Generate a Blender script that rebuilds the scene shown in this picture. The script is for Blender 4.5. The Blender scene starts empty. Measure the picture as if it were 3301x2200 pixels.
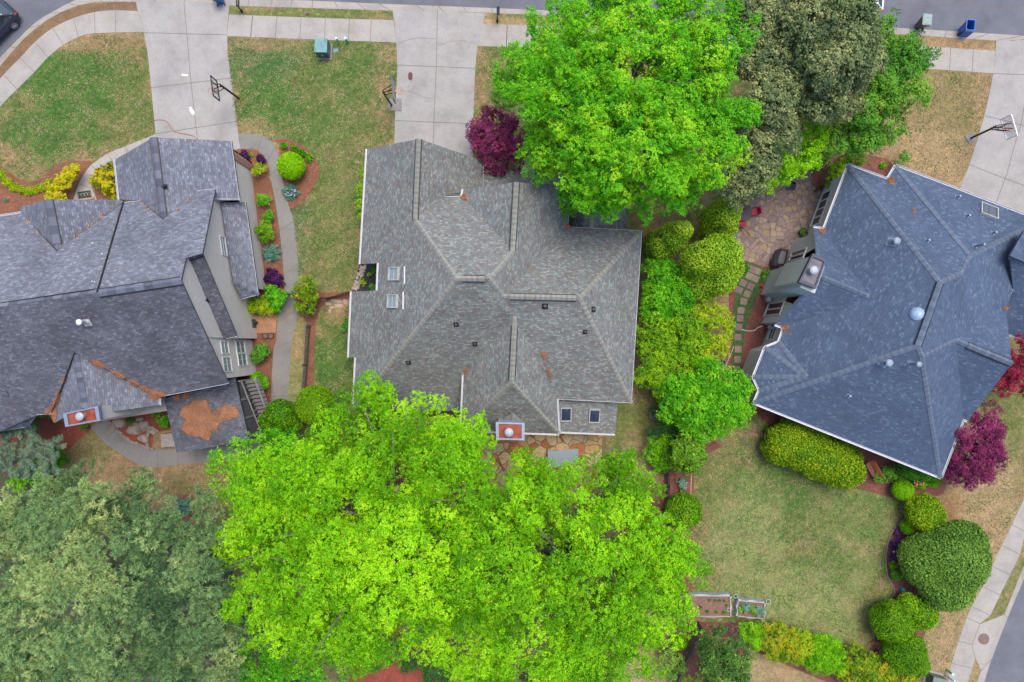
import bpy, math, random
import numpy as np
from mathutils import Vector
from mathutils.bvhtree import BVHTree

# ------------------------------------------------------------------ camera, world, sun, exposure
scene = bpy.context.scene
H = 50.0                       # height of the drone above the lawn
K = 44.013                     # photograph pixels per metre at ground level
cam_d = bpy.data.cameras.new("camera"); cam = bpy.data.objects.new("camera", cam_d)
scene.collection.objects.link(cam)
cam.location = (0, 0, H); cam.rotation_euler = (0, 0, 0)
cam_d.sensor_width = 36.0; cam_d.lens = 24.0; cam_d.clip_start = 0.5; cam_d.clip_end = 3000
scene.camera = cam
world = bpy.data.worlds.new("World"); scene.world = world; world.use_nodes = True
wn = world.node_tree.nodes; bg = wn["Background"]
SUN_EL, SUN_AZ = math.radians(72), math.radians(28)      # azimuth clockwise from image-up (+y)
sky = wn.new("ShaderNodeTexSky"); sky.sky_type = 'NISHITA'; sky.sun_disc = False
sky.sun_elevation = SUN_EL; sky.sun_rotation = SUN_AZ; sky.air_density = 1.0; sky.dust_density = 3.0; sky.ozone_density = 1.0
world.node_tree.links.new(sky.outputs[0], bg.inputs[0]); bg.inputs[1].default_value = 0.15
sun_d = bpy.data.lights.new("sun", 'SUN'); sun_d.energy = 1.5; sun_d.angle = math.radians(32); sun_d.color = (1.0, 0.94, 0.86)
sun = bpy.data.objects.new("sun", sun_d); scene.collection.objects.link(sun)
sdir = Vector((math.sin(SUN_AZ)*math.cos(SUN_EL), math.cos(SUN_AZ)*math.cos(SUN_EL), math.sin(SUN_EL)))
sun.rotation_euler = sdir.to_track_quat('Z', 'Y').to_euler()
scene.view_settings.view_transform = 'Standard'; scene.view_settings.look = 'None'
scene.view_settings.exposure = 0.88; scene.view_settings.gamma = 1.0

# ------------------------------------------------------------------ helpers: positions
CX0 = (0, 800, 1600, 2401); RY0 = (0, 500, 1050, 1600)
def Q(r, c, pts):
    """survey coordinates read off an enlarged tile -> survey coordinates of the whole site"""
    return [(CX0[c] + x/2.6133, RY0[r] + y/2.6133) for x, y in pts]
def P(p, z=0.0):
    s = (H - z)/H/K
    return Vector(((p[0]-1650.5)*s, -(p[1]-1100)*s, z))
def PX(x, y, z=0.0): return P((x, y), z)
def MT(tx, ty, z=0.0): return Vector((tx/K, -ty/K, z))
def ray(p):
    d = Vector(((p[0]-1650.5)/K, -(p[1]-1100)/K, -H)); return d

# ------------------------------------------------------------------ helpers: objects
COL = scene.collection
def tag(o, label=None, cat=None, group=None, kind=None):
    if label: o['label'] = label
    if cat: o['category'] = cat
    if group: o['group'] = group
    if kind: o['kind'] = kind
    return o
def empty(name, loc, label, cat, group=None, rz=0.0):
    o = bpy.data.objects.new(name, None); COL.objects.link(o)
    o.location = loc; o.rotation_euler = (0, 0, rz); o.empty_display_size = 0.3
    return tag(o, label, cat, group)
def root_loc(o):
    v = Vector((0, 0, 0))
    while o is not None:
        v += Vector(o.location); o = o.parent
    return v
class MB:
    def __init__(s): s.v = []; s.f = []; s.uv = None
    def add(s, vs, fs):
        b = len(s.v); s.v += [tuple(v) for v in vs]; s.f += [tuple(i+b for i in f) for f in fs]; return s
    def box(s, c, size, rz=0.0, bev=0.0):
        x, y, z = [d/2 for d in size]; cr, sr = math.cos(rz), math.sin(rz); vs = []
        if bev > 0:
            b = min(bev, x*.9, y*.9, z*.9)
            for zz, q in ((-z, b), (-z+b, 0), (z-b, 0), (z, b)):
                X, Y = x-q, y-q; k = b*.7
                for px, py in ((-X+k, -Y), (X-k, -Y), (X, -Y+k), (X, Y-k), (X-k, Y), (-X+k, Y), (-X, Y-k), (-X, -Y+k)):
                    vs.append((c[0]+px*cr-py*sr, c[1]+px*sr+py*cr, c[2]+zz))
            fs = [tuple(range(7, -1, -1)), tuple(range(24, 32))]
            for l in range(3):
                for i in range(8):
                    j = (i+1) % 8; fs.append((l*8+i, l*8+j, l*8+8+j, l*8+8+i))
            return s.add(vs, fs)
        for zz in (-z, z):
            for px, py in ((-x, -y), (x, -y), (x, y), (-x, y)):
                vs.append((c[0]+px*cr-py*sr, c[1]+px*sr+py*cr, c[2]+zz))
        return s.add(vs, [(3, 2, 1, 0), (4, 5, 6, 7), (0, 1, 5, 4), (1, 2, 6, 5), (2, 3, 7, 6), (3, 0, 4, 7)])
    def prism(s, poly, z0, z1):
        n = len(poly)
        a = sum(poly[i][0]*poly[(i+1) % n][1]-poly[(i+1) % n][0]*poly[i][1] for i in range(n))
        if a < 0: poly = poly[::-1]
        vs = [(p[0], p[1], z0) for p in poly]+[(p[0], p[1], z1) for p in poly]
        return s.add(vs, [tuple(range(n-1, -1, -1)), tuple(range(n, 2*n))]+[(i, (i+1) % n, n+(i+1) % n, n+i) for i in range(n)])
    def tube(s, pts, rad, seg=8, caps=True):
        pts = [Vector(p) for p in pts]; n = len(pts)
        if not hasattr(rad, '__len__'): rad = [rad]*n
        vs = []; prev = None
        for i, p in enumerate(pts):
            t = (pts[min(i+1, n-1)]-pts[max(i-1, 0)])
            t = t.normalized() if t.length > 1e-9 else Vector((0, 0, 1))
            if prev is None:
                a = Vector((0, 0, 1)) if abs(t.z) < .9 else Vector((1, 0, 0)); u = t.cross(a).normalized()
            else:
                u = (prev-t*prev.dot(t)); u = u.normalized() if u.length > 1e-6 else t.orthogonal().normalized()
            prev = u; w = t.cross(u)
            for k in range(seg):
                a = 2*math.pi*k/seg; vs.append(p+(u*math.cos(a)+w*math.sin(a))*rad[i])
        fs = [(i*seg+k, i*seg+(k+1) % seg, (i+1)*seg+(k+1) % seg, (i+1)*seg+k) for i in range(n-1) for k in range(seg)]
        if caps: fs += [tuple(range(seg-1, -1, -1)), tuple(range((n-1)*seg, n*seg))]
        return s.add(vs, fs)
    def lathe(s, c, prof, seg=20):
        """prof: list of (radius, z)"""
        vs = [(c[0]+r*math.cos(2*math.pi*k/seg), c[1]+r*math.sin(2*math.pi*k/seg), c[2]+z) for r, z in prof for k in range(seg)]
        n = len(prof)
        fs = [(i*seg+k, i*seg+(k+1) % seg, (i+1)*seg+(k+1) % seg, (i+1)*seg+k) for i in range(n-1) for k in range(seg)]
        fs += [tuple(range(seg-1, -1, -1)), tuple(range((n-1)*seg, n*seg))]
        return s.add(vs, fs)
    def torus(s, c, R, r, seg=24, rs=6, normal=(0, 0, 1)):
        n = Vector(normal).normalized(); u = n.orthogonal().normalized(); w = n.cross(u); c = Vector(c); vs = []
        for i in range(seg):
            a = 2*math.pi*i/seg; d = u*math.cos(a)+w*math.sin(a)
            for k in range(rs):
                b = 2*math.pi*k/rs; vs.append(c+d*(R+r*math.cos(b))+n*r*math.sin(b))
        return s.add(vs, [(i*rs+k, i*rs+(k+1) % rs, ((i+1) % seg)*rs+(k+1) % rs, ((i+1) % seg)*rs+k) for i in range(seg) for k in range(rs)])
    def ellip(s, c, r, seg=16, rings=10, jit=0.0, rnd=random):
        vs = []
        for i in range(rings+1):
            t = math.pi*i/rings
            for k in range(seg):
                a = 2*math.pi*k/seg; j = 1+rnd.uniform(-jit, jit)
                vs.append((c[0]+r[0]*math.sin(t)*math.cos(a)*j, c[1]+r[1]*math.sin(t)*math.sin(a)*j, c[2]-r[2]*math.cos(t)*j))
        return s.add(vs, [(i*seg+k, i*seg+(k+1) % seg, (i+1)*seg+(k+1) % seg, (i+1)*seg+k) for i in range(rings) for k in range(seg)])
    def build(s, name, mat, parent=None, smooth=False, local=False):
        me = bpy.data.meshes.new(name)
        off = root_loc(parent) if (parent is not None and not local) else Vector((0, 0, 0))
        me.from_pydata([(v[0]-off.x, v[1]-off.y, v[2]-off.z) for v in s.v], [], s.f)
        if s.uv is not None:
            uvl = me.uv_layers.new(name="UVMap")
            k = 0
            for poly, uvs in zip(me.polygons, s.uv):
                for j, li in enumerate(poly.loop_indices): uvl.data[li].uv = uvs[j]
        me.materials.append(mat)
        if smooth: me.polygons.foreach_set("use_smooth", [True]*len(me.polygons))
        me.update()
        o = bpy.data.objects.new(name, me); COL.objects.link(o)
        if parent is not None: o.parent = parent
        return o
def copy_tree(o, parent=None, top=True):
    c = o.copy(); COL.objects.link(c)
    if parent is not None: c.parent = parent
    for ch in list(o.children): copy_tree(ch, c, False)
    return c

# ------------------------------------------------------------------ helpers: materials
MATS = {}
class NT:
    def __init__(s, name):
        s.m = bpy.data.materials.new(name); s.m.use_nodes = True; s.t = s.m.node_tree; s.n = s.t.nodes
        s.b = s.n["Principled BSDF"]; s.out = s.n["Material Output"]
    def N(s, t, **kw):
        n = s.n.new(t)
        for k, v in kw.items():
            if k.startswith('i_'):
                key = k[2:]; key = int(key) if key.isdigit() else key
                n.inputs[key].default_value = v
            else: setattr(n, k, v)
        return n
    def L(s, a, b): s.t.links.new(a, b)
    def ramp(s, fac, stops, interp='LINEAR'):
        r = s.n.new("ShaderNodeValToRGB"); r.color_ramp.interpolation = interp
        e = r.color_ramp.elements
        while len(e) < len(stops): e.new(0.5)
        for q, (pos, col) in zip(e, stops): q.position = pos; q.color = (*col, 1)
        if fac is not None: s.L(fac, r.inputs[0])
        return r.outputs[0]
    def mix(s, fac, a, b, mode='MIX'):
        m = s.n.new("ShaderNodeMixRGB"); m.blend_type = mode
        for i, x in enumerate((fac, a, b)):
            if isinstance(x, bpy.types.NodeSocket): s.L(x, m.inputs[i])
            elif i == 0: m.inputs[0].default_value = x
            else: m.inputs[i].default_value = (*x, 1)
        return m.outputs[0]
    def math(s, op, a, b=0.0, clamp=False):
        m = s.n.new("ShaderNodeMath"); m.operation = op; m.use_clamp = clamp
        for i, x in enumerate((a, b)):
            if isinstance(x, bpy.types.NodeSocket): s.L(x, m.inputs[i])
            else: m.inputs[i].default_value = x
        return m.outputs[0]
    def mr(s, v, a, b, c=0.0, d=1.0, smooth=False):
        m = s.n.new("ShaderNodeMapRange"); m.interpolation_type = 'SMOOTHSTEP' if smooth else 'LINEAR'
        s.L(v, m.inputs[0])
        for i, x in enumerate((a, b, c, d)): m.inputs[i+1].default_value = x
        return m.outputs[0]
    def pos(s):
        g = s.n.new("ShaderNodeNewGeometry"); return g.outputs['Position']
    def noise(s, vec, scale, detail=4, rough=.6, dist=0.0):
        n = s.n.new("ShaderNodeTexNoise"); n.inputs['Scale'].default_value = scale; n.inputs['Detail'].default_value = detail
        n.inputs['Roughness'].default_value = rough; n.inputs['Distortion'].default_value = dist
        if vec is not None: s.L(vec, n.inputs['Vector'])
        return n.outputs[0]
    def bump(s, h, strength, dist):
        b = s.n.new("ShaderNodeBump"); b.inputs['Strength'].default_value = strength; b.inputs['Distance'].default_value = dist
        s.L(h, b.inputs['Height']); s.L(b.outputs[0], s.b.inputs['Normal'])
    def col(s, c):
        s.L(c, s.b.inputs['Base Color'])
    def rough(s, r): s.b.inputs['Roughness'].default_value = r; return s
def plain(name, c, rough=.6, metal=0.0, var=.18, scale=6.0, bump=0.0):
    if name in MATS: return MATS[name]
    t = NT(name); t.rough(rough); t.b.inputs['Metallic'].default_value = metal
    tc = t.N("ShaderNodeTexCoord").outputs['Object']
    n = t.noise(tc, scale, 5)
    t.col(t.ramp(n, [(.3, tuple(max(0, x*(1-var)) for x in c)), (.7, tuple(min(1, x*(1+var)) for x in c))]))
    if bump: t.bump(n, bump, .02)
    MATS[name] = t.m; return t.m

def shingles(name, stops, brick=(.30, .145), bands=(.9, 1.08), mortar=.45, gain=1.0):
    t = NT(name); t.rough(.9); t.b.inputs['Specular IOR Level'].default_value = .25
    uv = t.N("ShaderNodeUVMap").outputs[0]
    b = t.N("ShaderNodeTexBrick"); t.L(uv, b.inputs['Vector'])
    b.inputs['Color1'].default_value = (0, 0, 0, 1); b.inputs['Color2'].default_value = (1, 1, 1, 1); b.inputs['Mortar'].default_value = (.5, .5, .5, 1)
    b.inputs['Scale'].default_value = 1.0; b.inputs['Mortar Size'].default_value = .009; b.inputs['Mortar Smooth'].default_value = .2
    b.inputs['Brick Width'].default_value = brick[0]; b.inputs['Row Height'].default_value = brick[1]; b.offset = .37; b.squash = 1.0
    nj = t.noise(uv, 3.2, 3)
    f = t.math('ADD', b.outputs['Color'], t.mr(nj, .3, .7, -.1, .1), True)
    c = t.ramp(f, stops, 'CONSTANT' if len(stops) > 4 else 'LINEAR')
    big = t.noise(t.pos(), .35, 5, .62)
    stk = t.noise(uv, .9, 6, .7); c = t.mix(1.0, c, tuple([gain]*3), 'MULTIPLY'); c = t.mix(1.0, c, t.ramp(stk, [(.3, (.86,.87,.9)), (.7, (1.12,1.1,1.08))]), 'MULTIPLY'); c = t.mix(1.0, c, t.ramp(big, [(.3, (bands[0],)*3), (.7, (bands[1],)*3)]), 'MULTIPLY')
    gr = t.noise(t.pos(), 26, 3)
    c = t.mix(1.0, c, t.ramp(gr, [(.3, (.82,)*3), (.7, (1.16,)*3)]), 'MULTIPLY')
    # thin darker joint around each tab; the step between courses is bump
    c = t.mix(b.outputs['Fac'], c, t.mix(1.0, c, (mortar,)*3, 'MULTIPLY'))
    t.col(c)
    sp = t.N("ShaderNodeSeparateXYZ"); t.L(uv, sp.inputs[0])
    saw = t.math('FRACT', t.math('DIVIDE', sp.outputs[1], brick[1]))
    hgt = t.math('ADD', t.math('MULTIPLY', t.math('SUBTRACT', 1.0, saw), .6), t.math('MULTIPLY', b.outputs['Color'], .5))
    t.bump(hgt, .7, .02)
    return t.m

def leafmat(name, stops, trans=.35, rough=.55):
    t = NT(name); t.rough(rough); t.b.inputs['Specular IOR Level'].default_value = .12
    a = t.N("ShaderNodeAttribute", attribute_name="tint").outputs['Fac']
    c = t.ramp(a, stops); t.col(c)
    tr = t.N("ShaderNodeBsdfTranslucent"); t.L(t.mix(1.0, c, (1.05, 1.05, .3), 'MULTIPLY'), tr.inputs[0])
    m = t.N("ShaderNodeMixShader"); m.inputs[0].default_value = trans*.62
    t.L(t.b.outputs[0], m.inputs[1]); t.L(tr.outputs[0], m.inputs[2]); t.L(m.outputs[0], t.out.inputs[0])
    return t.m
# ------------------------------------------------------------------ the setting: ground, lawn, streets, concrete
def grass_material():
    t = NT("grass"); t.rough(.95); t.b.inputs['Specular IOR Level'].default_value = .15
    pos = t.pos(); sp = t.N("ShaderNodeSeparateXYZ"); t.L(pos, sp.inputs[0])
    wob = t.noise(pos, .55, 6, .68)
    fine = t.noise(pos, 3.4, 8, .85, .5); blade = t.noise(pos, 8, 5, .85, 1.5)
    GREEN, OLIVE, TAN, BROWN, LUSH, SOIL = (.042,.125,.02), (.11,.14,.04), (.31,.225,.125), (.26,.17,.095), (.035,.12,.035), (.25,.115,.055)
    PALE = (.18,.215,.075)
    # spots: survey x, y, radius x, radius y, colour, strength : how the turf really varies (dormant, lush, worn)
    spots = [
     (250,300,330,230,OLIVE,1), (230,260,230,130,GREEN,.85), (150,420,190,100,GREEN,.8), (440,330,70,190,OLIVE,.8),
     (250,130,260,40,BROWN,.8), (60,330,70,50,OLIVE,.6),
     (1000,240,270,260,OLIVE,1), (850,200,120,110,LUSH,.7), (880,330,110,90,GREEN,.8), (1010,460,80,160,GREEN,.55), (1120,330,110,160,OLIVE,.8), (1120,200,140,130,GREEN,.45), (1080,420,60,60,GREEN,.5), (1130,560,60,160,OLIVE,.9), (1100,800,50,120,OLIVE,.6),
     (960,720,70,150,LUSH,.75), (1080,700,100,260,OLIVE,.9), (870,130,120,40,BROWN,.7), (840,440,60,60,TAN,.5),
     (1680,240,110,260,OLIVE,.8), (1700,340,60,90,PALE,.6), (1750,80,300,25,TAN,.9),
     (3000,380,330,330,BROWN,.95), (3050,350,120,160,OLIVE,.45), (2980,480,140,90,TAN,.8), (3060,150,180,18,BROWN,.8), (3100,580,90,80,TAN,.7),
     (2560,1740,400,420,OLIVE,.9), (2480,1620,170,140,GREEN,.6), (2700,1880,140,150,GREEN,.5), (2400,1760,140,200,PALE,.8), (2620,1980,230,140,PALE,.9),
     (2780,1720,110,150,PALE,.5), (2780,1660,90,90,GREEN,.4), (2500,1450,160,60,OLIVE,.6),
     (3180,1600,110,330,TAN,.8), (3150,1420,160,110,OLIVE,.7), (3230,1300,80,110,OLIVE,.9), (3050,2050,160,260,TAN,.75), (3060,1640,50,60,SOIL,.5),
     (2560,2140,330,70,TAN,.7), (2560,2120,120,50,BROWN,.6), (3230,1950,60,120,OLIVE,.5),
     (480,1500,360,130,BROWN,.95), (300,1440,110,50,OLIVE,.5), (600,1560,120,60,OLIVE,.35), (960,1180,50,160,PALE,.6), (960,1120,30,60,BROWN,.6), (1080,1180,75,170,GREEN,.85),
     (1110,1010,60,50,BROWN,.5), (2040,1380,90,110,OLIVE,.9), (2070,1440,60,70,BROWN,.5), (2000,2160,160,70,TAN,.9),
     (1060,130,330,14,OLIVE,.2), (1000,45,330,14,OLIVE,.7),(120,180,300,250,BROWN,.0)]
    c = t.ramp(wob, [(.38, OLIVE), (.62, BROWN)])
    for (x, y, rx, ry, colr, st) in spots:
        if st <= 0: continue
        dx = t.math('MULTIPLY', t.math('SUBTRACT', sp.outputs[0], (x-1650.5)/K), K/rx)
        dy = t.math('MULTIPLY', t.math('ADD', sp.outputs[1], (y-1100)/K), K/ry)
        d = t.math('ADD', t.math('MULTIPLY', dx, dx), t.math('MULTIPLY', dy, dy))
        d = t.math('ADD', d, t.math('MULTIPLY', t.math('SUBTRACT', wob, .5), 3.6))
        d = t.math('ADD', d, t.math('MULTIPLY', t.math('SUBTRACT', fine, .5), 2.6))
        c = t.mix(t.mr(d, .35, 1.35, st, 0, True), c, colr)
    # individual straw-coloured and green blades, and small worn patches
    c = t.mix(t.mr(fine, .53, .59, 0, .5), c, (.33,.25,.15))
    c = t.mix(t.mr(fine, .46, .40, 0, .5), c, (.07,.105,.03))
    c = t.mix(1.0, c, t.ramp(blade, [(.34, (.48,.52,.48)), (.5, (1,1,1)), (.66, (1.55,1.5,1.42))]), 'MULTIPLY')
    md = t.noise(pos, 1.3, 6, .75, .3)
    c = t.mix(1.0, c, t.ramp(md, [(.36, (.74,.78,.74)), (.5, (1,1,1)), (.64, (1.26,1.2,1.14))]), 'MULTIPLY')
    t.col(c); t.bump(blade, .8, .06)
    return t.m
M_GRASS = grass_material()

def concrete(name, base, warm=.5):
    t = NT(name); t.rough(.85); pos = t.pos()
    a = t.noise(pos, .5, 6, .7); b = t.noise(pos, 3.5, 5, .7); g = t.noise(pos, 30, 3)
    c = t.ramp(a, [(.28, tuple(x*.74 for x in base)), (.5, base), (.72, tuple(min(.9, x*1.16) for x in base))])
    c = t.mix(t.mr(b, .5, .75, 0, .45), c, (base[0]*.72, base[1]*.68, base[2]*.62))
    st = t.noise(pos, .9, 4, .6, .6)
    c = t.mix(t.mr(st, .56, .74, 0, warm), c, (base[0]*.95, base[1]*.74, base[2]*.5))
    c = t.mix(1.0, c, t.ramp(g, [(.3, (.88,)*3), (.7, (1.1,)*3)]), 'MULTIPLY')
    t.col(c); t.bump(g, .3, .01); return t.m
M_CONC = concrete("concrete", (.28,.268,.255), .3)
M_CONC_W = concrete("sidewalk_concrete", (.30,.28,.255), .5)
M_CONC_D = concrete("weathered_concrete", (.18,.17,.16), .5)
M_KERB = concrete("kerb_concrete", (.29,.265,.24), .4)
M_JOINT = plain("joint_dirt", (.135,.12,.105), .95)
def asphalt():
    t = NT("asphalt"); t.rough(.9); pos = t.pos()
    a = t.noise(pos, .4, 6, .7); g = t.noise(pos, 24, 4, .8)
    c = t.ramp(a, [(.3, (.085,.09,.11)), (.7, (.135,.14,.165))])
    c = t.mix(1.0, c, t.ramp(g, [(.3, (.72,)*3), (.7, (1.25,)*3)]), 'MULTIPLY')
    t.col(c); t.bump(g, .4, .015); return t.m
M_ROAD = asphalt()
def mulchmat(name, c1, c2, c3, needles=60):
    t = NT(name); t.rough(.95); pos = t.pos()
    a = t.noise(pos, 9, 6, .8, 1.5); b = t.noise(pos, 1.1, 5, .7)
    c = t.ramp(a, [(.32, c1), (.5, c2), (.68, c3)])
    c = t.mix(1.0, c, t.ramp(b, [(.3, (.72,.72,.78)), (.7, (1.15,1.1,1.05))]), 'MULTIPLY')
    t.col(c); t.bump(a, 1.0, .06); return t.m
M_STRAW = mulchmat("pine_straw", (.085,.03,.016), (.20,.08,.045), (.34,.165,.095))
M_MULCH = mulchmat("dark_red_mulch", (.065,.022,.016), (.17,.06,.045), (.30,.14,.10))
M_LITTER = mulchmat('leaf_litter', (.025,.03,.018), (.055,.06,.03), (.12,.10,.055))
M_RED = mulchmat("red_soil", (.12,.02,.012), (.26,.055,.035), (.36,.12,.07))
M_BLACK = mulchmat("black_mulch", (.012,.012,.016), (.03,.03,.036), (.07,.065,.07))
M_SOIL = mulchmat("garden_soil", (.12,.06,.045), (.21,.12,.095), (.29,.18,.14))
M_GRAVEL = mulchmat("orange_earth", (.24,.11,.055), (.38,.2,.11), (.46,.28,.17))
def flagstone(name, cols, scale, crack):
    t = NT(name); t.rough(.85); pos = t.pos()
    w = t.N("ShaderNodeVectorMath", operation='MULTIPLY_ADD'); 
    nz = t.N("ShaderNodeTexNoise"); nz.inputs['Scale'].default_value = 1.2; t.L(pos, nz.inputs['Vector'])
    t.L(nz.outputs['Color'], w.inputs[0]); w.inputs[1].default_value = (.35, .35, 0); t.L(pos, w.inputs[2])
    sc = t.N("ShaderNodeVectorMath", operation='MULTIPLY'); t.L(w.outputs[0], sc.inputs[0]); sc.inputs[1].default_value = (1, 1, 0)
    v = t.N("ShaderNodeTexVoronoi", feature='F1'); v.inputs['Scale'].default_value = scale; t.L(sc.outputs[0], v.inputs['Vector'])
    e = t.N("ShaderNodeTexVoronoi", feature='DISTANCE_TO_EDGE'); e.inputs['Scale'].default_value = scale; t.L(sc.outputs[0], e.inputs['Vector'])
    sp = t.N("ShaderNodeSeparateColor"); t.L(v.outputs['Color'], sp.inputs[0])
    c = t.ramp(sp.outputs[0], cols, 'CONSTANT')
    n = t.noise(pos, 4, 5, .7)
    c = t.mix(1.0, c, t.ramp(n, [(.3, (.75,)*3), (.7, (1.2,)*3)]), 'MULTIPLY')
    c = t.mix(t.mr(e.outputs['Distance'], .02, .045, 1, 0), c, crack)
    t.col(c); t.bump(t.mr(e.outputs['Distance'], 0, .08), .5, .03); return t.m
M_FLAG = flagstone("flagstone", [(0, (.22,.155,.13)), (.25, (.17,.12,.115)), (.45, (.26,.195,.15)), (.65, (.19,.14,.14)), (.85, (.24,.175,.105))], 2.3, (.10,.075,.055))
M_FLAG2 = flagstone("orange_flagstone", [(0, (.42,.30,.16)), (.3, (.38,.24,.10)), (.5, (.30,.11,.035)), (.7, (.33,.27,.17)), (.85, (.36,.13,.04))], 1.4, (.16,.10,.05))

def smooth(pts, n=4, closed=False):
    """Catmull-Rom"""
    out = []; m = len(pts)
    rng = range(m) if closed else range(m-1)
    for i in rng:
        if closed: p0, p1, p2, p3 = pts[(i-1) % m], pts[i], pts[(i+1) % m], pts[(i+2) % m]
        else: p0, p1, p2, p3 = pts[max(i-1, 0)], pts[i], pts[i+1], pts[min(i+2, m-1)]
        for k in range(n):
            t = k/n
            out.append(tuple(.5*((2*p1[j])+(-p0[j]+p2[j])*t+(2*p0[j]-5*p1[j]+4*p2[j]-p3[j])*t*t+(-p0[j]+3*p1[j]-3*p2[j]+p3[j])*t**3) for j in range(2)))
    if not closed: out.append(tuple(pts[-1]))
    return out
SLABN = [0]
def slab(name, poly, z1, mat, z0=-.13, parent=None, n=0):
    if name in ('mulch_bed', 'ground_cover', 'worn_earth', 'tree_ring'): SLABN[0] += 1; z1 += SLABN[0]*.0011
    if n: poly = smooth(poly, n, True)
    m = MB(); m.prism([(P(p).x, P(p).y) for p in poly], z0, z1)
    o = m.build(name, mat, parent)
    if parent is None: o['kind'] = 'structure'
    return o
def ribbon(name, A, B, z, mat, z0=None, sm=3):
    """strip between two survey lines of equal length"""
    if sm: A, B = smooth(A, sm), smooth(B, sm)
    m = MB(); n = len(A)
    z0 = z-.14 if z0 is None else z0
    a = [P(p) for p in A]; b = [P(p) for p in B]
    vs = [(p.x, p.y, z) for p in a]+[(p.x, p.y, z) for p in b]+[(p.x, p.y, z0) for p in a]+[(p.x, p.y, z0) for p in b]
    fs = []
    flip = ((a[1]-a[0]).to_2d().cross((b[0]-a[0]).to_2d())) < 0
    for i in range(n-1):
        q = [(i, i+1, n+i+1, n+i), (2*n+i+1, 2*n+i, 3*n+i, 3*n+i+1), (2*n+i, 2*n+i+1, i+1, i), (n+i, n+i+1, 3*n+i+1, 3*n+i)]
        fs += [tuple(reversed(x)) if flip else x for x in q]
    m.add(vs, fs); o = m.build(name, mat); o['kind'] = 'structure'; return o
def strips(name, lines, z, w, mat, parent, wob=0.0, seed=1):
    rnd = random.Random(seed); m = MB()
    for ln in lines:
        pts = [P(p) for p in ln]
        if wob:
            q = []
            for i in range(len(pts)-1):
                for k in range(5): q.append(pts[i].lerp(pts[i+1], k/5)+Vector((rnd.uniform(-wob, wob), rnd.uniform(-wob, wob), 0)))
            pts = q+[pts[-1]]
        L_, R_ = [], []
        for i, p in enumerate(pts):
            t = (pts[min(i+1, len(pts)-1)]-pts[max(i-1, 0)]).to_2d().normalized(); nrm = Vector((-t.y, t.x, 0))*w/2
            L_.append(p+nrm); R_.append(p-nrm)
        n = len(pts)
        m.add([(p.x, p.y, z) for p in L_+R_], [(n+i, n+i+1, i+1, i) for i in range(n-1)])
    return m.build(name, mat, parent)

g = MB(); g.add([(-900,-900,-.15), (900,-900,-.15), (900,900,-.15), (-900,900,-.15)], [(0,1,2,3)])
S_ground = g.build("ground", M_GRASS); S_ground['kind'] = 'structure'

# kerb lines of the top street (road side, back side) from left to right
road_side = [(-330,560),(-200,420),(-60,250)] + Q(0,0,[(0,470),(120,345),(300,175),(470,75),(610,2)]) + [(300,-16),(500,-22),(800,-8),(1006,0),(1221,9.6),(1412,17),(1700,28.7),(2200,53),(2700,78),(2937,90),(3301,113),(3600,130)]
back_side = [(-300,600),(-170,450),(-45,270)] + Q(0,0,[(0,560),(200,330),(400,170),(560,85),(720,35)]) + [(330,7),(500,9),(800,21),(1006,27),(1259,35),(1430,38),(1700,48),(2200,75),(2700,100),(2952,115),(3210,132),(3301,137),(3600,152)]
while len(back_side) < len(road_side): back_side.insert(-1, (3450,145))
while len(road_side) < len(back_side): road_side.insert(-1, (3450,122))
# right-hand street
rs2 = [(3560,1300)] + Q(3,3,[(2500,400),(2352,730),(2225,1030),(2090,1380),(2030,1568)]) + [(3140,2330),(3110,2480)]
bs2 = [(3520,1270)] + Q(3,3,[(2460,330),(2352,580),(2185,995),(1990,1470),(1960,1568)]) + [(3115,2330),(3085,2480)]
# lawn slab bounded by the kerbs
lawn_poly = smooth(back_side, 3) + [(3640,900)] + smooth(bs2, 3) + [(-330,2480)]
slab("lawn", lawn_poly, 0.0, M_GRASS)
slab("road", [(-6000,9000),(-500,700)]+smooth(road_side, 3)+[(9000,400),(9000,-150),(3700,-400),(-500,-400),(-1200,200),(-6500,8500)], -.135, M_ROAD, -.148)
slab("road", smooth(rs2, 3)+[(2600,6000),(3300,6000),(3900,2480),(3950,1200),(3900,400),(3620,380)], -.135, M_ROAD, -.148)
# kerb with a gutter pan (low) and an upright back (step)
def kerb(rs, bs, joints):
    A, B = smooth(rs, 3), smooth(bs, 3)
    m = MB(); n = min(len(A), len(B)); A = A[:n]; B = B[:n]
    ring = []
    for a, b in zip(A, B):
        pa, pb = P(a), P(b)
        def at(t, z): q = pa.lerp(pb, t); return (q.x, q.y, z)
        ring.append([at(0,-.145), at(0,-.125), at(.62,-.10), at(.76,.0), at(.8,.012), at(1,.012), at(1,-.145)])
    vs = [v for r in ring for v in r]; fs = []
    for i in range(n-1):
        for k in range(6): fs.append((i*7+k, (i+1)*7+k, (i+1)*7+k+1, i*7+k+1))
    m.add(vs, fs); o = m.build("kerb", M_KERB); o['kind'] = 'structure'
    lines = []; acc = 0
    for i in range(1, n):
        acc += math.dist(A[i], A[i-1])
        if acc > joints: lines.append([A[i], B[i]]); acc = 0
    jm = MB()
    for a, b in lines:
        pa, pb = P(a), P(b); t = (pb-pa).to_2d().normalized(); nn = Vector((-t.y, t.x))*.018
        prof = [(0,-.119), (.62,-.094), (.76,.006), (.8,.018), (1,.018)]
        vs = []
        for f, z in prof:
            q = pa.lerp(pb, f); vs += [(q.x+nn.x, q.y+nn.y, z), (q.x-nn.x, q.y-nn.y, z)]
        jm.add(vs, [(2*k, 2*k+1, 2*k+3, 2*k+2) for k in range(4)])
    if lines: jm.build("joint", M_JOINT, o)
    return o
kerb(road_side, back_side, 62)
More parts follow.
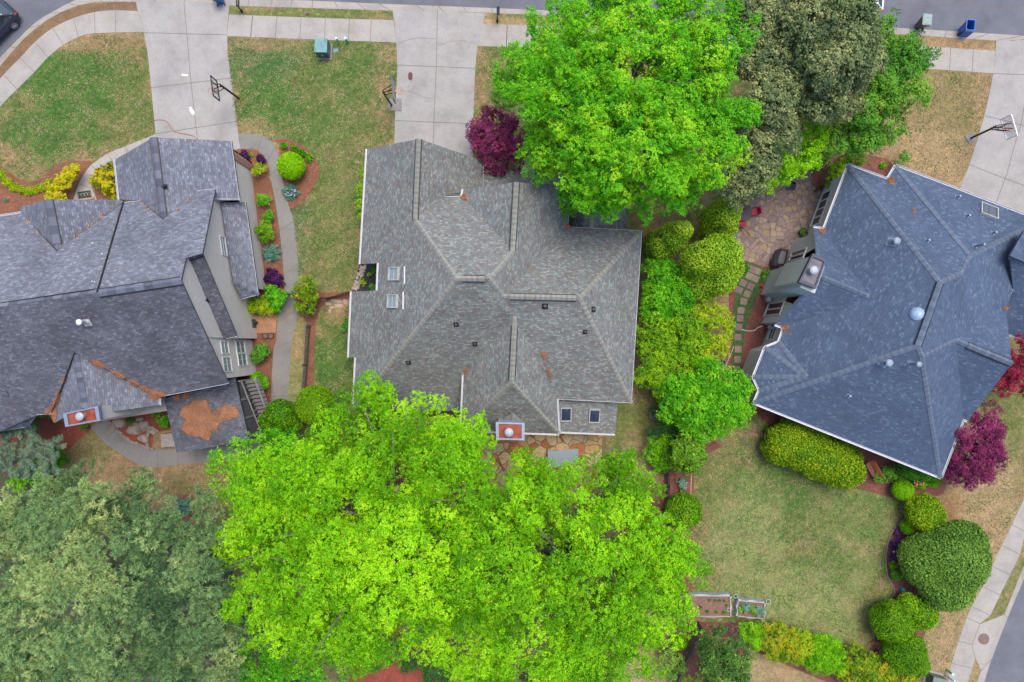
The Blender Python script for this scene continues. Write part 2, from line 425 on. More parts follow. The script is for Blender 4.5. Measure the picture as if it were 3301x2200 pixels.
kerb(rs2, bs2, 120)
# tar seams on the street
strips("seam", [[(1010,-30),(1300,5),(1560,20)], [(2900,10),(3300,20)], [(112,10),(130,25),(150,30)]], -.129, .04, M_JOINT, None, .03)['kind'] = 'structure'

# sidewalks
sw_top_l = Q(0,0,[(-500,1250),(0,665),(170,490),(290,360),(440,240),(620,155),(800,103),(980,88),(1160,97)])
sw_bot_l = Q(0,0,[(-400,1420),(0,905),(145,755),(290,610),(405,485),(535,380),(660,315),(800,285),(975,270),(1210,272)][:1]+[(0,905),(145,755),(290,610),(405,485),(535,380),(660,315),(800,282),(1210,272)])
sw1 = ribbon("sidewalk", sw_top_l, sw_bot_l, .012, M_CONC_W)
strips("joint", [[P_ for P_ in Q(0,0,l)] for l in ([(0,665-0),(0,905)], [(40,640),(145,755)], [(170,490),(290,610)], [(300,360),(405,485)], [(445,240),(535,380)], [(618,155),(662,312)], [(796,103),(802,283)], [(977,88),(975,270)])[1:]], .0175, .035, M_JOINT, sw1)
sw2 = ribbon("sidewalk", Q(0,0,[(1930,125)])+Q(0,1,[(240,140),(650,155),(1225,172)]), Q(0,0,[(1912,305)])+Q(0,1,[(240,322),(650,338),(1248,360)]), .012, M_CONC_W, sm=0)
strips("joint", [Q(0,0,[(2130,135),(2110,310)])]+[Q(0,1,l) for l in ([(38,135),(22,315)], [(243,142),(228,322)], [(448,148),(435,330)], [(652,155),(642,337)], [(855,160),(845,343)], [(1038,168),(1028,350)])], .0175, .035, M_JOINT, sw2)
sw3 = ribbon("sidewalk", Q(0,1,[(1978,203),(2352,215)])+[(2200,104),(2700,135)]+Q(0,3,[(1580,395),(2112,430)]), Q(0,1,[(1930,390),(2352,402)])+[(2200,180),(2700,207)]+Q(0,3,[(1450,575),(2092,620)]), .012, M_CONC_W, sm=0)
strips("joint", [Q(0,1,[(2182,212),(2175,395)]), Q(0,2,[(92,215),(85,398)]), Q(0,2,[(305,225),(298,405)]), Q(0,3,[(1537,395),(1533,580)]), Q(0,3,[(1733,402),(1725,592)]), Q(0,3,[(1925,415),(1913,606)])], .0175, .035, M_JOINT, sw3)
swr_l = [(3420,1380)]+Q(3,3,[(2352,20),(2250,240),(2165,410),(2080,590),(2000,765),(1910,930),(1870,1020),(1800,1220),(1740,1410),(1710,1568)])+[(3040,2300)]
swr_r = [(3490,1430)]+Q(3,3,[(2440,190),(2360,320),(2318,490),(2235,660),(2150,830),(2070,1000),(1978,1075),(1908,1250),(1940,1368),(1875,1568)])+[(3105,2300)]
sw4 = ribbon("sidewalk", swr_l, swr_r, .012, M_CONC_W, sm=0)
strips("joint", [Q(3,3,l) for l in ([(2250,240),(2400,320)], [(2165,415),(2315,490)], [(2085,590),(2235,662)], [(2003,762),(2150,832)], [(1918,932),(2068,1005)], [(1872,1022),(1978,1075)], [(1800,1220),(1905,1250)], [(1742,1408),(1905,1448)])], .0175, .035, M_JOINT, sw4)
ap = slab("sidewalk", Q(3,3,[(1982,1078),(2185,997),(2062,1310),(1992,1468),(1945,1368),(1914,1255)]), .009, M_CONC_W)

slab("worn_verge", [(-60,290),(0,216),(76,128),(153,67),(214,34),(275,15),(375,7),(437,8),(444,36),(375,33),(306,38),(237,58),(168,91),(111,137),(65,186),(0,253),(-60,330)], .006, mulchmat("dry_verge", (.10,.055,.03), (.19,.115,.06), (.29,.185,.10)))
# driveways
d1 = slab("driveway", Q(0,0,[(1145,12),(1162,97),(1212,272),(1245,450),(1275,740),(1295,950),(1312,1135),(1330,1400),(1600,1600),(2000,1600),(2120,1480),(2030,1290),(2015,1200),(1995,1025),(1945,660),(1920,450),(1912,303),(1925,130),(1935,45),(1550,22)]), .02, M_CONC)
strips("joint", [Q(0,0,l) for l in ([(1550,25),(1575,285),(1610,700),(1668,1200)], [(1212,278),(1910,297)], [(1275,742),(1945,660)], [(1310,1130),(1997,1025)])], .0245, .04, M_JOINT, d1)
st = slab("paint_spill", Q(0,0,[(1592,905),(1612,902),(1625,925),(1640,940),(1640,970),(1618,965),(1600,940)]), .026, plain("white_paint_mark", (.52,.55,.58), .6), .0245, parent=d1)
st = slab("chalk_mark", Q(0,0,[(1530,625),(1560,630),(1583,630),(1582,645),(1535,640)]), .026, plain("chalk", (.75,.75,.75), .8), .0245, parent=d1)
d2 = slab("driveway", Q(0,1,[(1215,85),(1230,180),(1247,360),(1258,550),(1250,740),(1240,900),(1230,1300),(1890,1400),(1895,1040),(1912,580),(1932,390),(1978,205),(2000,115),(1600,96)]), .02, M_CONC)
strips("joint", [Q(0,1,l) for l in ([(1595,95),(1585,560),(1565,1020),(1558,1250)], [(1258,550),(1912,578)], [(1238,1018),(1890,1045)])], .0245, .04, M_JOINT, d2)
strips("crack", [Q(0,1,l) for l in ([(1270,362),(1350,335),(1450,322),(1580,330)], [(1598,383),(1700,352),(1800,345),(1900,365)], [(1310,762),(1400,785),(1460,815),(1560,838)], [(1340,745),(1380,690)])], .0245, .022, M_JOINT, d2, .02)
d3 = slab("driveway", Q(0,3,[(2118,343),(2112,430),(2092,620),(2052,830),(2010,1000),(1950,1200),(1890,1390),(1820,1568),(1700,1900),(2700,2300),(2900,1400),(2900,380),(2352,352)]), .02, M_CONC)
strips("joint", [Q(0,3,l) for l in ([(2092,620),(2420,637)], [(2020,980),(2180,1015),(2420,1080)], [(1890,1388),(2120,1480),(2420,1590)], [(2352,900),(2325,1050),(2270,1230),(2205,1470),(2100,1750)])], .0245, .04, M_JOINT, d3)

# front walk of the left house, long side path, rear curved path
w1 = slab("path", Q(0,0,[(1315,1132),(1190,1180),(1060,1232),(905,1295),(830,1345),(765,1395),(705,1465),(660,1560),(622,1680),(618,1760),(615,1900),(830,1900),(815,1680),(780,1600),(760,1530),(800,1470),(980,1400),(1330,1330)]), .016, M_CONC_W)
strips("joint", [Q(0,0,l) for l in ([(1058,1232),(1080,1290)], [(905,1295),(950,1365)], [(762,1392),(830,1450)], [(660,1545),(780,1595)], [(1190,1180),(1210,1215)])], .0215, .035, M_JOINT, w1)
sp_r = Q(0,1,[(-90,1130),(20,1130),(120,1145),(200,1200),(250,1300),(265,1400)])+Q(1,1,[(285,190),(340,420),(385,560),(410,800),(430,1010),(425,1130),(400,1250),(415,1350)])+Q(2,1,[(370,130),(345,440),(340,700)])
sp_l = Q(0,1,[(-60,1300),(0,1255),(80,1265),(140,1330),(175,1400),(188,1480)])+Q(1,1,[(190,200),(230,400),(265,640),(290,880),(310,1130),(305,1230),(262,1330),(240,1500)])+Q(2,1,[(215,200),(200,440),(195,740)])
w2 = ribbon("path", sp_r, sp_l, .012, M_CONC_D)
strips("joint", [[a, b] for a, b in zip(smooth(sp_r, 2)[4::3], smooth(sp_l, 2)[4::3])], .0175, .04, M_JOINT, w2)
bp_o = [(905,1330)]+Q(2,0,[(2270,880),(2120,1100),(1850,1140),(1500,1172),(1300,1195),(1150,1160),(1000,1070),(870,975),(760,850)])
bp_i = [(860,1310)]+Q(2,0,[(2170,840),(2080,990),(1800,1010),(1480,1040),(1330,1045),(1200,1020),(1120,980),(1030,900),(905,800)])
w3 = ribbon("path", bp_o, bp_i, .012, M_CONC_D)
strips("joint", [Q(2,0,l) for l in ([(870,975),(960,890)], [(1015,1080),(1080,985)], [(1170,1155),(1210,1025)], [(1330,1192),(1330,1045)], [(1500,1172),(1490,1040)], [(1665,1155),(1660,1040)], [(1850,1140),(1840,1020)], [(2230,1010),(2180,940)])], .0175, .04, M_JOINT, w3)
w4 = slab("path", [(1668,535),(1700,505),(1735,505),(1752,552),(1740,600),(1680,600)], .016, M_CONC_W)

# planting beds
slab("mulch_bed", Q(1,0,[(-200,-60),(0,85),(130,180),(230,225),(320,220),(420,130),(520,70),(600,50),(700,50),(775,65),(700,170),(640,280),(615,380),(620,700),(-200,700)]), .022, M_STRAW, n=3)
slab("mulch_bed", Q(1,0,[(760,220),(800,300),(815,380),(830,420),(1050,420),(1040,100),(900,200)]), .022, M_STRAW)
slab("mulch_bed", Q(0,1,[(-80,1255),(0,1258),(80,1268),(140,1332),(172,1400),(186,1568)])+Q(1,1,[(188,200),(228,400),(262,640),(288,880),(305,1130),(290,1160),(240,1340),(0,1360),(-200,1360),(-200,0)]), .0225, M_STRAW)
slab("mulch_bed", Q(0,1,[(205,1190),(290,1172),(400,1195),(500,1260),(570,1350),(603,1440),(600,1568)])+Q(1,1,[(590,130),(570,240),(480,370),(380,455),(340,425),(288,190),(262,0),(262,-100)]), .0225, M_STRAW, n=2)
slab("mulch_bed", Q(1,1,[(-50,1350),(240,1340),(238,1568)])+Q(2,1,[(210,200),(195,440),(190,740),(60,740),(-60,400),(-60,0)]), .020, M_STRAW)
slab("worn_earth", Q(1,1,[(-20,1350),(240,1345),(235,1500),(30,1500)]), .026, M_GRAVEL)
slab("mulch_bed", Q(1,1,[(500,1100),(620,1160),(860,1150),(880,1200),(830,1225),(700,1210),(600,1300),(570,1420),(560,1568)])+Q(2,1,[(550,500),(470,560),(520,0)])+Q(1,1,[(480,1400),(400,1200)]), .0215, M_STRAW)
slab("mulch_bed", Q(1,1,[(940,915),(1110,915),(1100,1160),(875,1155),(900,1050)]), .022, M_BLACK)
slab("mulch_bed", Q(2,0,[(320,780),(460,810),(620,830),(760,850),(740,900),(640,980),(560,1080),(540,1180),(420,1330),(-200,1500),(-200,850)]), .022, M_RED, n=2)
slab("mulch_bed", Q(2,0,[(905,800),(1030,900),(1120,980),(1280,1045),(1290,900),(1440,880),(1440,700),(900,740)]), .022, M_RED)
slab("mulch_bed", Q(2,0,[(1540,1430),(1620,1425),(1700,1480),(1770,1568),(1820,1700),(1700,1720),(1500,1600),(1480,1500)]), .022, M_RED, n=3)
slab("mulch_bed", [(1290,1360),(1120,1420),(880,1420),(800,1460),(780,1520),(1000,1800),(1600,1640),(1500,1540),(1480,1400)], .021, M_MULCH)
slab("mulch_bed", Q(3,1,[(900,1300),(1250,1150),(1420,1330),(1540,1430),(1520,1700),(900,1700)]), .021, M_RED, n=2)
slab("mulch_bed", [(-200,1560),(200,1540),(420,1640),(700,1700),(760,1900),(900,2000),(1000,2300),(-200,2300)], .018, M_LITTER, n=2)
slab("patio", [(1520,1380),(1942,1392),(1938,1500),(1925,1570),(1600,1640),(1560,1560),(1530,1480)], .03, M_FLAG2)
slab("mulch_bed", [(2060,1560),(2230,1560),(2232,1680),(2232,2000),(2190,2080),(2150,2200),(2230,2260),(2330,2200),(2420,2080),(2440,2060),(2400,2010),(2240,2005)], .021, M_MULCH)
slab("mulch_bed", [(2130,1390),(2240,1380),(2330,1440),(2240,1480),(2230,1700),(2140,1690),(2140,1500)], .0225, M_MULCH)
slab("mulch_bed", [(2400,840),(2350,950),(2352,1100),(2340,1230),(2400,1310),(2440,1310),(2560,1060),(2640,900),(2500,870)], .021, M_MULCH)
slab("mulch_bed", [(2400,1290),(2480,1370),(2460,1440),(2700,1560),(2790,1580),(2850,1600),(2905,1602),(3020,1600),(3050,1560),(3060,1400),(2600,1280)], .021, M_MULCH, n=2)
slab("mulch_bed", Q(0,3,[(560,1440),(720,1400),(840,1290),(1000,1300),(1200,1340),(1260,1420),(1180,1560),(700,1640),(560,1560)]), .021, M_MULCH)
edge_px = Q(3,3,[(1390,60),(1355,120),(1360,170),(1300,230),(1235,310),(1205,400),(1187,520),(1192,620),(1215,700),(1250,760),(1262,820),(1220,870),(1150,920),(1080,950),(1060,1040),(1070,1120),(1090,1200)])
slab("mulch_bed", edge_px+Q(3,3,[(1030,1240),(1040,1310),(1130,1360),(1250,1420),(1500,1560),(1500,1200),(1600,900),(1500,300),(1450,40)]), .021, M_MULCH)
slab("tree_ring", Q(3,3,[(1030,1260),(1060,1230),(1110,1225),(1150,1250),(1160,1290),(1130,1330),(1080,1335),(1040,1310)]), .026, M_GRAVEL, n=3)
slab("mulch_bed", Q(3,3,[(0,1050),(200,1080),(450,1150),(650,1200),(850,1270),(1100,1330),(1500,1520),(1560,1640),(900,1640),(600,1530),(300,1400),(60,1300),(-60,1150)]), .0205, M_MULCH)
slab("patio", [(2370,600),(2440,560),(2490,500),(2560,480),(2640,520),(2680,560),(2670,620),(2640,700),(2600,800),(2570,865),(2520,868),(2430,862),(2400,850),(2370,780),(2350,690)], .028, M_FLAG)
slab("patio", [(2310,2196),(2400,2196),(2445,2230),(2300,2260)], .03, M_CONC_D)

# stone edging of the curved bed
def edging(name, line, z, r, mat, parent=None):
    m = MB(); m.tube([P(p, z) for p in smooth(line, 3)], r, 6); return m.build(name, mat, parent)
# ------------------------------------------------------------------ house machinery
M_ROOF_M = shingles("grey_green_shingles", [(0,(.155,.13,.12)), (.14,(.15,.162,.158)), (.42,(.192,.21,.203)), (.62,(.168,.152,.14)), (.72,(.235,.258,.25)), (.87,(.155,.17,.17))], (.22,.125), (.86,1.1), .5, 1.03)
M_ROOF_L = shingles("blue_grey_shingles", [(0,(.10,.106,.13)), (.3,(.118,.127,.156)), (.55,(.14,.153,.19)), (.8,(.122,.123,.145)), (.9,(.175,.19,.235))], (.24,.14), (.84,1.14), .62, 1.18)
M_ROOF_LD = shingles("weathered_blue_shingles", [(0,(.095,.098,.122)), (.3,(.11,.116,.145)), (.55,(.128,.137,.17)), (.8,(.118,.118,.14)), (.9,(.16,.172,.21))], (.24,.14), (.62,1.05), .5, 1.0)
M_ROOF_R = shingles("slate_blue_shingles", [(0,(.060,.088,.142)), (.35,(.070,.101,.160)), (.6,(.065,.094,.151)), (.8,(.082,.115,.180)), (.93,(.104,.140,.21))], (.24,.14), (.88,1.1), .6, 1.0)
M_WHITE = plain("white_gutter", (.5,.5,.54), .45, var=.08)
M_WALL_L = plain("beige_grey_siding", (.54,.505,.475), .8, var=.06, scale=1.5)
M_WALL_M = plain("light_grey_siding", (.33,.33,.33), .8, var=.06)
M_WALL_R = plain("grey_siding", (.44,.45,.46), .8, var=.06, scale=1.5)
M_BRICK = plain("brown_brick", (.34,.17,.12), .9, var=.25, scale=14)
M_DARK = plain("dark_metal", (.018,.018,.022), .5, .3)
M_TRIMD = plain("dark_trim", (.05,.05,.06), .7)
M_GLASS = NT("window_glass"); M_GLASS.rough(.08); M_GLASS.b.inputs['Base Color'].default_value = (.16,.22,.24,1); M_GLASS.b.inputs['Specular IOR Level'].default_value = .9; M_GLASS = M_GLASS.m
M_GLASSD = NT("dark_window_glass"); M_GLASSD.rough(.06); M_GLASSD.b.inputs['Base Color'].default_value = (.03,.045,.05,1); M_GLASSD.b.inputs['Specular IOR Level'].default_value = .9; M_GLASSD = M_GLASSD.m
M_SKYG = NT("skylight_glass"); M_SKYG.rough(.12); M_SKYG.b.inputs['Base Color'].default_value = (.20,.27,.30,1); M_SKYG = M_SKYG.m
M_SKYD = NT("dark_skylight_glass"); M_SKYD.rough(.1); M_SKYD.b.inputs['Base Color'].default_value = (.03,.04,.07,1); M_SKYD = M_SKYD.m
M_RUST = plain("rusted_chimney_pan", (.22,.045,.02), .6, .2, var=.45, scale=3)
M_GALV = plain("galvanised_metal", (.50,.50,.53), .35, .5, var=.12)
M_BLUECAP = plain("blue_grey_metal", (.19,.23,.32), .45, .3, var=.15)
M_SILVER = plain("silver_cap", (.33,.35,.39), .55, .2, var=.1)
def capmat(name, a, b, c, mort):
    t = NT(name); t.rough(.9)
    at = t.N("ShaderNodeAttribute", attribute_name="tint").outputs['Fac']
    cc = t.ramp(at, [(0, a), (.4, b), (.8, c)]); gr = t.noise(t.pos(), 20, 4)
    t.col(t.mix(1.0, cc, t.ramp(gr, [(.3, (.85,)*3), (.7, (1.15,)*3)]), 'MULTIPLY')); return t.m
M_CAP_M = capmat("beige_grey_ridge_shingle", (.16,.165,.15), (.205,.205,.185), (.25,.247,.22), 0)
M_CAP_L = capmat("dark_blue_ridge_shingle", (.055,.06,.085), (.085,.093,.13), (.14,.15,.195), 0)
M_CAP_R = capmat("slate_ridge_shingle", (.065,.088,.132), (.083,.11,.16), (.105,.135,.19), 0)

class Roof:
    """least-squares roof: every face is planar, eaves and anchors keep their height; positions follow from the survey"""
    def __init__(s, name, root, verts, faces, eq=(), mat=None, cap=None, thick=.16, fasc=None):
        s.root = root; s.cap = cap
        names = list(verts); idx = {n: i for i, n in enumerate(names)}
        nv = len(names); nf = len(faces); A = []; B = []
        uv = {n: ((verts[n][0]-1650.5)/1000, (verts[n][1]-1100)/1000) for n in names}
        for n in names:
            z = verts[n][2]; fix = len(verts[n]) < 4 or verts[n][3]
            r = np.zeros(nv+3*nf); w = 14.0 if fix is True or fix == 1 else .8
            r[idx[n]] = w; A.append(r); B.append(w*H/(H-z))
        for fi, f in enumerate(faces):
            for n in f:
                r = np.zeros(nv+3*nf); r[idx[n]] = -20; r[nv+3*fi] = 20*uv[n][0]; r[nv+3*fi+1] = 20*uv[n][1]; r[nv+3*fi+2] = 20
                A.append(r); B.append(0)
        for a, b in eq:
            r = np.zeros(nv+3*nf); r[idx[a]] = 15; r[idx[b]] = -15; A.append(r); B.append(0)
        sol = np.linalg.lstsq(np.array(A), np.array(B), rcond=None)[0]
        s.z = {n: H-H/sol[idx[n]] for n in names}
        s.p = {n: P(verts[n][:2], s.z[n]) for n in names}
        m = MB(); m.uv = []; tri = []
        edges = {}
        from mathutils.geometry import tessellate_polygon
        for f in faces:
            pts = [s.p[n] for n in f]
            # best-fit normal (Newell)
            nrm = Vector((0, 0, 0))
            for i in range(len(pts)):
                a, b = pts[i], pts[(i+1) % len(pts)]
                nrm += Vector(((a.y-b.y)*(a.z+b.z), (a.z-b.z)*(a.x+b.x), (a.x-b.x)*(a.y+b.y)))
            nrm.normalize(); ff = list(f)
            if nrm.z < 0: ff.reverse(); pts.reverse(); nrm = -nrm
            up = (Vector((0, 0, 1))-nrm*nrm.z); up = up.normalized() if up.length > .05 else Vector((0, 1, 0)); u = up.cross(nrm)
            for t in tessellate_polygon([pts]):
                t = list(t)
                a, b, c = [pts[i] for i in t]
                if (b-a).cross(c-a).z < 0: t.reverse()
                m.add([pts[i] for i in t], [(0, 1, 2)]); m.uv.append([(pts[i].dot(u), pts[i].dot(up)) for i in t])
                tri.append([tuple(pts[i]) for i in t])
            for i in range(len(ff)):
                a, b = ff[i], ff[(i+1) % len(ff)]
                if (b, a) in edges: del edges[(b, a)]
                else: edges[(a, b)] = 1
        s.o = m.build(name, mat, root); s.bound = list(edges)
        vs = [v for t in tri for v in t]; s.tri = tri
        s.bvh = BVHTree.FromPolygons(vs, [(3*i, 3*i+1, 3*i+2) for i in range(len(tri))])
        # fascia and soffit
        fm = MB()
        for a, b in s.bound:
            A_, B_ = s.p[a], s.p[b]; d = Vector((0, 0, thick))
            fm.add([A_-d, B_-d, B_, A_], [(0, 1, 2, 3)])
        for t in tri: fm.add([(v[0], v[1], v[2]-thick) for v in t], [(2, 1, 0)])
        fm.build("fascia", fasc or M_TRIMD, root)
    def line(s, a, b): return s.p[a], s.p[b]
    def gutter(s, pairs, mat=None, w=.11, h=.12):
        for a, b in pairs:
            A_, B_ = s.p[a], s.p[b]; d = (B_-A_); L_ = d.length; d.normalize(); n = Vector((d.y, -d.x, 0)).normalized()
            m = MB(); 
            # open trough: two thin sides and a bottom
            for off, ww, zz, hh in ((0.012, .02, -.03, h), (w, .02, -.03, h), (w/2, w, -.03-h/2+.01, .02)):
                c = (A_+B_)/2+n*(off+.0); m2 = MB(); m2.box((0, 0, 0), (L_+.02, ww, hh))
                e = math.atan2(d.y, d.x); sl = math.asin(max(-1, min(1, d.z)))
                for v in m2.v:
                    x = v[0]; q = c+d*x+n*v[1]+Vector((0, 0, v[2]+zz)); m.v.append(tuple(q))
                b0 = len(m.v)-8; m.f += [tuple(i+b0 for i in f) for f in m2.f]
            m.build("gutter", mat or M_WHITE, s.root)
    def caps(s, lines, w=.32, step=.2, lift=.03, mat=None, name="ridge_cap", vent=False, seed=3):
        rnd = random.Random(seed)
        for ln in lines:
            pts = [s.p[q] if isinstance(q, str) else s.hit(q)[0] for q in ln]
            m = MB(); tint = []
            for A_, B_ in zip(pts, pts[1:]):
                d = B_-A_; L_ = d.length; d.normalize(); side = Vector((-d.y, d.x, 0)).normalized(); n = max(1, int(L_/step)); tz = Vector((0, 0, 1))
                def drop(p, off):
                    q = p+side*off; h = s.bvh.ray_cast(Vector((q.x, q.y, 40)), Vector((0, 0, -1)))
                    return h[0].z if h[0] is not None and abs(h[0].z-p.z) < w*1.6 else p.z-abs(off)*.5
                for k in range(n):
                    a = A_+d*(L_*k/n); b = A_+d*(L_*(k+1.06)/n); hh = lift+(.05 if vent else 0)
                    vs = []
                    for q, up in ((a, hh+.012), (b, hh)):
                        zl, zr = drop(q, w/2), drop(q, -w/2)
                        vs += [(q.x+side.x*w/2, q.y+side.y*w/2, zl+up), (q.x, q.y, max(q.z, zl, zr)+up), (q.x-side.x*w/2, q.y-side.y*w/2, zr+up)]
                    vs += [(v[0], v[1], v[2]-hh-.03) for v in vs]
                    m.add(vs, [(0,3,4,1), (1,4,5,2), (0,1,7,6), (1,2,8,7), (4,3,9,10), (5,4,10,11), (3,0,6,9), (2,5,11,8)])
                    t = (.22 if k % 2 else .62)+rnd.uniform(-.15, .25); tint += [t]*12
            o = m.build(name, mat or s.cap, s.root)
            at = o.data.attributes.new("tint", 'FLOAT', 'POINT'); at.data.foreach_set("value", tint)
            if vent:
                e = MB()
                A_, B_ = pts[0], pts[-1]; d = (B_-A_).normalized(); side = Vector((-d.y, d.x, 0)).normalized()
                for sg in (1, -1):
                    off = side*sg*(w/2+.02)
                    q = [A_+off, B_+off]
                    zz = [drop(A_, sg*w/2), drop(B_, sg*w/2)]
                    e.tube([(q[0].x, q[0].y, zz[0]+.07), (q[1].x, q[1].y, zz[1]+.07)], .038, 5)
                e.build("vent_edge", M_DARK, o)
    def hit(s, p):
        """point on the roof under a survey position: (point, normal)"""
        d = ray(p); h = s.bvh.ray_cast(Vector((0, 0, H)), d.normalized())
        if h[0] is None:
            f = s.bvh.find_nearest(P(p, 5)); return f[0], f[1]
        return h[0], (h[1] if h[1].z > 0 else -h[1])
    def down(s, x, y):
        h = s.bvh.ray_cast(Vector((x, y, 60)), Vector((0, 0, -1))); return None if h[0] is None else h[0].z

def on_frame(c, n, along=None):
    """orthonormal frame lying on a roof face: u across, v up-slope"""
    n = n.normalized(); v = Vector((0, 0, 1))-n*n.z; v = v.normalized() if v.length > .05 else Vector((0, 1, 0)); return v.cross(n), v, n
def place(m, c, u, v, n):
    m.v = [tuple(c+u*x[0]+v*x[1]+n*x[2]) for x in m.v]; return m
def skylight(roof, quad, dark=False, name="skylight", rise=.1):
    pts = [roof.hit(q) for q in quad]; c = sum((p[0] for p in pts), Vector())/4; u, v, n = on_frame(c, pts[0][1])
    us = [(p[0]-c).dot(u) for p in pts]; vs_ = [(p[0]-c).dot(v) for p in pts]; w = (max(us)-min(us)); h = (max(vs_)-min(vs_)); 
    w = abs((pts[1][0]-pts[0][0]).length+(pts[2][0]-pts[3][0]).length)/2; h = ((pts[2][0]-pts[1][0]).length+(pts[3][0]-pts[0][0]).length)/2
    eu = (pts[1][0]-pts[0][0]); eu = (eu-n*eu.dot(n)).normalized(); ev = n.cross(eu); t = .06
    fr = MB()
    for cx, cy, sx, sy in ((0, h/2, w+t, t), (0, -h/2, w+t, t), (w/2, 0, t, h-t), (-w/2, 0, t, h-t)): fr.box((cx, cy, rise/2), (sx, sy, rise+.04))
    f = place(fr, c, eu, ev, n).build(name, plain("skylight_frame", (.36,.37,.355), .5), roof.root)
    g_ = MB()
    if dark:
        k = 6; vv = []
        for i in range(k+1):
            for j in range(k+1):
                a, b = i/k*2-1, j/k*2-1; vv.append((a*(w/2-t/2), b*(h/2-t/2), rise*.6+.09*(1-a*a)*(1-b*b)))
        g_.add(vv, [(i*(k+1)+j, (i+1)*(k+1)+j, (i+1)*(k+1)+j+1, i*(k+1)+j+1) for i in range(k) for j in range(k)])
    else: g_.box((0, 0, rise*.4), (w-t, h-t, .02))
    place(g_, c, eu, ev, n).build("pane", M_SKYD if dark else M_SKYG, f, smooth=dark)
    if not dark:
        b = MB(); b.box((0, 0, rise*.55), (.05, h-t, .03)); place(b, c, eu, ev, n).build("glazing_bar", plain("skylight_frame", (.36,.37,.355), .5), f)
    return f
def pipe_vent(roof, p, r=.07, h=.35, flange=True, name="vent_pipe", mat=None, cap=None):
    c, n = roof.hit(p); o = None
    m = MB()
    if flange:
        u, v, n_ = on_frame(c, n); fb = MB(); fb.box((0, 0, .012), (r*4.2, r*4.6, .02)); place(fb, c, u, v, n_); m.add(fb.v, fb.f)
        m.tube([c-Vector((0,0,.05)), c+Vector((0,0,r*1.4))], [r*1.9, r*1.15], 12)
    m.tube([c-Vector((0,0,.05)), c+Vector((0,0,h))], r, 12)
    o = m.build(name, mat or M_DARK, roof.root)
    if cap:
        k = MB(); k.lathe((c.x, c.y, c.z+h), [(r*1.7, 0), (r*1.75, .06), (r*1.2, .11), (.01, .13)], 16); k.build("rain_cap", cap, o, smooth=False)
    return o
def dome(roof, p, r, mat, name="solar_tube"):
    c, n = roof.hit(p); u, v, n = on_frame(c, n); m = MB(); m.lathe((0,0,0), [(r*1.15, -.02), (r*1.15, .05), (r, .07), (r*.85, .16), (r*.5, .22), (.01, .24)], 22)
    place(m, c, u, v, n).build(name, mat, roof.root, smooth=True)

def inset(poly, d):
    n = len(poly); a = sum(poly[i].x*poly[(i+1) % n].y-poly[(i+1) % n].x*poly[i].y for i in range(n)); sg = 1 if a > 0 else -1; out = []
    for i in range(n):
        p0, p1, p2 = poly[i-1], poly[i], poly[(i+1) % n]
        d1 = (p1-p0).to_2d().normalized(); d2 = (p2-p1).to_2d().normalized()
        n1 = Vector((-d1.y, d1.x))*sg; n2 = Vector((-d2.y, d2.x))*sg
        b = n1+n2; b = b/max(.4, b.dot(n1)) if b.length > 1e-3 else n1
        out.append(Vector((p1.x+b.x*d, p1.y+b.y*d, 0)))
    return out
def walls(name, root, foot, roof, mat, default=3.0, drop=.1, open_=False, z0=-.1, step=.3, ztop=None):
    """upright walls on a footprint that rise to the underside of the roof"""
    m = MB(); n = len(foot); out = []
    roofs = roof if isinstance(roof, (list, tuple)) else [roof]
    for i in range(n-1 if open_ else n):
        a, b = foot[i], foot[(i+1) % n]; L_ = (b-a).length; k = max(1, int(L_/step)); nn = Vector((-(b-a).y, (b-a).x, 0)).normalized()
        top = []
        for j in range(k+1):
            q = a.lerp(b, min(.998, max(.002, j/k))); z = None
            for r in roofs:
                for off in (0,):
                    zz = r.down(q.x, q.y)
                    if zz is not None: z = zz if z is None else max(z, zz)
            z = (z-drop) if z is not None else default
            if ztop is not None: z = min(z, ztop)
            top.append(z)
        q = [a.lerp(b, j/k) for j in range(k+1)]
        m.add([(p.x, p.y, z0) for p in q]+[(p.x, p.y, t) for p, t in zip(q, top)], [(j, j+1, k+2+j, k+1+j) for j in range(k)])
        out.append((a, b))
    return m.build(name, mat, root), out
def wall_hit(a, b, p):
    """survey position seen on the vertical plane a-b"""
    n = Vector((-(b-a).y, (b-a).x, 0)).normalized(); o = Vector((0, 0, H)); d = ray(p); t = (a-o).dot(n)/d.dot(n); q = o+d*t
    return (q-a).dot((b-a).normalized()), q.z
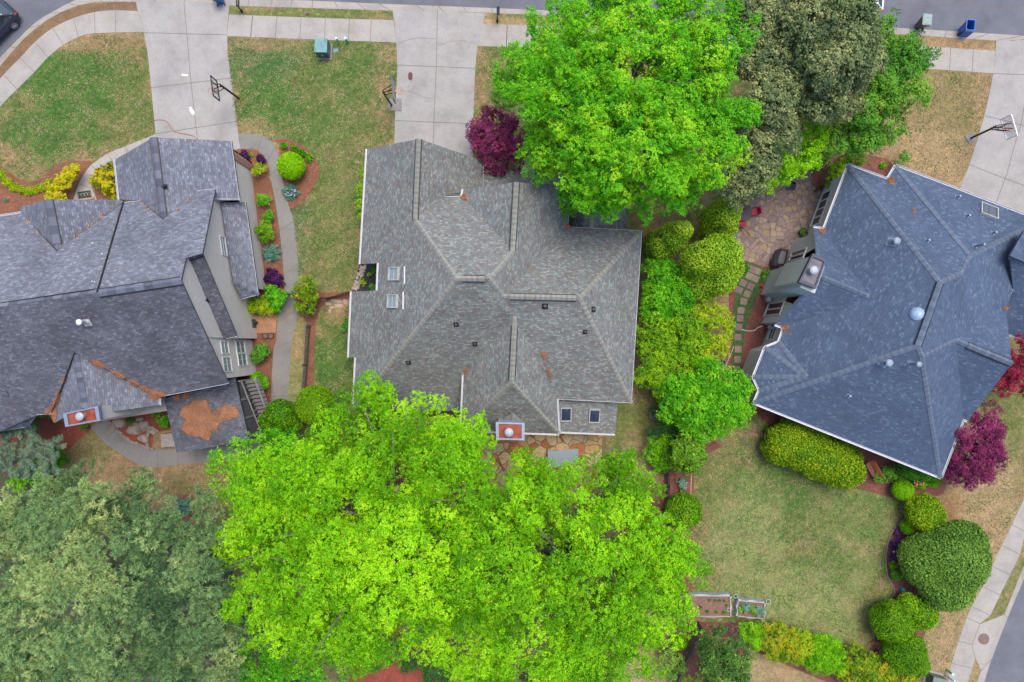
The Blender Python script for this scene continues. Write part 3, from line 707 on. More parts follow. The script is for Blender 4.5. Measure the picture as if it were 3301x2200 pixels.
def window(wallo, a, b, quad, out, cols=2, rows=2, glass=None, name="window", fw=.07, mull=.035):
    sz = [wall_hit(a, b, p) for p in quad]; s0, s1 = min(q[0] for q in sz), max(q[0] for q in sz)
    zs = sorted(q[1] for q in sz); z0, z1 = (zs[0]+zs[1])/2, (zs[2]+zs[3])/2
    ss = sorted(q[0] for q in sz); s0, s1 = (ss[0]+ss[1])/2, (ss[2]+ss[3])/2
    u = (b-a).normalized(); n = out.normalized(); c = a+u*((s0+s1)/2)+Vector((0, 0, (z0+z1)/2)); w, h = s1-s0, z1-z0
    fr = MB()
    for cx, cz, sx, szz in ((0, h/2, w+fw, fw), (0, -h/2, w+fw, fw), (w/2, 0, fw, h-fw), (-w/2, 0, fw, h-fw)): fr.box((cx, 0.03, cz), (sx, .09, szz))
    fr.box((0, .035, -h/2-fw*.8), (w+fw*2, .10, .04))
    def pl(mm): mm.v = [tuple(c+u*v[0]+n*v[1]+Vector((0, 0, v[2]))) for v in mm.v]; return mm
    wm = plain("white_window_frame", (.5,.5,.5), .5, var=.05)
    f = pl(fr).build(name, wm, wallo)
    g_ = MB(); g_.box((0, .012, 0), (w-fw, .02, h-fw)); pl(g_).build("pane", glass or M_GLASS, f)
    bm_ = MB()
    for i in range(1, cols): bm_.box((-w/2+w*i/cols, .035, 0), (mull, .03, h-fw))
    for j in range(1, rows): bm_.box((0, .035, -h/2+h*j/rows), (w-fw, .032, mull*1.3))
    if bm_.v: pl(bm_).build("glazing_bar", wm, f)
    return f
def chimney(root, corners, ztop, zbase, chase, rim, pan, flue_p, flue_r=.3, name="chimney", h=.5):
    c = [P(q, ztop) for q in corners]; xy = [(p.x, p.y) for p in c]; cc = sum(c, Vector())/4
    m = MB(); m.prism([tuple(cc.to_2d()+(p-cc).to_2d()*.86) for p in c], zbase, ztop-.25); ch = m.build(name, chase, root)
    r = MB(); o = [p for p in c]; i_ = [cc+(p-cc)*.80 for p in c]
    n = 4; vs = [(p.x, p.y, ztop) for p in o]+[(p.x, p.y, ztop) for p in i_]+[(p.x, p.y, ztop-.32) for p in o]+[(p.x, p.y, ztop-.12) for p in i_]
    r.add(vs, [(k, (k+1) % 4, 4+(k+1) % 4, 4+k) for k in range(4)]+[(8+k, 8+(k+1) % 4, (k+1) % 4, k) for k in range(4)]+[(4+k, 4+(k+1) % 4, 12+(k+1) % 4, 12+k) for k in range(4)]+[(11, 10, 9, 8)])
    r.build("cap_rim", rim, ch)
    q = MB(); q.add([(p.x, p.y, ztop-.11) for p in i_], [(0, 1, 2, 3)]); q.build("cap_pan", pan, ch)
    f = P(flue_p, ztop+h); fl = MB(); fl.tube([(f.x, f.y, ztop-.15), (f.x, f.y, ztop+h-.12)], flue_r*.72, 16); fo = fl.build("flue_pipe", M_GALV, ch, smooth=False)
    k = MB(); k.lathe((f.x, f.y, ztop+h-.14), [(flue_r, 0), (flue_r, .06), (flue_r*.6, .12), (.01, .14)], 22); k.build("flue_cap", M_SILVER, fo)
    return ch
def straw(roofs, poly, name, label, seed=0, z=None, wall=None, n=3, cat="pine straw"):
    """a flattened heap of fallen needles lying on the roof"""
    rnd = random.Random(seed); pts = smooth(poly, n, True); sz = max(max(p[0] for p in pts)-min(p[0] for p in pts), 8); jt = min(3.5, sz*.05); cx = sum(p[0] for p in pts)/len(pts); cy = sum(p[1] for p in pts)/len(pts)
    pts = [(p[0]+rnd.uniform(-jt, jt), p[1]+rnd.uniform(-jt, jt)) for p in pts]
    from mathutils.geometry import tessellate_polygon
    def at(p):
        best = None
        for r in roofs:
            h = r.bvh.ray_cast(Vector((0, 0, H)), ray(p).normalized())
            if h[0] is not None and (best is None or h[0].z > best.z): best = h[0]
        return best
    base = [at(p) for p in pts]; ok = [(p, b) for p, b in zip(pts, base) if b is not None]
    if len(ok) < 4: return None
    pts = [o[0] for o in ok]; m = MB(); k = len(pts)
    lo = [o[1]+Vector((0, 0, .004)) for o in ok]; hi = [o[1]+Vector((0, 0, .045)) for o in ok]
    tris = tessellate_polygon([[Vector((p[0], p[1], 0)) for p in pts]])
    m.v = [tuple(v) for v in lo+hi]
    for t in tris:
        t = list(t); a, b, c = [hi[i] for i in t]
        if (b-a).cross(c-a).z < 0: t.reverse()
        m.f.append(tuple(k+i for i in t))
    m.f += [(i, (i+1) % k, k+(i+1) % k, k+i) for i in range(k)]
    # loose needles over and around it
    for _ in range(int(sz*14)):
        i = rnd.randrange(k); p = pts[i]; t = rnd.random()**.4*1.04; q = (cx+(p[0]-cx)*t+rnd.gauss(0, jt), cy+(p[1]-cy)*t+rnd.gauss(0, jt)); b = at(q)
        if b is None: continue
        a = rnd.uniform(0, math.pi); d = Vector((math.cos(a), math.sin(a), 0))*rnd.uniform(.06, .14); s_ = Vector((-d.y, d.x, 0))*.1; up = Vector((0, 0, .06))
        m.add([b-d+up, b+s_+up*1.2, b+d+up, b-s_+up*1.1], [(0, 1, 2, 3)])
    o = m.build("fallen_straw", M_STRAWTOP); return tag(o, label, cat, None, "stuff")
M_STRAWTOP = mulchmat("fallen_needles", (.20,.085,.04), (.34,.16,.085), (.46,.26,.15))
# ================================================================== MIDDLE HOUSE
HM = empty("house", PX(1620,900,0), "grey-green shingled hip-roofed house in the middle, between two driveway neighbours", "house")
Vm = dict(
 g1=(1184,481,3.0), g2=(1350,448,6.7,0), g3=(1560,520,3.0), g4=(1557.7,604,3.0), gv=(1431,633,5.1), fr=(1489,634,5.1), gr=(1339,708,6.7,0),
 n1=(1162,852,3.0), n2=(1220.9,849,4.1,0), n3=(1217,937,4.1,0), n4=(1134,940.8,2.6,0), n5=(1124.5,1153.3,2.6,0), n6=(1147.5,1154,3.0,0), n7=(1140,1322,3.0,0),
 a=(1472,898,9.3), b=(1579,900,9.3),
 cl=(1494,611,5.1), cp=(1664.8,588,7.6,0), cr=(1840,601,5.1), cr2=(1831.5,731.5,5.1,0), ce=(1654,812,7.6,0),
 cv=(1622.7,955,8.3,0), rr=(1869.8,961,8.3,0), tr=(2069.5,744,4.2), br=(2036,1300,4.2),
 wl=(1495,1205,4.0), wt=(1659,1020,7.4,0), we=(1649.7,1231.8,7.2,0), wbl=(1487,1388,3.6), wbr=(1802,1399,3.6), wr=(1795,1288,4.0,0), bl=(1493,1326,3.4,0))
Fm = [
 ('g1','g2','gr','a','n7','n6','n5','n4','n3','n2','n1'),         # left slope
 ('g3','g4','gv','gr','g2'),                                       # garage right slope
 ('gv','fr','ce','b','a','gr'),                                    # front hip
 ('cl','cp','ce','fr'),                                            # centre gable left
 ('cp','cr','cr2','cv','b','ce'),                                  # centre gable right
 ('cr2','tr','rr','cv'),                                           # right front slope
 ('tr','br','rr'),                                                 # right hip
 ('a','b','cv','wt','wl','bl','n7'),                                # rear slope, left
 ('cv','rr','br','wr','wt'),                                       # rear slope, right
 ('wl','wbl','we','wt'), ('wbl','wbr','we'), ('wbr','wr','wt','we')]
RM = Roof("roof", HM, Vm, Fm, eq=[('g2','gr'),('a','b'),('cp','ce'),('cv','rr'),('wt','we'),('g1','n1'),('tr','br'),('wbl','wbr'),('g1','g3')], mat=M_ROOF_M, cap=M_CAP_M)
Rp = Roof("porch_roof", HM, dict(a=(1559,552,2.8), b=(1850,560,2.8), c=(1850,650,3.7), d=(1557,645,3.7)), [('a','b','c','d')], mat=M_ROOF_M, cap=M_CAP_M)
Rg = Roof("low_front_roof", HM, dict(a=(1838,585,2.9), b=(1912,560,4.5), c=(2023,598,2.9), d=(2018,746,2.9), e=(1905,752,4.5), f=(1832,745,2.9)), [('a','b','e','f'), ('b','c','d','e')], eq=[('b','e')], mat=M_ROOF_M, cap=M_CAP_M)
Rs = Roof("shed_roof", HM, dict(a=(1792,1283,3.55), b=(1993,1296,3.55), c=(1982.6,1399,2.7), d=(1802.8,1392,2.7)), [('a','b','c','d')], mat=M_ROOF_M, cap=M_CAP_M)
Rx = Roof('lower_slope', HM, dict(a=(1436,628,4.97), b=(1557,603,2.95), c=(1557,662,2.95), d=(1436,662,4.97)), [('a','b','c','d')], mat=M_ROOF_M, cap=M_CAP_M)
RM.gutter([('g1','n1'),('n2','n3'),('n4','n5'),('n6','n7'),('g3','g4'),('gv','fr'),('cr','cr2'),('cr2','tr'),('tr','br'),('br','wr'),('wl','wbl'),('wbl','wbr'),('wbr','wr'),('cl','fr')][:])
Rp.gutter([('a','b')]); Rs.gutter([('d','c')])
VR = dict(w=.34, step=.16, vent=True, name="ridge_vent")
RM.caps([('g2','gr')], **VR); RM.caps([('cp',(1652,806))], **VR)
RM.caps([((1490,898),(1562,899))], **VR); RM.caps([((1645,956),(1857,961))], **VR); RM.caps([((1659,1050),(1650,1226))], **VR)
RM.caps([('gr','a'),('a',(1490,898)),('b','ce'),('b','cv'),('rr','tr'),('rr','br'),('a','n7'),('we','wbl'),('we','wbr'),('wt',(1659,1050)),('ce',(1652,806)),('cv',(1645,956))], w=.28, step=.17, seed=8)
Rg.caps([('b','e')], w=.32, step=.17)
footm = inset([RM.p[k] for k in ('g1','g3','g4','gv','fr','cl','cr','cr2','tr','br','wr','wbr','wbl','wl','bl','n7','n6','n5','n4','n3','n2','n1')], .32)
walls("wall", HM, footm, RM, M_WALL_M)
walls("low_wall", HM, inset([Rs.p[k] for k in 'abcd'], .25), Rs, M_WALL_M)
walls("low_wall", HM, inset([Rg.p[k] for k in 'acdf'], .3), Rg, M_WALL_M)
walls("porch_post", HM, inset([Rp.p[k] for k in 'abcd'], .3), Rp, M_WALL_M)
for q in (Q(1,1,[(1197,950),(1275,948),(1270,1055),(1193,1055)]), Q(1,1,[(1187,1180),(1262,1180),(1258,1288),(1183,1286)])):
    skylight(RM, q, rise=.14)
for q in (Q(1,1,[(1318,942),(1324,942),(1317,1088),(1311,1088)]), Q(1,1,[(1307,1155),(1313,1155),(1306,1302),(1300,1302)])):
    a, b = RM.hit(q[0])[0], RM.hit(q[2])[0]; m = MB(); m.tube([a+Vector((0,0,.05)), b+Vector((0,0,.05))], .05, 6); m.build("rain_diverter", M_WHITE, HM)
for q in (Q(2,2,[(548,692),(632,692),(626,800),(542,798)]), Q(2,2,[(788,703),(872,706),(864,812),(780,810)])): skylight(Rs, q, dark=True, rise=.12)
for p, r in ((Q(1,1,[(1752,1430)])[0], .1), (Q(2,1,[(1910,155)])[0], .1), (Q(2,1,[(1350,312)])[0], .1), (Q(1,2,[(410,1275)])[0], .12), (Q(1,2,[(818,1302)])[0], .11), (Q(2,2,[(748,52)])[0], .09)):
    pipe_vent(RM, p, r*.75, .2)
chimney(HM, Q(2,1,[(2085,812),(2330,820),(2328,968),(2088,962)]), 7.6, 3.0, M_WALL_M, M_BLUECAP, M_RUST, Q(2,1,[(2197,903)])[0], .27)
cb = Roof("cricket_roof", HM, dict(a=(1606,1362,5.3), b=(1652,1328,6.2), c=(1692,1366,5.3), d=(1650,1380,6.2)), [('a','b','d'),('b','c','d')], mat=M_ROOF_M, cap=M_CAP_M)
# ================================================================== LEFT HOUSE
HL = empty("house", PX(560,900,0), "blue-grey gabled two-storey house with a tall beige side wall, left of the three", "house")
Vl = dict(
 g1=(371,514.7,3.6), g2=(493.6,443.9,6.0,0), g3=(746,455,3.6), g4=(773,645.4,3.6), g5=(692,646,4.6,0), gvr=(637,614.8,4.8,0), gr=(526,709.7,6.0,0), gvl=(451.5,647,4.8,0), g6=(384.6,643.5,3.6))
Fl = [('g1','g2','gr','gvl','g6'), ('g2','g3','g4','g5','gvr','gr')]
RLg = Roof("garage_roof", HL, Vl, Fl, eq=[('g2','gr'),('g1','g6'),('g3','g4')], mat=M_ROOF_L, cap=M_CAP_L)
Vr = dict(a=(398,653,4.9), gl=(451.5,647,4.85,1), rg=(526,709.7,6.2,0), gr_=(637,614.8,4.85,1), c=(694.5,609,4.85), d2=(652.4,817.6,8.35,0), d1=(599,833,8.5,0), pk=(583.5,903,10.2), pl=(314,942,10.2), w=(594,873,9.6,0),
 rc=(736.6,1237.5,5.9), rb=(512.8,1282,5.9,0), dt=(239,1136,7.9,0), d3=(765,1085.5,4.9,0), d4=(702,1099.7,5.1,0))
RLr = Roof("roof", HL, Vr, [('a','gl','rg','gr_','c','d2','d1','pk','pl')], eq=[('pk','pl'),('a','c')], mat=M_ROOF_L, cap=M_CAP_L)
# rear slope of both sections, with the left part of the ridge a step lower
Vb = dict(pk=(583.5,905.5,10.15), pl=(316,945.5,10.15), p0=(0,990,10.15), pm=(-260,1027,10.1), rc=(736.6,1237.5,5.9), rb=(512.8,1281,5.9), dt=(239,1136,7.9,0), vb=(164.5,1334,5.9), ve=(118,1339,5.9), h1=(-30,1405,5.6,0), hh=(-190,1430,5.6), )
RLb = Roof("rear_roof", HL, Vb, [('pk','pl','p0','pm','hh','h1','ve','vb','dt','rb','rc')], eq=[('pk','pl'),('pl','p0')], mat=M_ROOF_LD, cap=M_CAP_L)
Vf = dict(a=(397,654,4.8), b=(314,944,10.0), c=(0,990,10.0), c2=(-260,1027,10.0), d=(-260,745,4.6), e=(0,699,4.8), f=(69,688,4.8), v=(183,812,6.9,0))
RLf = Roof("front_roof", HL, Vf, [('a','b','c','c2','d','e','f','v')], eq=[('b','c'),('a','e')], mat=M_ROOF_L, cap=M_CAP_L)
RLd = Roof("front_gable_roof", HL, dict(v=(183,813,7.0), p=(153,643.5,7.0,0), r=(382.7,644.6,4.2), r2=(400,650,4.7,0), l=(62,668,4.6,0), l2=(69,688,4.8), p2=(160,643,7.0,0)), [('p','v','r2','r'), ('p','l','l2','v')], eq=[('p','v')], mat=M_ROOF_L, cap=M_CAP_L)
RLe = Roof("rear_gable_roof", HL, dict(t=(239,1136,7.9), e=(270,1316,7.7,0), r=(512.8,1306,5.2), r1=(512,1284,5.6), l=(176,1363,5.3), l1=(164.5,1336,5.6), m=(342,1331,6.4,0)), [('t','e','m','r','r1'), ('t','l1','l','e')], eq=[('t','e')], mat=M_ROOF_L, cap=M_CAP_L)
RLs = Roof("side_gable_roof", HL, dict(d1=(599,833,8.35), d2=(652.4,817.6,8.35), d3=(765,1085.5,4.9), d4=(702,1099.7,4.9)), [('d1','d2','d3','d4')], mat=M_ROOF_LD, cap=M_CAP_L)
RLp = Roof("pent_roof", HL, dict(t1=(711.7,655,3.5), e1=(792,651,2.75), e2=(834,951.5,2.75), h=(753,910,3.5), b=(781,965,2.75)), [('t1','e1','e2','h'), ('h','e2','b')], mat=M_ROOF_L, cap=M_CAP_L)
RLt = Roof("rear_bay_roof", HL, dict(a=(8,1264,7.2), b=(121,1335,4.9), c=(90,1377,4.6), d=(-60,1402,4.6), e=(-90,1290,7.2)), [('a','b','c'), ('a','c','d','e')], mat=M_ROOF_L, cap=M_CAP_L)
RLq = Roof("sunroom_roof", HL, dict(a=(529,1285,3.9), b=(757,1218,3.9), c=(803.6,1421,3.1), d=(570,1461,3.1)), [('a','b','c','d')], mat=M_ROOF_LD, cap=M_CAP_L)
LR = dict(w=.42, step=.5, vent=True, name="ridge_vent", lift=.04)
RLg.caps([('g2','gr')], **LR); RLf.caps([('b','c')], **LR); RLb.caps([('pl','pk')], **LR); RLd.caps([('p',(181,785))], **LR)
RLs.caps([('d1','d2')], w=.34, step=.5, vent=True, name="ridge_vent")
RLe.caps([('t','e')], w=.4, step=.3); RLp.caps([('h','e2')], w=.25, step=.25); RLt.caps([('a','b'),('a','c')], w=.4, step=.25)
rk = MB(); a, b = Vector(RLr.p['a']), Vector(RLr.p['pl']); rk.tube([a+Vector((0,0,.02)), b+Vector((0,0,.02))], .06, 6); rk.build("rake_edge", M_DARK, HL)
for r, prs in ((RLg, [('g1','g6'),('g3','g4'),('g4','g5')]), (RLr, [('a','gl'),('gr_','c')]), (RLb, [('rc','rb'),('vb','ve')]), (RLf, [('f','e'),('e','d')]), (RLp, [('e1','e2'),('e2','b')]), (RLs, [('d3','d4')]), (RLt, [('b','c'),('c','d')]), (RLe, [('r','r1'),('l','l1')])):
    r.gutter([(y, x) if False else (x, y) for x, y in prs])
# walls: outer side wall (front half), recessed wall (rear half), low bump under the pent roof, garage
def lx(y): return -839+.137*(y+187)-6
def lx0(y): return -841+.137*(y+27)
allL = [RLr, RLb, RLf, RLs, RLd]
w1a, w1b = MT(lx(-438), -438), MT(lx(-8), -8)
rc = RLb.p['rc']
w0y = -rc.y*K-14
w0a, w0b = MT(lx0(-230), -230), MT(lx0(w0y), w0y)
foot_back = [w0b, MT(-1560, w0y+105), MT(-1640, -330), MT(lx(-438)-700, -380), w1a]
wo, _ = walls("wall", HL, [w1a, w1b], [RLr, RLs], M_WALL_L, open_=True, step=.2)
wo0, _ = walls("wall", HL, [w0a, w0b], [RLr, RLb], M_WALL_L, open_=True, step=.2)
walls("wall", HL, [w1b, MT(lx0(-8), -11)], [RLr, RLs, RLb], M_WALL_L, open_=True)
walls("wall", HL, foot_back, allL, M_WALL_L, open_=True)
walls("garage_wall", HL, inset([RLg.p[k] for k in ('g1','g3','g4','g6')], .3), RLg, M_WALL_L)
fa, fb = P(Q(1,0,[(2118,135)])[0]), P(Q(1,0,[(2245,1140)])[0])
wb, _ = walls("low_wall", HL, [P(Q(1,0,[(2118,135)])[0])+Vector((-1.0,-.1,0)), fa, fb, fb+Vector((-1.3,.2,0))], [RLp, RLg], M_WALL_L, default=2.75, open_=True)
# brick return with the dark downpipe at the garage corner
m = MB(); q0 = P(Q(0,0,[(2125,1415)])[0]); q1 = P(Q(0,0,[(2125,1440)])[0])
m.box((q0.x-.12, (q0.y+q1.y)/2+.1, 1.75), (.3, .45, 3.5)); m.build("brick_corner", M_BRICK, HL)
m = MB(); m.tube([(q0.x-.05, q0.y+.38, .02), (q0.x-.05, q0.y+.38, 3.5)], .055, 6); m.build("downpipe", M_DARK, HL)
E = Vector((1, -.13, 0))
window(wo, w1a, w1b, Q(1,0,[(1848,685),(1885,690),(1912,848),(1868,842)]), E, 1, 2, fw=.06)
for q in ([(1855,133),(1913,130),(1925,233),(1865,235)], [(1870,268),(1937,266),(1950,386),(1885,388)], [(1982,128),(2050,130),(2064,228),(1990,232)], [(1995,236),(2064,236),(2083,334),(2008,334)]):
    window(wo0, w0a, w0b, Q(2,0,q), E, 2, 2, fw=.06, mull=.022)
window(wo0, w0a, w0b, Q(1,0,[(1955,1385),(2012,1385),(2028,1462),(1972,1466)]), E, 2, 2, fw=.06, mull=.022)
# belt board between the storeys
a_, b_ = w0a.lerp(w0b, .62), w0b; m = MB()
for z in (3.0,): m.add([a_+Vector((.02,0,z-.08)), b_+Vector((.02,0,z-.08)), b_+Vector((.14,-.02,z-.08)), a_+Vector((.14,-.02,z-.08)), a_+Vector((.02,0,z+.08)), b_+Vector((.02,0,z+.08)), b_+Vector((.14,-.02,z+.08)), a_+Vector((.14,-.02,z+.08))], [(0,1,2,3),(7,6,5,4),(0,4,5,1),(1,5,6,2),(2,6,7,3),(3,7,4,0)])
dpipe = [wall_hit(w0a, w0b, p) for p in Q(2,0,[(1985,105),(2125,118)])]
u0 = (w0b-w0a).normalized(); m = MB(); m.tube([w0a+u0*s_+Vector((.1, 0, z_)) for s_, z_ in dpipe], .06, 6); m.build("downpipe", M_DARK, HL)
# sunroom under its low roof: louvred dark side, railing posts
sa, sb = RLq.p['b'], RLq.p['c']
fq = inset([RLq.p[k] for k in 'abcd'], .25)
ws, _ = walls("sunroom_wall", HL, fq, RLq, plain("dark_screen", (.03,.03,.035), .8), default=3)
lm = MB(); pA, pB = fq[1], fq[2]; uu = (pB-pA).normalized(); nn = Vector((uu.y, -uu.x, 0)); nn = nn if nn.x > 0 else -nn; Lq = (pB-pA).length
for k in range(17):
    z = .35+k*.15
    lm.add([pA+nn*.02+Vector((0,0,z+.06)), pB+nn*.02+Vector((0,0,z+.06)), pB+nn*.12+Vector((0,0,z)), pA+nn*.12+Vector((0,0,z))], [(0,1,2,3),(3,2,1,0)])
lm.build("louvre", plain("grey_louvre", (.10,.10,.115), .7), ws)
tm = MB()
for t in (0, .33, .66, 1): q = pA.lerp(pB, t)+nn*.1; tm.box((q.x, q.y, 1.5), (.12, .12, 3.0), math.atan2(uu.y, uu.x))
tm.build("post", plain("grey_post", (.24,.23,.23), .7), ws)
# outside stairs beside the sunroom
stp = MB(); nS = 14
for k in range(nS):
    c = pA.lerp(pB, (k+.5)/nS)+nn*.75; z = 2.3*(1-(k+.5)/nS); stp.box((c.x, c.y, z), (Lq/nS*.72, 1.0, .05), math.atan2(uu.y, uu.x))
so = stp.build("stair", plain("weathered_tread", (.13,.12,.125), .8), HL)
rl = MB()
for off in (.3, 1.22):
    a = pA+nn*off+Vector((0,0,3.1)); b = pB+nn*off+Vector((0,0,.9)); rl.tube([a, b], .06, 4)
    for k in range(0, nS+1, 2): q = a.lerp(b, k/nS); rl.tube([q, q-Vector((0,0,.85))], .03, 4)
rl.build("handrail", plain("grey_post", (.24,.23,.23), .7), so)
# deck step and low ribbed bay roof behind the chimney
bq = [P(p, 3.4) for p in Q(2,0,[(832,690),(895,655),(1400,610),(1405,718),(848,806)])]
m = MB(); m.prism([(p.x, p.y) for p in bq], 3.2, 3.4)
for k in range(26):
    a = bq[0].lerp(bq[3], k/26); b = bq[4].lerp(bq[3], k/26); a = bq[1].lerp(bq[2], k/26); m.add([a+Vector((0,0,.03)), a+Vector((.04,0,.03)), b+Vector((.04,0,.03)), b+Vector((0,0,.03))], [(3,2,1,0)])
m.build("bay_roof", plain("beige_metal", (.33,.31,.30), .6), HL)
m = MB(); m.prism([(p.x, p.y) for p in inset(bq, .3)], 0, 3.2); m.build("bay_wall", M_TRIMD, HL)
chimney(HL, Q(2,0,[(530,742),(825,677),(845,802),(550,855)]), 8.6, 0, M_WALL_L, M_BLUECAP, M_RUST, Q(2,0,[(660,768)])[0], .25, h=.35)
DS = empty("deck_stair", PX(535,1435,0), "small grey ribbed garden step unit beside the sunroom roof", "steps")
m = MB(); pts = [P(p, .5) for p in Q(2,0,[(1355,915),(1450,905),(1480,1020),(1365,1025)])]; m.prism([(p.x,p.y) for p in pts], 0, .5); m.build("landing", plain("weathered_tread", (.13,.12,.125), .8), DS)
m = MB()
for k in range(8):
    a = pts[0].lerp(pts[1], (k+.5)/8); b = pts[3].lerp(pts[2], (k+.5)/8); d = (b-a); c = (a+b)/2; m.box((c.x, c.y, .53), (d.length, .11, .03), math.atan2(d.y, d.x))
m.build("slat", plain("grey_slat", (.25,.22,.21), .8), DS)
pipe_vent(RLg, Q(1,0,[(1385,270)])[0], .09, .25); pipe_vent(RLs, Q(1,0,[(1740,1228)])[0], .07, .25)
pipe_vent(RLb, Q(1,0,[(735,1412)])[0], .10, .75, mat=M_GALV, cap=plain("white_cap", (.6,.6,.6), .5))
m = MB()
for k, p in enumerate(Q(1,0,[(780,1065),(800,1068),(865,833),(300,595),(783,740),(180,1230)])):
    q, n_ = RLf.hit(p); m.box((q.x, q.y, q.z+.04), (.06,.06,.03), k)
m.build("roof_debris", plain("white_cap", (.6,.6,.6), .5), HL)
# ================================================================== RIGHT HOUSE
M_BLUECAP2 = plain('pale_slate_metal', (.20,.25,.33), .5, .1)
HR = empty("house", PX(2950,1050,0), "slate-blue hip-roofed house set at an angle, right of the three", "house")
e = 3.7
Vq = dict(
 r1=(2734,532.5,e), r2=(2860,578.4,e), r3=(2887,535,e), r4=(3301,693,e), r5=(3440,746,e),
 l1=(2655.5,739,e), l2=(2623,734,e), l3=(2575,926.7,e,0), l4=(2499.7,1047,e), l5=(2527,1056.8,e), l6=(2510,1103.6,e), b1=(2466,1120.8,e), b2=(2428.5,1216.5,e), b3=(2447.7,1258.6,e), bl=(2430.8,1299.5,e),
 br=(3032.4,1539.8,e), k1=(3105,1352,e), k2=(3120,1358,e), gp=(3262,1172,6.9,0), k3=(3243,993.6,e,0),
 N1=(3032.4,911.4,8.6), V1=(3103,879,8.3,0), N2=(3128,825,8.4,0), N2r=(3301,741,8.4,0), N2s=(3440,676,8.4,0), N3=(2959.7,1115,8.6), N4=(2973,1151,8.1,0), N5=(3082,1096,7.1,0), 
 sp=(2801,955.4,6.6,0), sr=(2640,888,6.6,0), vv=(2598,1215,5.9,0), k4=(3266,932,e,0), w1=(3255,825,6.4,0), w2=(3440,900,6.4,0), k5=(3440,985,e,0))
Fq = [
 ('r1','r2','V1','N1'), ('r2','r3','N2','V1'), ('r3','r4','r5','N2s','N2r','N2'),
 ('r1','N1','N3','vv','bl','b3','b2','b1','l6','l5','sp','l1') if False else ('r1','N1','N3','vv','l6','l5','sp','l1'),
 ('l1','sp','sr','l2'), ('sr','sp','l5','l4'),
 ('N3','bl','br','N4'), ('N4','br','k1','N5'), ('k1','k2','gp','N5'), ('N5','gp','k3'),
 ('N1','V1','N2','N2r','w1','k4','k3','N5','N4','N3'),
 ('l6','b1','vv'), ('b1','b2','vv'), ('b2','b3','vv'), ('b3','bl','vv'), ('vv','bl','N3')]
RR = Roof("roof", HR, Vq, Fq, eq=[('N1','N3'),('N2','N2r'),('sr','sp'),('r1','l1'),('gp','N5')], mat=M_ROOF_R, cap=M_CAP_R, fasc=plain("grey_fascia", (.4,.4,.42), .6))
RR2 = Roof("wing_roof", HR, dict(w1=(3255,825,6.4), w2=(3440,905,6.4), d=(3440,1150,3.3), c=(3254,1079,3.3), b=(3238,1000,3.9,0), a=(3266,932,5.0,0)), [('w1','w2','d','c','b','a')], eq=[('c','d')], mat=M_ROOF_R, cap=M_CAP_R)
RR3 = Roof("wing_roof", HR, dict(w1=(3255,825,6.4), w2=(3440,905,6.4), d=(3440,770,4.4), c=(3301,745,7.0)), [('w1','w2','d','c')], mat=M_ROOF_R, cap=M_CAP_R)
RR.gutter([('r1','r2'),('r2','r3'),('r3','r4'),('r4','r5'),('l1','r1'),('l2','l1'),('l5','l4'),('l6','l5'),('b1','l6'),('b2','b1'),('b3','b2'),('bl','b3'),('br','bl'),('k1','br'),('k2','k1')][:], w=-.11)
RR2.gutter([('c','d')], w=.11); RR2.gutter([('a','b')], w=.11)
RR.caps([('N1','N3')], w=.36, step=.3, vent=True, name="ridge_vent"); RR.caps([((3120,1113),'gp')], w=.36, step=.3, vent=True, name="ridge_vent")
RR.caps([('r1','N1'),('r3','N2'),('N1','V1'),('V1','N2'),('N2','N2r'),('N3','bl'),('N3','N4'),('N4','br'),('N4','N5'),('N5',(3120,1113)),('sr','sp'),('vv','b1'),('vv','b2'),('vv','b3'),('vv','l6')], w=.32, step=.2, seed=12)
RR2.caps([('w1','w2')], w=.34, step=.2)
fR = inset([RR.p[k] for k in ('r1','r2','r3','r5','k3','k2','k1','br','bl','b3','b2','b1','l6','l5','l4','l2','l1')], .30)
wr, segs = walls("wall", HR, fR, [RR, RR2], M_WALL_R)
ni = {k: i for i, k in enumerate(('r1','r2','r3','r5','k3','k2','k1','br','bl','b3','b2','b1','l6','l5','l4','l2','l1'))}
def seg(a, b): return fR[ni[a]], fR[ni[b]]
Wn = Vector((-1, -.38, 0)).normalized(); Wn = Vector((-.934, .357, 0))
A1, B1 = seg('l1', 'r1')
window(wr, A1, B1, Q(1,3,[(745,278),(700,258+70),(548,615),(600,598)]) if False else Q(1,3,[(662,335),(745,280),(628,572),(548,618)]), Wn, 4, 1, glass=M_GLASSD, fw=.1, mull=.1)
for fr_ in (.28, .36, .64, .72): pass
A2, B2 = seg('l2', 'l4')
window(wr, A2, B2, Q(1,3,[(402,840),(528,768),(500,862),(365,905)]), Wn, 2, 1, glass=M_GLASSD, fw=.10, mull=.12)
window(wr, A2, B2, Q(1,3,[(208,1268),(342,1222),(300,1335),(160,1366)]), Wn, 2, 1, glass=M_GLASSD, fw=.10, mull=.12)
A3, B3 = seg('l5', 'l6')
window(wr, A3, B3, Q(1,3,[(228,1462),(275,1455),(245,1550),(190,1560)]), Wn, 1, 2, glass=M_GLASSD, fw=.08, mull=.05)
# mullions of the tall patio window
u1 = (B1-A1).normalized()
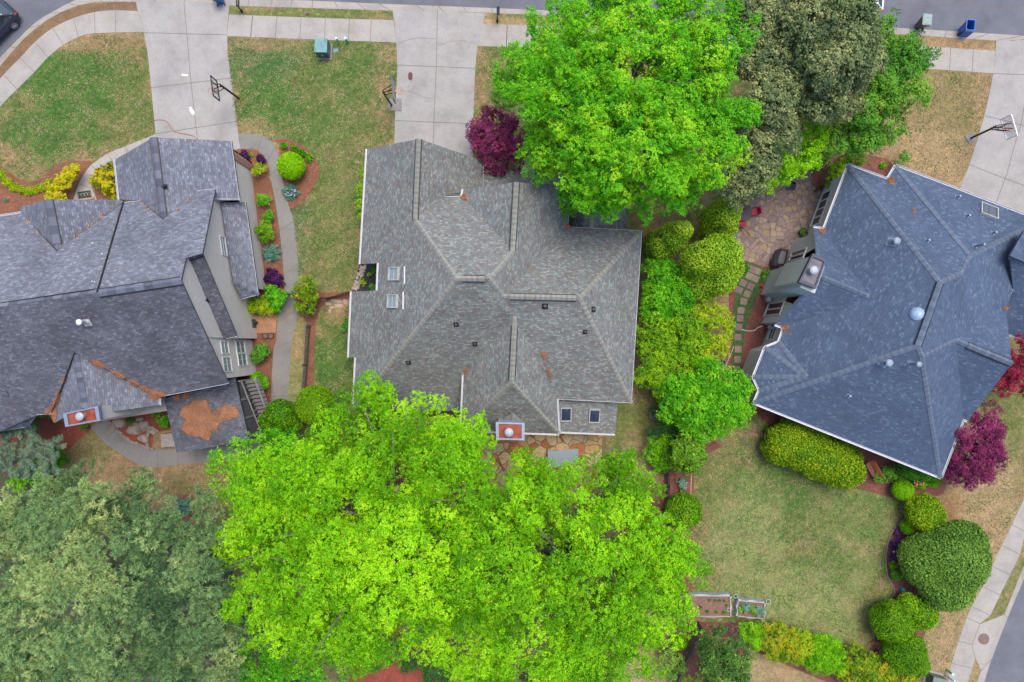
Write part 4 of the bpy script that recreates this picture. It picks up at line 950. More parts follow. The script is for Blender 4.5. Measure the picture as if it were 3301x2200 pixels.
# chimney stack on the outer wall
zc = 6.6
cor = Q(1,3,[(575,828),(690,880),(600,1128),(455,1072)])
chimney(HR, cor, 7.4, 3.0, M_WALL_R, plain("dark_blue_cap", (.035,.042,.065), .6), plain("dull_zinc_pan", (.12,.115,.14), .65, .1, var=.35, scale=2.5), Q(1,3,[(590,968)])[0], .26, h=.5)
top = [P(p, 7.0) for p in Q(1,3,[(552,838),(676,890),(596,1118),(462,1075)])]; base = [P(p, 0) for p in Q(1,3,[(200,980),(128,1178)])]
d_ = (top[3]-top[0]); ext = (top[1]-top[0])
st = MB(); st.prism([(p.x, p.y) for p in [base[0], base[0]+Vector(ext.xyz)*1.0, base[1]+Vector(ext.xyz)*1.0, base[1]]], -.1, 6.95); st.build("chimney_stack", plain("grey_green_siding", (.38,.42,.44), .8, var=.05), HR)
for p, r, h, cp in ((Q(1,3,[(1240,735)])[0], .13, .55, M_BLUECAP2), (Q(1,3,[(1785,355)])[0], .07, .4, None), (Q(1,3,[(1865,515)])[0], .07, .4, None), (Q(1,3,[(2085,658)])[0], .07, .4, None), (Q(1,3,[(1530,722)])[0], .07, .35, None), (Q(1,3,[(1935,770)])[0], .07, .95, None),
    (Q(2,3,[(1172,312)])[0], .13, .6, M_BLUECAP2), (Q(2,3,[(1385,322)])[0], .1, 1.0, M_BLUECAP2), (Q(2,3,[(868,592)])[0], .07, .35, None)):
    pipe_vent(RR, p, r, h, cap=cp, mat=M_BLUECAP)
dome(RR, Q(1,3,[(1450,1340)])[0], .36, plain("pale_blue_dome", (.26,.36,.52), .25))
sk = skylight(RR, Q(1,3,[(1985,408),(2118,458),(2124,546),(1986,496)]), rise=.14); [c.data.materials.__setitem__(0, plain('grey_skylight', (.075,.09,.12), .45)) for c in sk.children]
# ---- needles fallen in valleys and on roofs
SL = [
 ([RLq], Q(2,0,[(1555,672),(1600,690),(1610,720),(1605,690),(1620,640),(1665,628),(1690,645),(1735,630),(1765,680),(1780,740),(1810,765),(1850,750),(1875,690),(1945,670),(1985,690),(2012,742),(1960,780),(1890,800),(1840,830),(1830,890),(1785,870),(1775,920),(1755,968),(1700,940),(1640,925),(1590,905),(1545,885),(1550,850),(1575,840),(1555,825),(1570,790),(1530,765),(1522,735)]), "big irregular orange-brown mat of pine straw on the sunroom roof", 0),
 ([RLb, RLe], Q(2,0,[(1240,545),(1300,560),(1370,575),(1385,592),(1330,618),(1280,600),(1255,575)]), "pine straw wedge at the bottom end of the left house's rear valley", 1),
 ([RLb, RLe], Q(2,0,[(1185,515),(1225,520),(1255,550),(1235,556),(1195,535)]), "small straw strip just above the wedge in the left house's rear valley", 1),
 ([RLb, RLe], Q(2,0,[(785,297),(830,305),(875,335),(850,355),(815,335),(790,318)]), "straw tuft near the top of the left house's rear valley", 2),
 ([RLb, RLe], Q(2,0,[(950,388),(985,392),(1040,430),(1030,440),(970,415)]), "straw strip halfway down the left house's rear valley", 3),
 ([RLb, RLe], Q(2,0,[(1090,465),(1120,468),(1165,495),(1150,508),(1100,485)]), "short straw strip in the lower half of the left house's rear valley", 3),
 ([RLb, RLe], Q(2,0,[(500,558),(512,575),(485,680),(465,780),(452,800),(430,750),(385,745),(420,700),(470,640)]), "long pine straw wedge left of the rusty-topped chimney", 4),
 ([RLb, RLe], Q(2,0,[(540,445),(550,465),(538,485),(527,480)]), "tiny straw clump in the valley above the left chimney", 4),
 ([RLq], Q(2,0,[(1450,590),(1500,585),(1508,610),(1480,622)]), "small straw spill on the sunroom roof under the white gutter", 6),
 ([RLq], Q(2,0,[(1560,572),(1590,570),(1597,598),(1552,618)]), "second small straw spill nearer the middle of the sunroom roof edge", 6),
 ([RM, cb], Q(1,1,[(1785,348),(1812,350),(1825,335),(1840,380),(1815,375)]), "orange leaf clump in the front valley corner of the middle house", 7),
 ([RM, cb], Q(1,2,[(590,600),(605,582),(615,600),(638,603),(635,615),(595,622)]), "orange leaf clump in the gutter corner by the low dark front roof", 8),
 ([RM, cb], Q(2,2,[(388,232),(408,235),(422,270),(405,282),(390,260)]), "upper orange straw patch right of the middle house's rear ridge", 9),
 ([RM, cb], Q(2,2,[(428,368),(440,375),(458,410),(450,435),(435,415)]), "lower orange straw patch right of the middle house's rear ridge", 10),
 ([RM, cb], Q(2,1,[(1825,405),(1845,375),(1862,368),(1850,395),(1830,412)]), "thin orange straw streak at the rear left valley of the middle house", 11),
 ([RR, RR2], Q(1,3,[(1195,200),(1235,205),(1245,190),(1252,250),(1225,245)]), "orange leaf clump in the notch between the right house's two front corners", 12),
 ([RR, RR2], Q(1,3,[(625,628),(655,630),(668,618),(672,645),(655,662),(635,645)]), "orange leaf clump at the gutter corner above the right house's chimney", 13),
 ([RR, RR2], Q(1,3,[(312,1445),(365,1443),(350,1460),(330,1490),(320,1465)]), "orange leaf clump at the gutter corner below the right house's chimney", 14),
 ([RR, RR2], Q(1,3,[(2180,1290),(2215,1285),(2210,1300),(2185,1302)]), "orange clump at the lower end of the right house's white inner gutter", 15),
 ([RR, RR2], Q(1,3,[(1408,460),(1420,458),(1432,485),(1418,482)]), "small orange clump halfway down the right house's front valley", 16)]
lv = MB(); rnd = random.Random(9)
for p in Q(1,0,[(215,540),(228,552),(250,575),(315,650),(385,718),(425,768),(635,695),(650,690),(745,608),(752,603),(810,560),(855,522),(872,512),(945,452),(1195,402),(1240,448),(1255,460),(1268,474),(1585,388),(1495,465),(680,664)]):
    for r in (RLr, RLf, RLd, RLg):
        h = r.bvh.ray_cast(Vector((0, 0, H)), ray(p).normalized())
        if h[0] is not None: break
    if h[0] is None: continue
    for _ in range(3): q = h[0]+Vector((rnd.uniform(-.12,.12), rnd.uniform(-.12,.12), .07)); lv.box(q, (.08,.05,.03), rnd.uniform(0,3))
tag(lv.build("fallen_leaves", plain("orange_leaf_litter", (.42,.20,.07), .9)), "scattered small orange leaves in the left house's front valleys", "leaves", None, "stuff")
for rf, poly, lab, sd in SL: straw(rf, poly, "fallen_straw", lab, sd)
# ================================================================== vegetation
def L3(a, b, c): return [(0, a), (.5, b), (1, c)]
LM = dict(
 lime=leafmat("lime_leaves", [(0,(.045,.16,.003)),(.35,(.115,.35,.004)),(.7,(.23,.56,.006)),(.95,(.37,.68,.012)),(1,(.66,.50,.06))], .4),
 fresh=leafmat("fresh_green_leaves", [(0,(.025,.13,.006)),(.4,(.065,.32,.008)),(.75,(.15,.50,.01)),(1,(.38,.62,.02))], .4),
 mid=leafmat("mid_green_leaves", [(0,(.022,.10,.014)),(.5,(.075,.26,.02)),(.85,(.13,.32,.025)),(1,(.26,.40,.04))], .3),
 dark=leafmat("dark_green_leaves", [(0,(.008,.045,.012)),(.5,(.022,.09,.022)),(1,(.06,.20,.025))], .2),
 olive=leafmat("olive_grey_leaves", [(0,(.025,.05,.028)),(.4,(.085,.135,.055)),(.75,(.19,.235,.09)),(1,(.36,.37,.14))], .2),
 bright=leafmat("bright_green_leaves", [(0,(.05,.20,.003)),(.5,(.17,.46,.005)),(1,(.34,.66,.012))], .4),
 yellow=leafmat("yellow_green_leaves", [(0,(.06,.16,.006)),(.4,(.22,.38,.008)),(.75,(.42,.54,.012)),(1,(.60,.50,.03))], .3),
 cyp=leafmat("cypress_sprays", [(0,(.05,.15,.01)),(.4,(.17,.37,.02)),(.8,(.36,.56,.03)),(1,(.50,.62,.05))], .3),
 ball=leafmat("clipped_lime_leaves", [(0,(.08,.26,.002)),(.5,(.24,.55,.003)),(1,(.42,.68,.008))], .3),
 gold=leafmat("golden_leaves", [(0,(.06,.10,.006)),(.35,(.28,.32,.008)),(.75,(.60,.58,.01)),(1,(.55,.24,.02))], .3),
 purple=leafmat("burgundy_leaves", [(0,(.035,.006,.022)),(.5,(.15,.018,.07)),(.85,(.30,.04,.14)),(1,(.40,.09,.17))], .25),
 red=leafmat("red_maple_leaves", [(0,(.06,.006,.015)),(.5,(.24,.014,.045)),(1,(.42,.045,.075))], .25),
 boxw=leafmat("boxwood_leaves", [(0,(.022,.09,.004)),(.5,(.10,.27,.006)),(1,(.27,.47,.01))], .2),
 oakg=leafmat("greyish_green_leaves", [(0,(.03,.09,.018)),(.5,(.12,.25,.035)),(1,(.25,.42,.06))], .2),
 autumn=leafmat("orange_tipped_leaves", [(0,(.03,.10,.006)),(.35,(.14,.30,.008)),(.7,(.42,.44,.015)),(.9,(.56,.30,.02)),(1,(.46,.13,.02))], .25),
 needle=leafmat("pine_needles", [(0,(.04,.10,.05)),(.5,(.145,.28,.115)),(.85,(.32,.48,.18)),(1,(.52,.61,.24))], .25),
 candle=leafmat("pine_candles", [(0,(.42,.43,.12)),(1,(.60,.56,.18))], .1),
 iris=leafmat("blue_green_blades", [(0,(.04,.12,.09)),(.5,(.10,.25,.18)),(1,(.22,.38,.27))], .2),
 violet=leafmat("dark_violet_leaves", [(0,(.02,.005,.03)),(.6,(.07,.015,.09)),(1,(.14,.04,.16))], .2),
 cedar=leafmat("grey_green_needles", [(0,(.03,.07,.04)),(.5,(.07,.13,.075)),(1,(.15,.21,.12))], .2),
 brownish=leafmat("russet_twigs", [(0,(.10,.05,.04)),(1,(.34,.22,.16))], .2))
M_BARK = plain("grey_bark", (.17,.14,.125), .95, var=.3, scale=8, bump=.6)
M_PBARK = plain("pine_bark", (.17,.12,.105), .95, var=.35, scale=6, bump=.6)

def rand_dirs(rg, n, zmin=-1.0):
    z = rg.uniform(zmin, 1, n); a = rg.uniform(0, 2*np.pi, n); r = np.sqrt(np.maximum(0, 1-z*z)); return np.stack([r*np.cos(a), r*np.sin(a), z], 1)
def leafmesh(name, C, N, size, tint, mat, parent, rg, aspect=.62, extra=None):
    """C centres, N normals, size per leaf, one kite-shaped folded leaf each"""
    n = len(C); A = rand_dirs(rg, n); A -= N*(A*N).sum(1, keepdims=True); A /= np.linalg.norm(A, axis=1, keepdims=True)+1e-9
    B = np.cross(N, A); s = size[:, None]
    v = np.stack([C-A*s*.5, C+B*s*aspect*.5-N*s*.08, C+A*s*.55, C-B*s*aspect*.5-N*s*.08], 1).reshape(-1, 3)
    nv = 4*n; t = np.repeat(tint, 4); lv = np.arange(nv, dtype=np.int32); starts = np.arange(0, nv, 4, dtype=np.int32)
    if extra is not None:
        ev, ef, et = extra; ev = np.array(ev); ef = np.array(ef, dtype=np.int32)
        v = np.vstack([v, ev]); t = np.concatenate([t, np.full(len(ev), et)]); lv = np.concatenate([lv, (ef+nv).reshape(-1)]); starts = np.concatenate([starts, nv+np.arange(0, len(ef)*4, 4)]).astype(np.int32)
    off = root_loc(parent) if parent is not None else Vector((0, 0, 0))
    v = v-np.array(off)
    me = bpy.data.meshes.new(name); me.vertices.add(len(v)); me.vertices.foreach_set("co", v.astype(np.float32).reshape(-1))
    me.loops.add(len(lv)); me.loops.foreach_set("vertex_index", lv.astype(np.int32)); me.polygons.add(len(starts)); me.polygons.foreach_set("loop_start", starts)
    me.polygons.foreach_set("loop_total", np.full(len(starts), 4, np.int32))
    at = me.attributes.new("tint", 'FLOAT', 'POINT'); at.data.foreach_set("value", np.clip(t, 0, 1).astype(np.float32))
    me.materials.append(mat); me.update(calc_edges=True)
    o = bpy.data.objects.new(name, me); COL.objects.link(o)
    if parent is not None: o.parent = parent
    return o

def crown(name, lobes, mat, parent, seed, clump=.75, tuft=.2, leaf=.15, cover=1.5, per=7, zmin=-.25, tmean=.5, tvar=.16, ragged=.35, shell=.82, radial=0.0):
    """lobes -> branch clumps -> leaf tufts -> leaves.  lobes: [(centre, (rx,ry,rz))]"""
    rg = np.random.default_rng(seed); CC = []; RR_ = []; TT = []; UP = []
    for c, r in lobes:
        c = np.array(c); r = np.array(r); r = np.maximum(r-(.36 if r[0] > 1.3 else .1)*clump, r*.55)
        if radial: c = c+np.array([0, 0, rg.uniform(-1.1, .9)])
        area = 2.2*math.pi*((r[0]*r[1]+r[0]*r[2]+r[1]*r[2])/3); n = max(3, int(area*cover/(clump*clump*2.2)))
        d = rand_dirs(rg, n, zmin); rad = rg.uniform(shell-ragged*.5, 1.0+ragged*.22, n)[:, None]
        cc = c+d*r*rad
        CC.append(cc); RR_.append(clump*rg.uniform(.55, 1.15, n)); TT.append(np.full(n, rg.normal(0, .11 if radial else .05))+rg.normal(tmean, tvar, n)); UP.append(d)
    CC = np.vstack(CC); RR_ = np.concatenate(RR_); TT = np.concatenate(TT); UP = np.vstack(UP)
    keep = np.ones(len(CC), bool)
    for c, r in [(c_, np.maximum(np.array(r_)-(.36 if r_[0] > 1.3 else .1)*clump, np.array(r_)*.55)) for c_, r_ in lobes]: keep &= (((CC-np.array(c))/np.array(r))**2).sum(1) > .22
    CC, RR_, TT, UP = CC[keep], RR_[keep], TT[keep], UP[keep]
    keep = CC[:, 2] > .15; CC, RR_, TT, UP = CC[keep], RR_[keep], TT[keep], UP[keep]
    # tufts over each clump
    nt = np.maximum(3, (RR_**2*2.6*math.pi/(tuft*tuft*3.2)*1.15).astype(int)); ci = np.repeat(np.arange(len(CC)), nt)
    d = rand_dirs(rg, len(ci), -.45); sc = RR_[ci][:, None]*np.array([1.1, 1.1, .75]); rad = rg.uniform(.55, 1.08, len(ci))[:, None]
    T = CC[ci]+d*sc*rad
    if radial:
        ctr = np.mean([c for c, r in lobes], axis=0)-np.array([0, 0, 3.0]); ax = CC-ctr; ax /= np.linalg.norm(ax, axis=1, keepdims=True); ax = ax[ci]; q = (d*ax).sum(1, keepdims=True)
        T = CC[ci]+d*sc*rad*(1-.35*np.clip(q, 0, 1))+ax*q*RR_[ci][:, None]*radial*rad
    TN = d+UP[ci]*.35+np.array([0, 0, .35]); Tt = TT[ci]+rg.normal(0, .07, len(ci))+.10*(d[:, 2]*0)
    li = np.repeat(np.arange(len(T)), per); off = rand_dirs(rg, len(li))*(tuft*rg.uniform(.3, 1.0, len(li)))[:, None]
    C = T[li]+off; N = TN[li]*.7+off/tuft*.5+rg.normal(0, .42, (len(li), 3))+np.array([0, 0, .35]); N /= np.linalg.norm(N, axis=1, keepdims=True)
    ti = Tt[li]+rg.normal(0, .10, len(li)); ti = np.minimum(ti, .93); hi = rg.random(len(li)) > .985; ti[hi] = 1.0
    C = C[C[:, 2] > .03] if False else C
    return leafmesh(name, C, N, leaf*rg.uniform(.7, 1.25, len(C)), ti, mat, parent, rg)
def clipped(name, lobes, mat, parent, seed, leaf=.075, dens=1.0, tmean=.5, tvar=.12, rough=.06, lump=.12):
    """a sheared shrub: an inner mass of twigs with a dense skin of small leaves"""
    rg = np.random.default_rng(seed); Cs, Ns, Ts = [], [], []; core = MB(); rnd = random.Random(seed)
    for c, r in lobes:
        c = np.array(c); r = np.array(r)*1.0; area = 4*math.pi*((r[0]*r[1])**1.6/3+(r[0]*r[2])**1.6/3+(r[1]*r[2])**1.6/3)**(1/1.6); n = int(area*dens/(leaf*leaf*.30)*1.3)
        n = min(n, 40000); d = rand_dirs(rg, n, -.6)
        k = rg.normal(0, 1, (9, 3))*3.0; ph = rg.uniform(0, 6.28, 9); w = (np.sin(d@k.T+ph).sum(1)/9)
        rad = 1+lump*w*1.5+rg.uniform(-rough*1.6, rough, n)+np.where(rg.random(n) > .97, rg.uniform(0, .10, n), 0)
        Cs.append(c+d*r*rad[:, None]); N = d/r*r.mean()+rg.normal(0, .75, (n, 3)); Ns.append(N/np.linalg.norm(N, axis=1, keepdims=True)); Ts.append(tmean+w*.35+rg.normal(0, tvar*1.4, n))
        core.ellip(c, r*.88, 14, 9, .03, rnd)
    C = np.vstack(Cs); N = np.vstack(Ns); T = np.concatenate(Ts); keep = np.ones(len(C), bool)
    for c, r in lobes: keep &= (((C-np.array(c))/np.array(r))**2).sum(1) > .78
    keep &= C[:, 2] > .02; C, N, T = C[keep], N[keep], T[keep]
    return leafmesh(name, C, N, leaf*rg.uniform(.75, 1.3, len(C)), T, mat, parent, rg, extra=(core.v, core.f, .02))
def LB(px, z, flat=.8):
    """lobes from survey discs (x, y, radius) at height z"""
    out = []
    for q in px:
        zz = q[3] if len(q) > 3 else z; r = q[2]/K*(H-zz)/H; out.append((tuple(P((q[0], q[1]), zz)), (r, r, r*(q[4] if len(q) > 4 else flat))))
    return out
def LOW(lobes, dz=2.4, k=.88): return lobes+[((c[0], c[1], max(2.0, c[2]-dz)), tuple(x*k for x in r)) for c, r in lobes[::2]]
def trunk(parent, base, lobes, r=.22, mat=None, seed=0, fork=.45, name="trunk", twigs=2):
    rnd = random.Random(seed); b = Vector(base); m = MB(); top = sum((Vector(l[0]) for l in lobes), Vector())/len(lobes)
    h = top.z*fork; j = Vector((b.x+(top.x-b.x)*.25, b.y+(top.y-b.y)*.25, h)); m.tube([b-Vector((0,0,.1)), b+Vector((0,0,.25)), b.lerp(j, .5)+Vector((rnd.uniform(-.1,.1), rnd.uniform(-.1,.1), 0)), j], [r*1.5, r*1.05, r*.9, r*.75], 10)
    for c, rr in lobes:
        c = Vector(c); e = c+Vector((0, 0, rr[2]*.35)); mid = j.lerp(e, .5)+Vector((rnd.uniform(-.4,.4), rnd.uniform(-.4,.4), -.05*(e-j).length)); s = j-Vector((0, 0, rnd.uniform(0, h*.3)))
        m.tube([s, mid, e], [r*.45, r*.26, r*.10], 6)
        for _ in range(twigs):
            a = rnd.uniform(0, 6.28); q = c+Vector((math.cos(a)*rr[0], math.sin(a)*rr[1], rnd.uniform(.1,.7)*rr[2]))*.9 if False else c+Vector((math.cos(a)*rr[0]*.85, math.sin(a)*rr[1]*.85, rnd.uniform(.1,.6)*rr[2]))
            s2 = mid.lerp(e, rnd.uniform(.2,.8)); m.tube([s2, s2.lerp(q, .55)+Vector((0,0,.15)), q], [r*.16, r*.10, r*.04], 5)
    return m.build(name, mat or M_BARK, parent, smooth=True)
def tree(name, label, base, lobes, mat, seed, cat="tree", group=None, r=.22, bark=None, **kw):
    t = empty(name, base, label, cat, group); crown("crown", lobes, mat, t, seed, **kw); trunk(t, base, lobes, r, bark, seed); return t
def shrub(name, label, px, z, mat, seed, cat="shrub", group=None, flat=.8, **kw):
    """loose shrub, single mesh"""
    lb = LB(px, z, flat); o = crown("x", lb, mat, None, seed, **kw); o.name = name; o.data.name = name; return tag(o, label, cat, group)
def box(name, label, px, z, mat, seed, cat="shrub", group=None, flat=.9, **kw):
    lb = LB(px, z, flat); o = clipped("x", lb, mat, None, seed, **kw); o.name = name; o.data.name = name; return tag(o, label, cat, group)
def blades(name, label, p, r, n, mat, seed, cat="plant", group=None, h=.5, w=.05, z=0.0, droop=.6, ry=None):
    """a clump of arching strap leaves"""
    rg = random.Random(seed); c = P(p, z); m = []; t = []; R = r/K; RY = (ry or r)/K
    for k in range(n):
        a = rg.uniform(0, 6.283); d = Vector((math.cos(a)*R, math.sin(a)*RY, 0)); s = Vector((rg.uniform(-.35,.35)*R, rg.uniform(-.35,.35)*RY, 0)); l = rg.uniform(.55, 1.05); side = Vector((-d.y, d.x, 0)).normalized()*w*.5
        p0 = c+s; p1 = c+s+d*.5*l+Vector((0,0,h*rg.uniform(.7,1.1))); p2 = c+s*.3+d*l+Vector((0,0,h*(1-droop)*rg.uniform(.5,1.4)))
        m += [[p0-side, p0+side, p1+side*.9, p1-side*.9], [p1-side*.9, p1+side*.9, p2+side*.1, p2-side*.1]]; tt = rg.random(); t += [tt]*8
    mb = MB()
    for q in m: mb.add(q, [(0, 1, 2, 3)])
    o = mb.build(name, mat); at = o.data.attributes.new("tint", 'FLOAT', 'POINT'); at.data.foreach_set("value", t); return tag(o, label, cat, group)

# ---- the two great lime-green trees behind the middle house
B1 = LB([(1180,1320,90,8.5),(1240,1270,38,8),(1100,1440,110,9.5),(1330,1400,120,10),(1470,1460,115,11),(1530,1350,22,8.6),(1290,1560,200,13),(1460,1620,150,12.5),(1120,1640,180,12.5),(1290,1800,200,13.5),
 (900,1720,150,11),(780,1800,85,10),(760,1740,70,9.5),(860,1560,110,9),(1000,1560,130,11),(960,1880,150,11.5),(1100,1980,170,12),(880,2000,110,10.5),(1250,1980,150,12.5),(1170,1800,140,13),(960,2060,95,10),(1140,2080,80,10),(1060,1790,130,12.6),(820,1930,70,10),(1400,1520,110,12.4)], 11, .62)
tree("lime_green_tree", "huge lime-green leafed tree whose crown overlaps the lower left of the middle house's roof", PX(1350,1680), LOW(B1), LM['lime'], 11, r=.36, clump=.58, tuft=.14, leaf=.108, cover=1.3, per=9, zmin=-.2, radial=.9, tmean=.58, tvar=.16, ragged=.7)
B2 = LB([(1730,1600,100,9.5),(1870,1560,80,8.6),(1990,1530,80,8),(2005,1460,35,7.2),(1700,1500,30,7),(1980,1700,150,11),(2100,1790,120,10.5),(2190,1850,80,9),(2160,1760,70,9),(1780,1750,200,13),(1600,1850,190,12.8),(1900,1900,200,13),
 (2060,1980,130,11),(1700,2020,190,12.5),(1930,2080,130,10.5),(1500,2020,150,11.5),(2120,1900,90,10),(1850,2060,110,11.5),(1600,1680,140,12),(2220,1780,35,8),(2180,1980,60,9),(1830,1640,130,11.5),(2050,1610,80,9.5),(1560,1750,130,12.5),(1420,1900,140,12.8),(1440,1740,110,12)], 11, .62)
tree("lime_green_tree", "second huge lime-green tree, right of the first, whose crown reaches the raised vegetable beds", PX(1800,1780), LOW(B2), LM['lime'], 12, r=.36, clump=.58, tuft=.14, leaf=.108, cover=1.3, per=9, zmin=-.2, radial=.9, tmean=.50, tvar=.17, ragged=.7)
B3 = LB([(1550,2150,100,8.5),(1680,2180,130,9),(1850,2180,100,8.5),(1950,2160,60,8),(2050,2080,70,8),(1580,2230,110,8.5),(2090,2150,35,7),(1780,2250,130,9)], 9, .7)
tree("lime_green_tree", "lime-green tree at the bottom edge, right of the small red-soil opening", PX(1690,2180), B3, LM['bright'], 13, r=.25, clump=.7, tuft=.18, leaf=.14, cover=1.1, per=7, tmean=.45)
B4 = LB([(840,2140,90,5.5),(950,2170,110,6),(1060,2180,100,6),(1110,2120,70,5.5),(860,2230,110,6)], 6, .7)
tree("green_tree", "darker green low tree at the bottom edge beside the pine", PX(960,2190), B4, LM['fresh'], 14, r=.2, clump=.6, tuft=.18, leaf=.13, cover=1.2, per=6, tmean=.45)
shrub("shrub", "pale green airy shrub growing in the red-soil opening at the bottom edge", [(1240,2110,40),(1200,2140,28),(1270,2080,30)], 1.6, LM['mid'], 15, tmean=.6, clump=.3, tuft=.12, leaf=.115, cover=1.2, per=6)
shrub("shrub", "blue-green shrub at the bottom edge, right of the red-soil opening", [(1330,2110,50),(1400,2150,60),(1450,2120,60),(1420,2200,50)], 2.0, LM['dark'], 16, tmean=.75, clump=.4, tuft=.14, leaf=.11, cover=1.2, per=6)
B5 = LB([(740,1480,60,5.2),(800,1500,75,5.6),(850,1450,60,5.4),(880,1530,90,6.5),(760,1570,80,6.2),(830,1590,80,6.5),(700,1500,35,5),(940,1440,45,5.5),(960,1500,80,7)], 6, .7)
tree("light_green_tree", "small feathery green tree between the sunroom path and the big lime-green tree", PX(830,1540), B5, LM['fresh'], 17, r=.14, clump=.5, tuft=.17, leaf=.12, cover=1.1, per=6, tmean=.72)
# ---- great green tree at the street, right of the middle driveway
U1 = LB([(1730,210,90,9.5),(1660,270,60,8),(1630,250,30,7.6),(1760,120,60,9),(1830,40,55,9),(1800,20,40,8.5),(1900,130,140,11),(2070,50,140,12),(2240,50,130,12),(2320,150,100,11.5),(1850,320,160,11),(2040,240,180,13),(2220,280,160,13),
 (2370,360,60,10.5),(1770,460,95,9.5),(1890,540,130,10.5),(2070,490,170,12.5),(2250,470,130,11.5),(1980,600,95,9.5),(2110,600,100,10.5),(2210,580,90,9.5),(1720,330,80,9),(1960,420,150,12),(2330,420,80,10.8),(1960,200,110,11.5),(1980,60,70,11),(2160,160,110,12),(2170,650,45,9.5),(1850,610,45,8.6),(1780,530,50,8),(2300,250,90,12)], 11, .62)
tree("street_tree", "big fresh green tree overhanging the street and the front of the middle house", PX(2030,380), LOW(U1), LM['fresh'], 21, r=.34, clump=.58, tuft=.14, leaf=.108, cover=1.3, per=9, zmin=-.2, radial=.9, tmean=.60, tvar=.16, ragged=.7)
D1 = LB([(2470,60,90,9),(2440,180,80,9.5),(2500,200,70,9.5),(2470,320,95,10),(2520,300,60,9.5),(2490,440,85,9),(2440,520,80,8.5),(2390,590,65,7.5),(2340,560,60,7.5),(2420,380,60,9.2),(2400,20,60,8.5)], 9, .85)
tree("evergreen_tree", "grey-olive evergreen tree squeezed against the right side of the big street tree", PX(2460,300), LOW(D1, 1.2), LM['olive'], 22, r=.24, clump=.55, tuft=.17, leaf=.15, cover=1.9, per=8, tmean=.68, tvar=.15, ragged=.3)
D2 = LB([(2620,80,110,10.5),(2540,40,70,9.5),(2740,90,100,10.5),(2690,190,120,11),(2610,200,80,10),(2780,200,60,10),(2650,300,80,9.5),(2720,300,70,9),(2660,20,100,10),(2760,30,45,9.5)], 10, .85)
tree("evergreen_tree", "dark grey-green evergreen tree at the kerb, between the olive evergreen and the bright maple", PX(2670,160), LOW(D2, 1.2), LM['olive'], 23, r=.24, clump=.55, tuft=.17, leaf=.15, cover=1.9, per=8, tmean=.58, tvar=.17, ragged=.3)
G3 = LB([(2870,50,28,6),(2860,110,55,7),(2920,160,55,7),(2960,150,28,6.3),(2890,230,70,8),(2850,300,70,8.2),(2920,310,50,7.5),(2800,360,70,7.8),(2870,390,60,7.3),(2740,410,60,7),(2780,450,50,6.5),(2840,200,50,8),(2700,450,45,6.2),(2960,200,35,6.5)], 7, .8)
tree("maple_tree", "mid-green tree at the right edge of the tree group, over the brown front lawn", PX(2830,280), LOW(G3, 1.2), LM['mid'], 24, r=.2, clump=.5, tuft=.18, leaf=.14, cover=1.8, per=7, tmean=.66, tvar=.14, radial=.5)
G4 = LB([(2575,310,32,6.5),(2590,360,32,6),(2610,450,50,6),(2570,500,60,6),(2530,540,50,5.5),(2600,520,40,5.5),(2480,580,45,5),(2620,400,35,6)], 6, .8)
tree("light_green_tree", "narrow bright yellow-green tree between the evergreens and the flagstone patio", PX(2560,480), LOW(G4, 1.2), LM['bright'], 25, r=.12, clump=.45, tuft=.16, leaf=.12, cover=1.3, per=7, tmean=.7)
U5 = LB([(1650,440,60,3.2),(1590,450,72,3.6),(1560,430,48,3.2),(1600,400,54,3.6),(1640,490,60,3.2),(1600,500,72,3),(1530,440,33,2.8)], 3.2, .75)
tree("japanese_maple", "burgundy Japanese maple at the corner of the middle house's garage", PX(1600,470), U5, LM['purple'], 26, cat="maple", r=.1, clump=.35, tuft=.13, leaf=.1, cover=1.4, per=7, tmean=.6, tvar=.18, ragged=.5)
shrub("shrub", "reddish shrub half hidden under the big street tree", [(1850,520,50),(1800,560,40)], 1.2, LM['red'], 27, tmean=.4, clump=.35, tuft=.13, leaf=.1, cover=1.1, per=5)
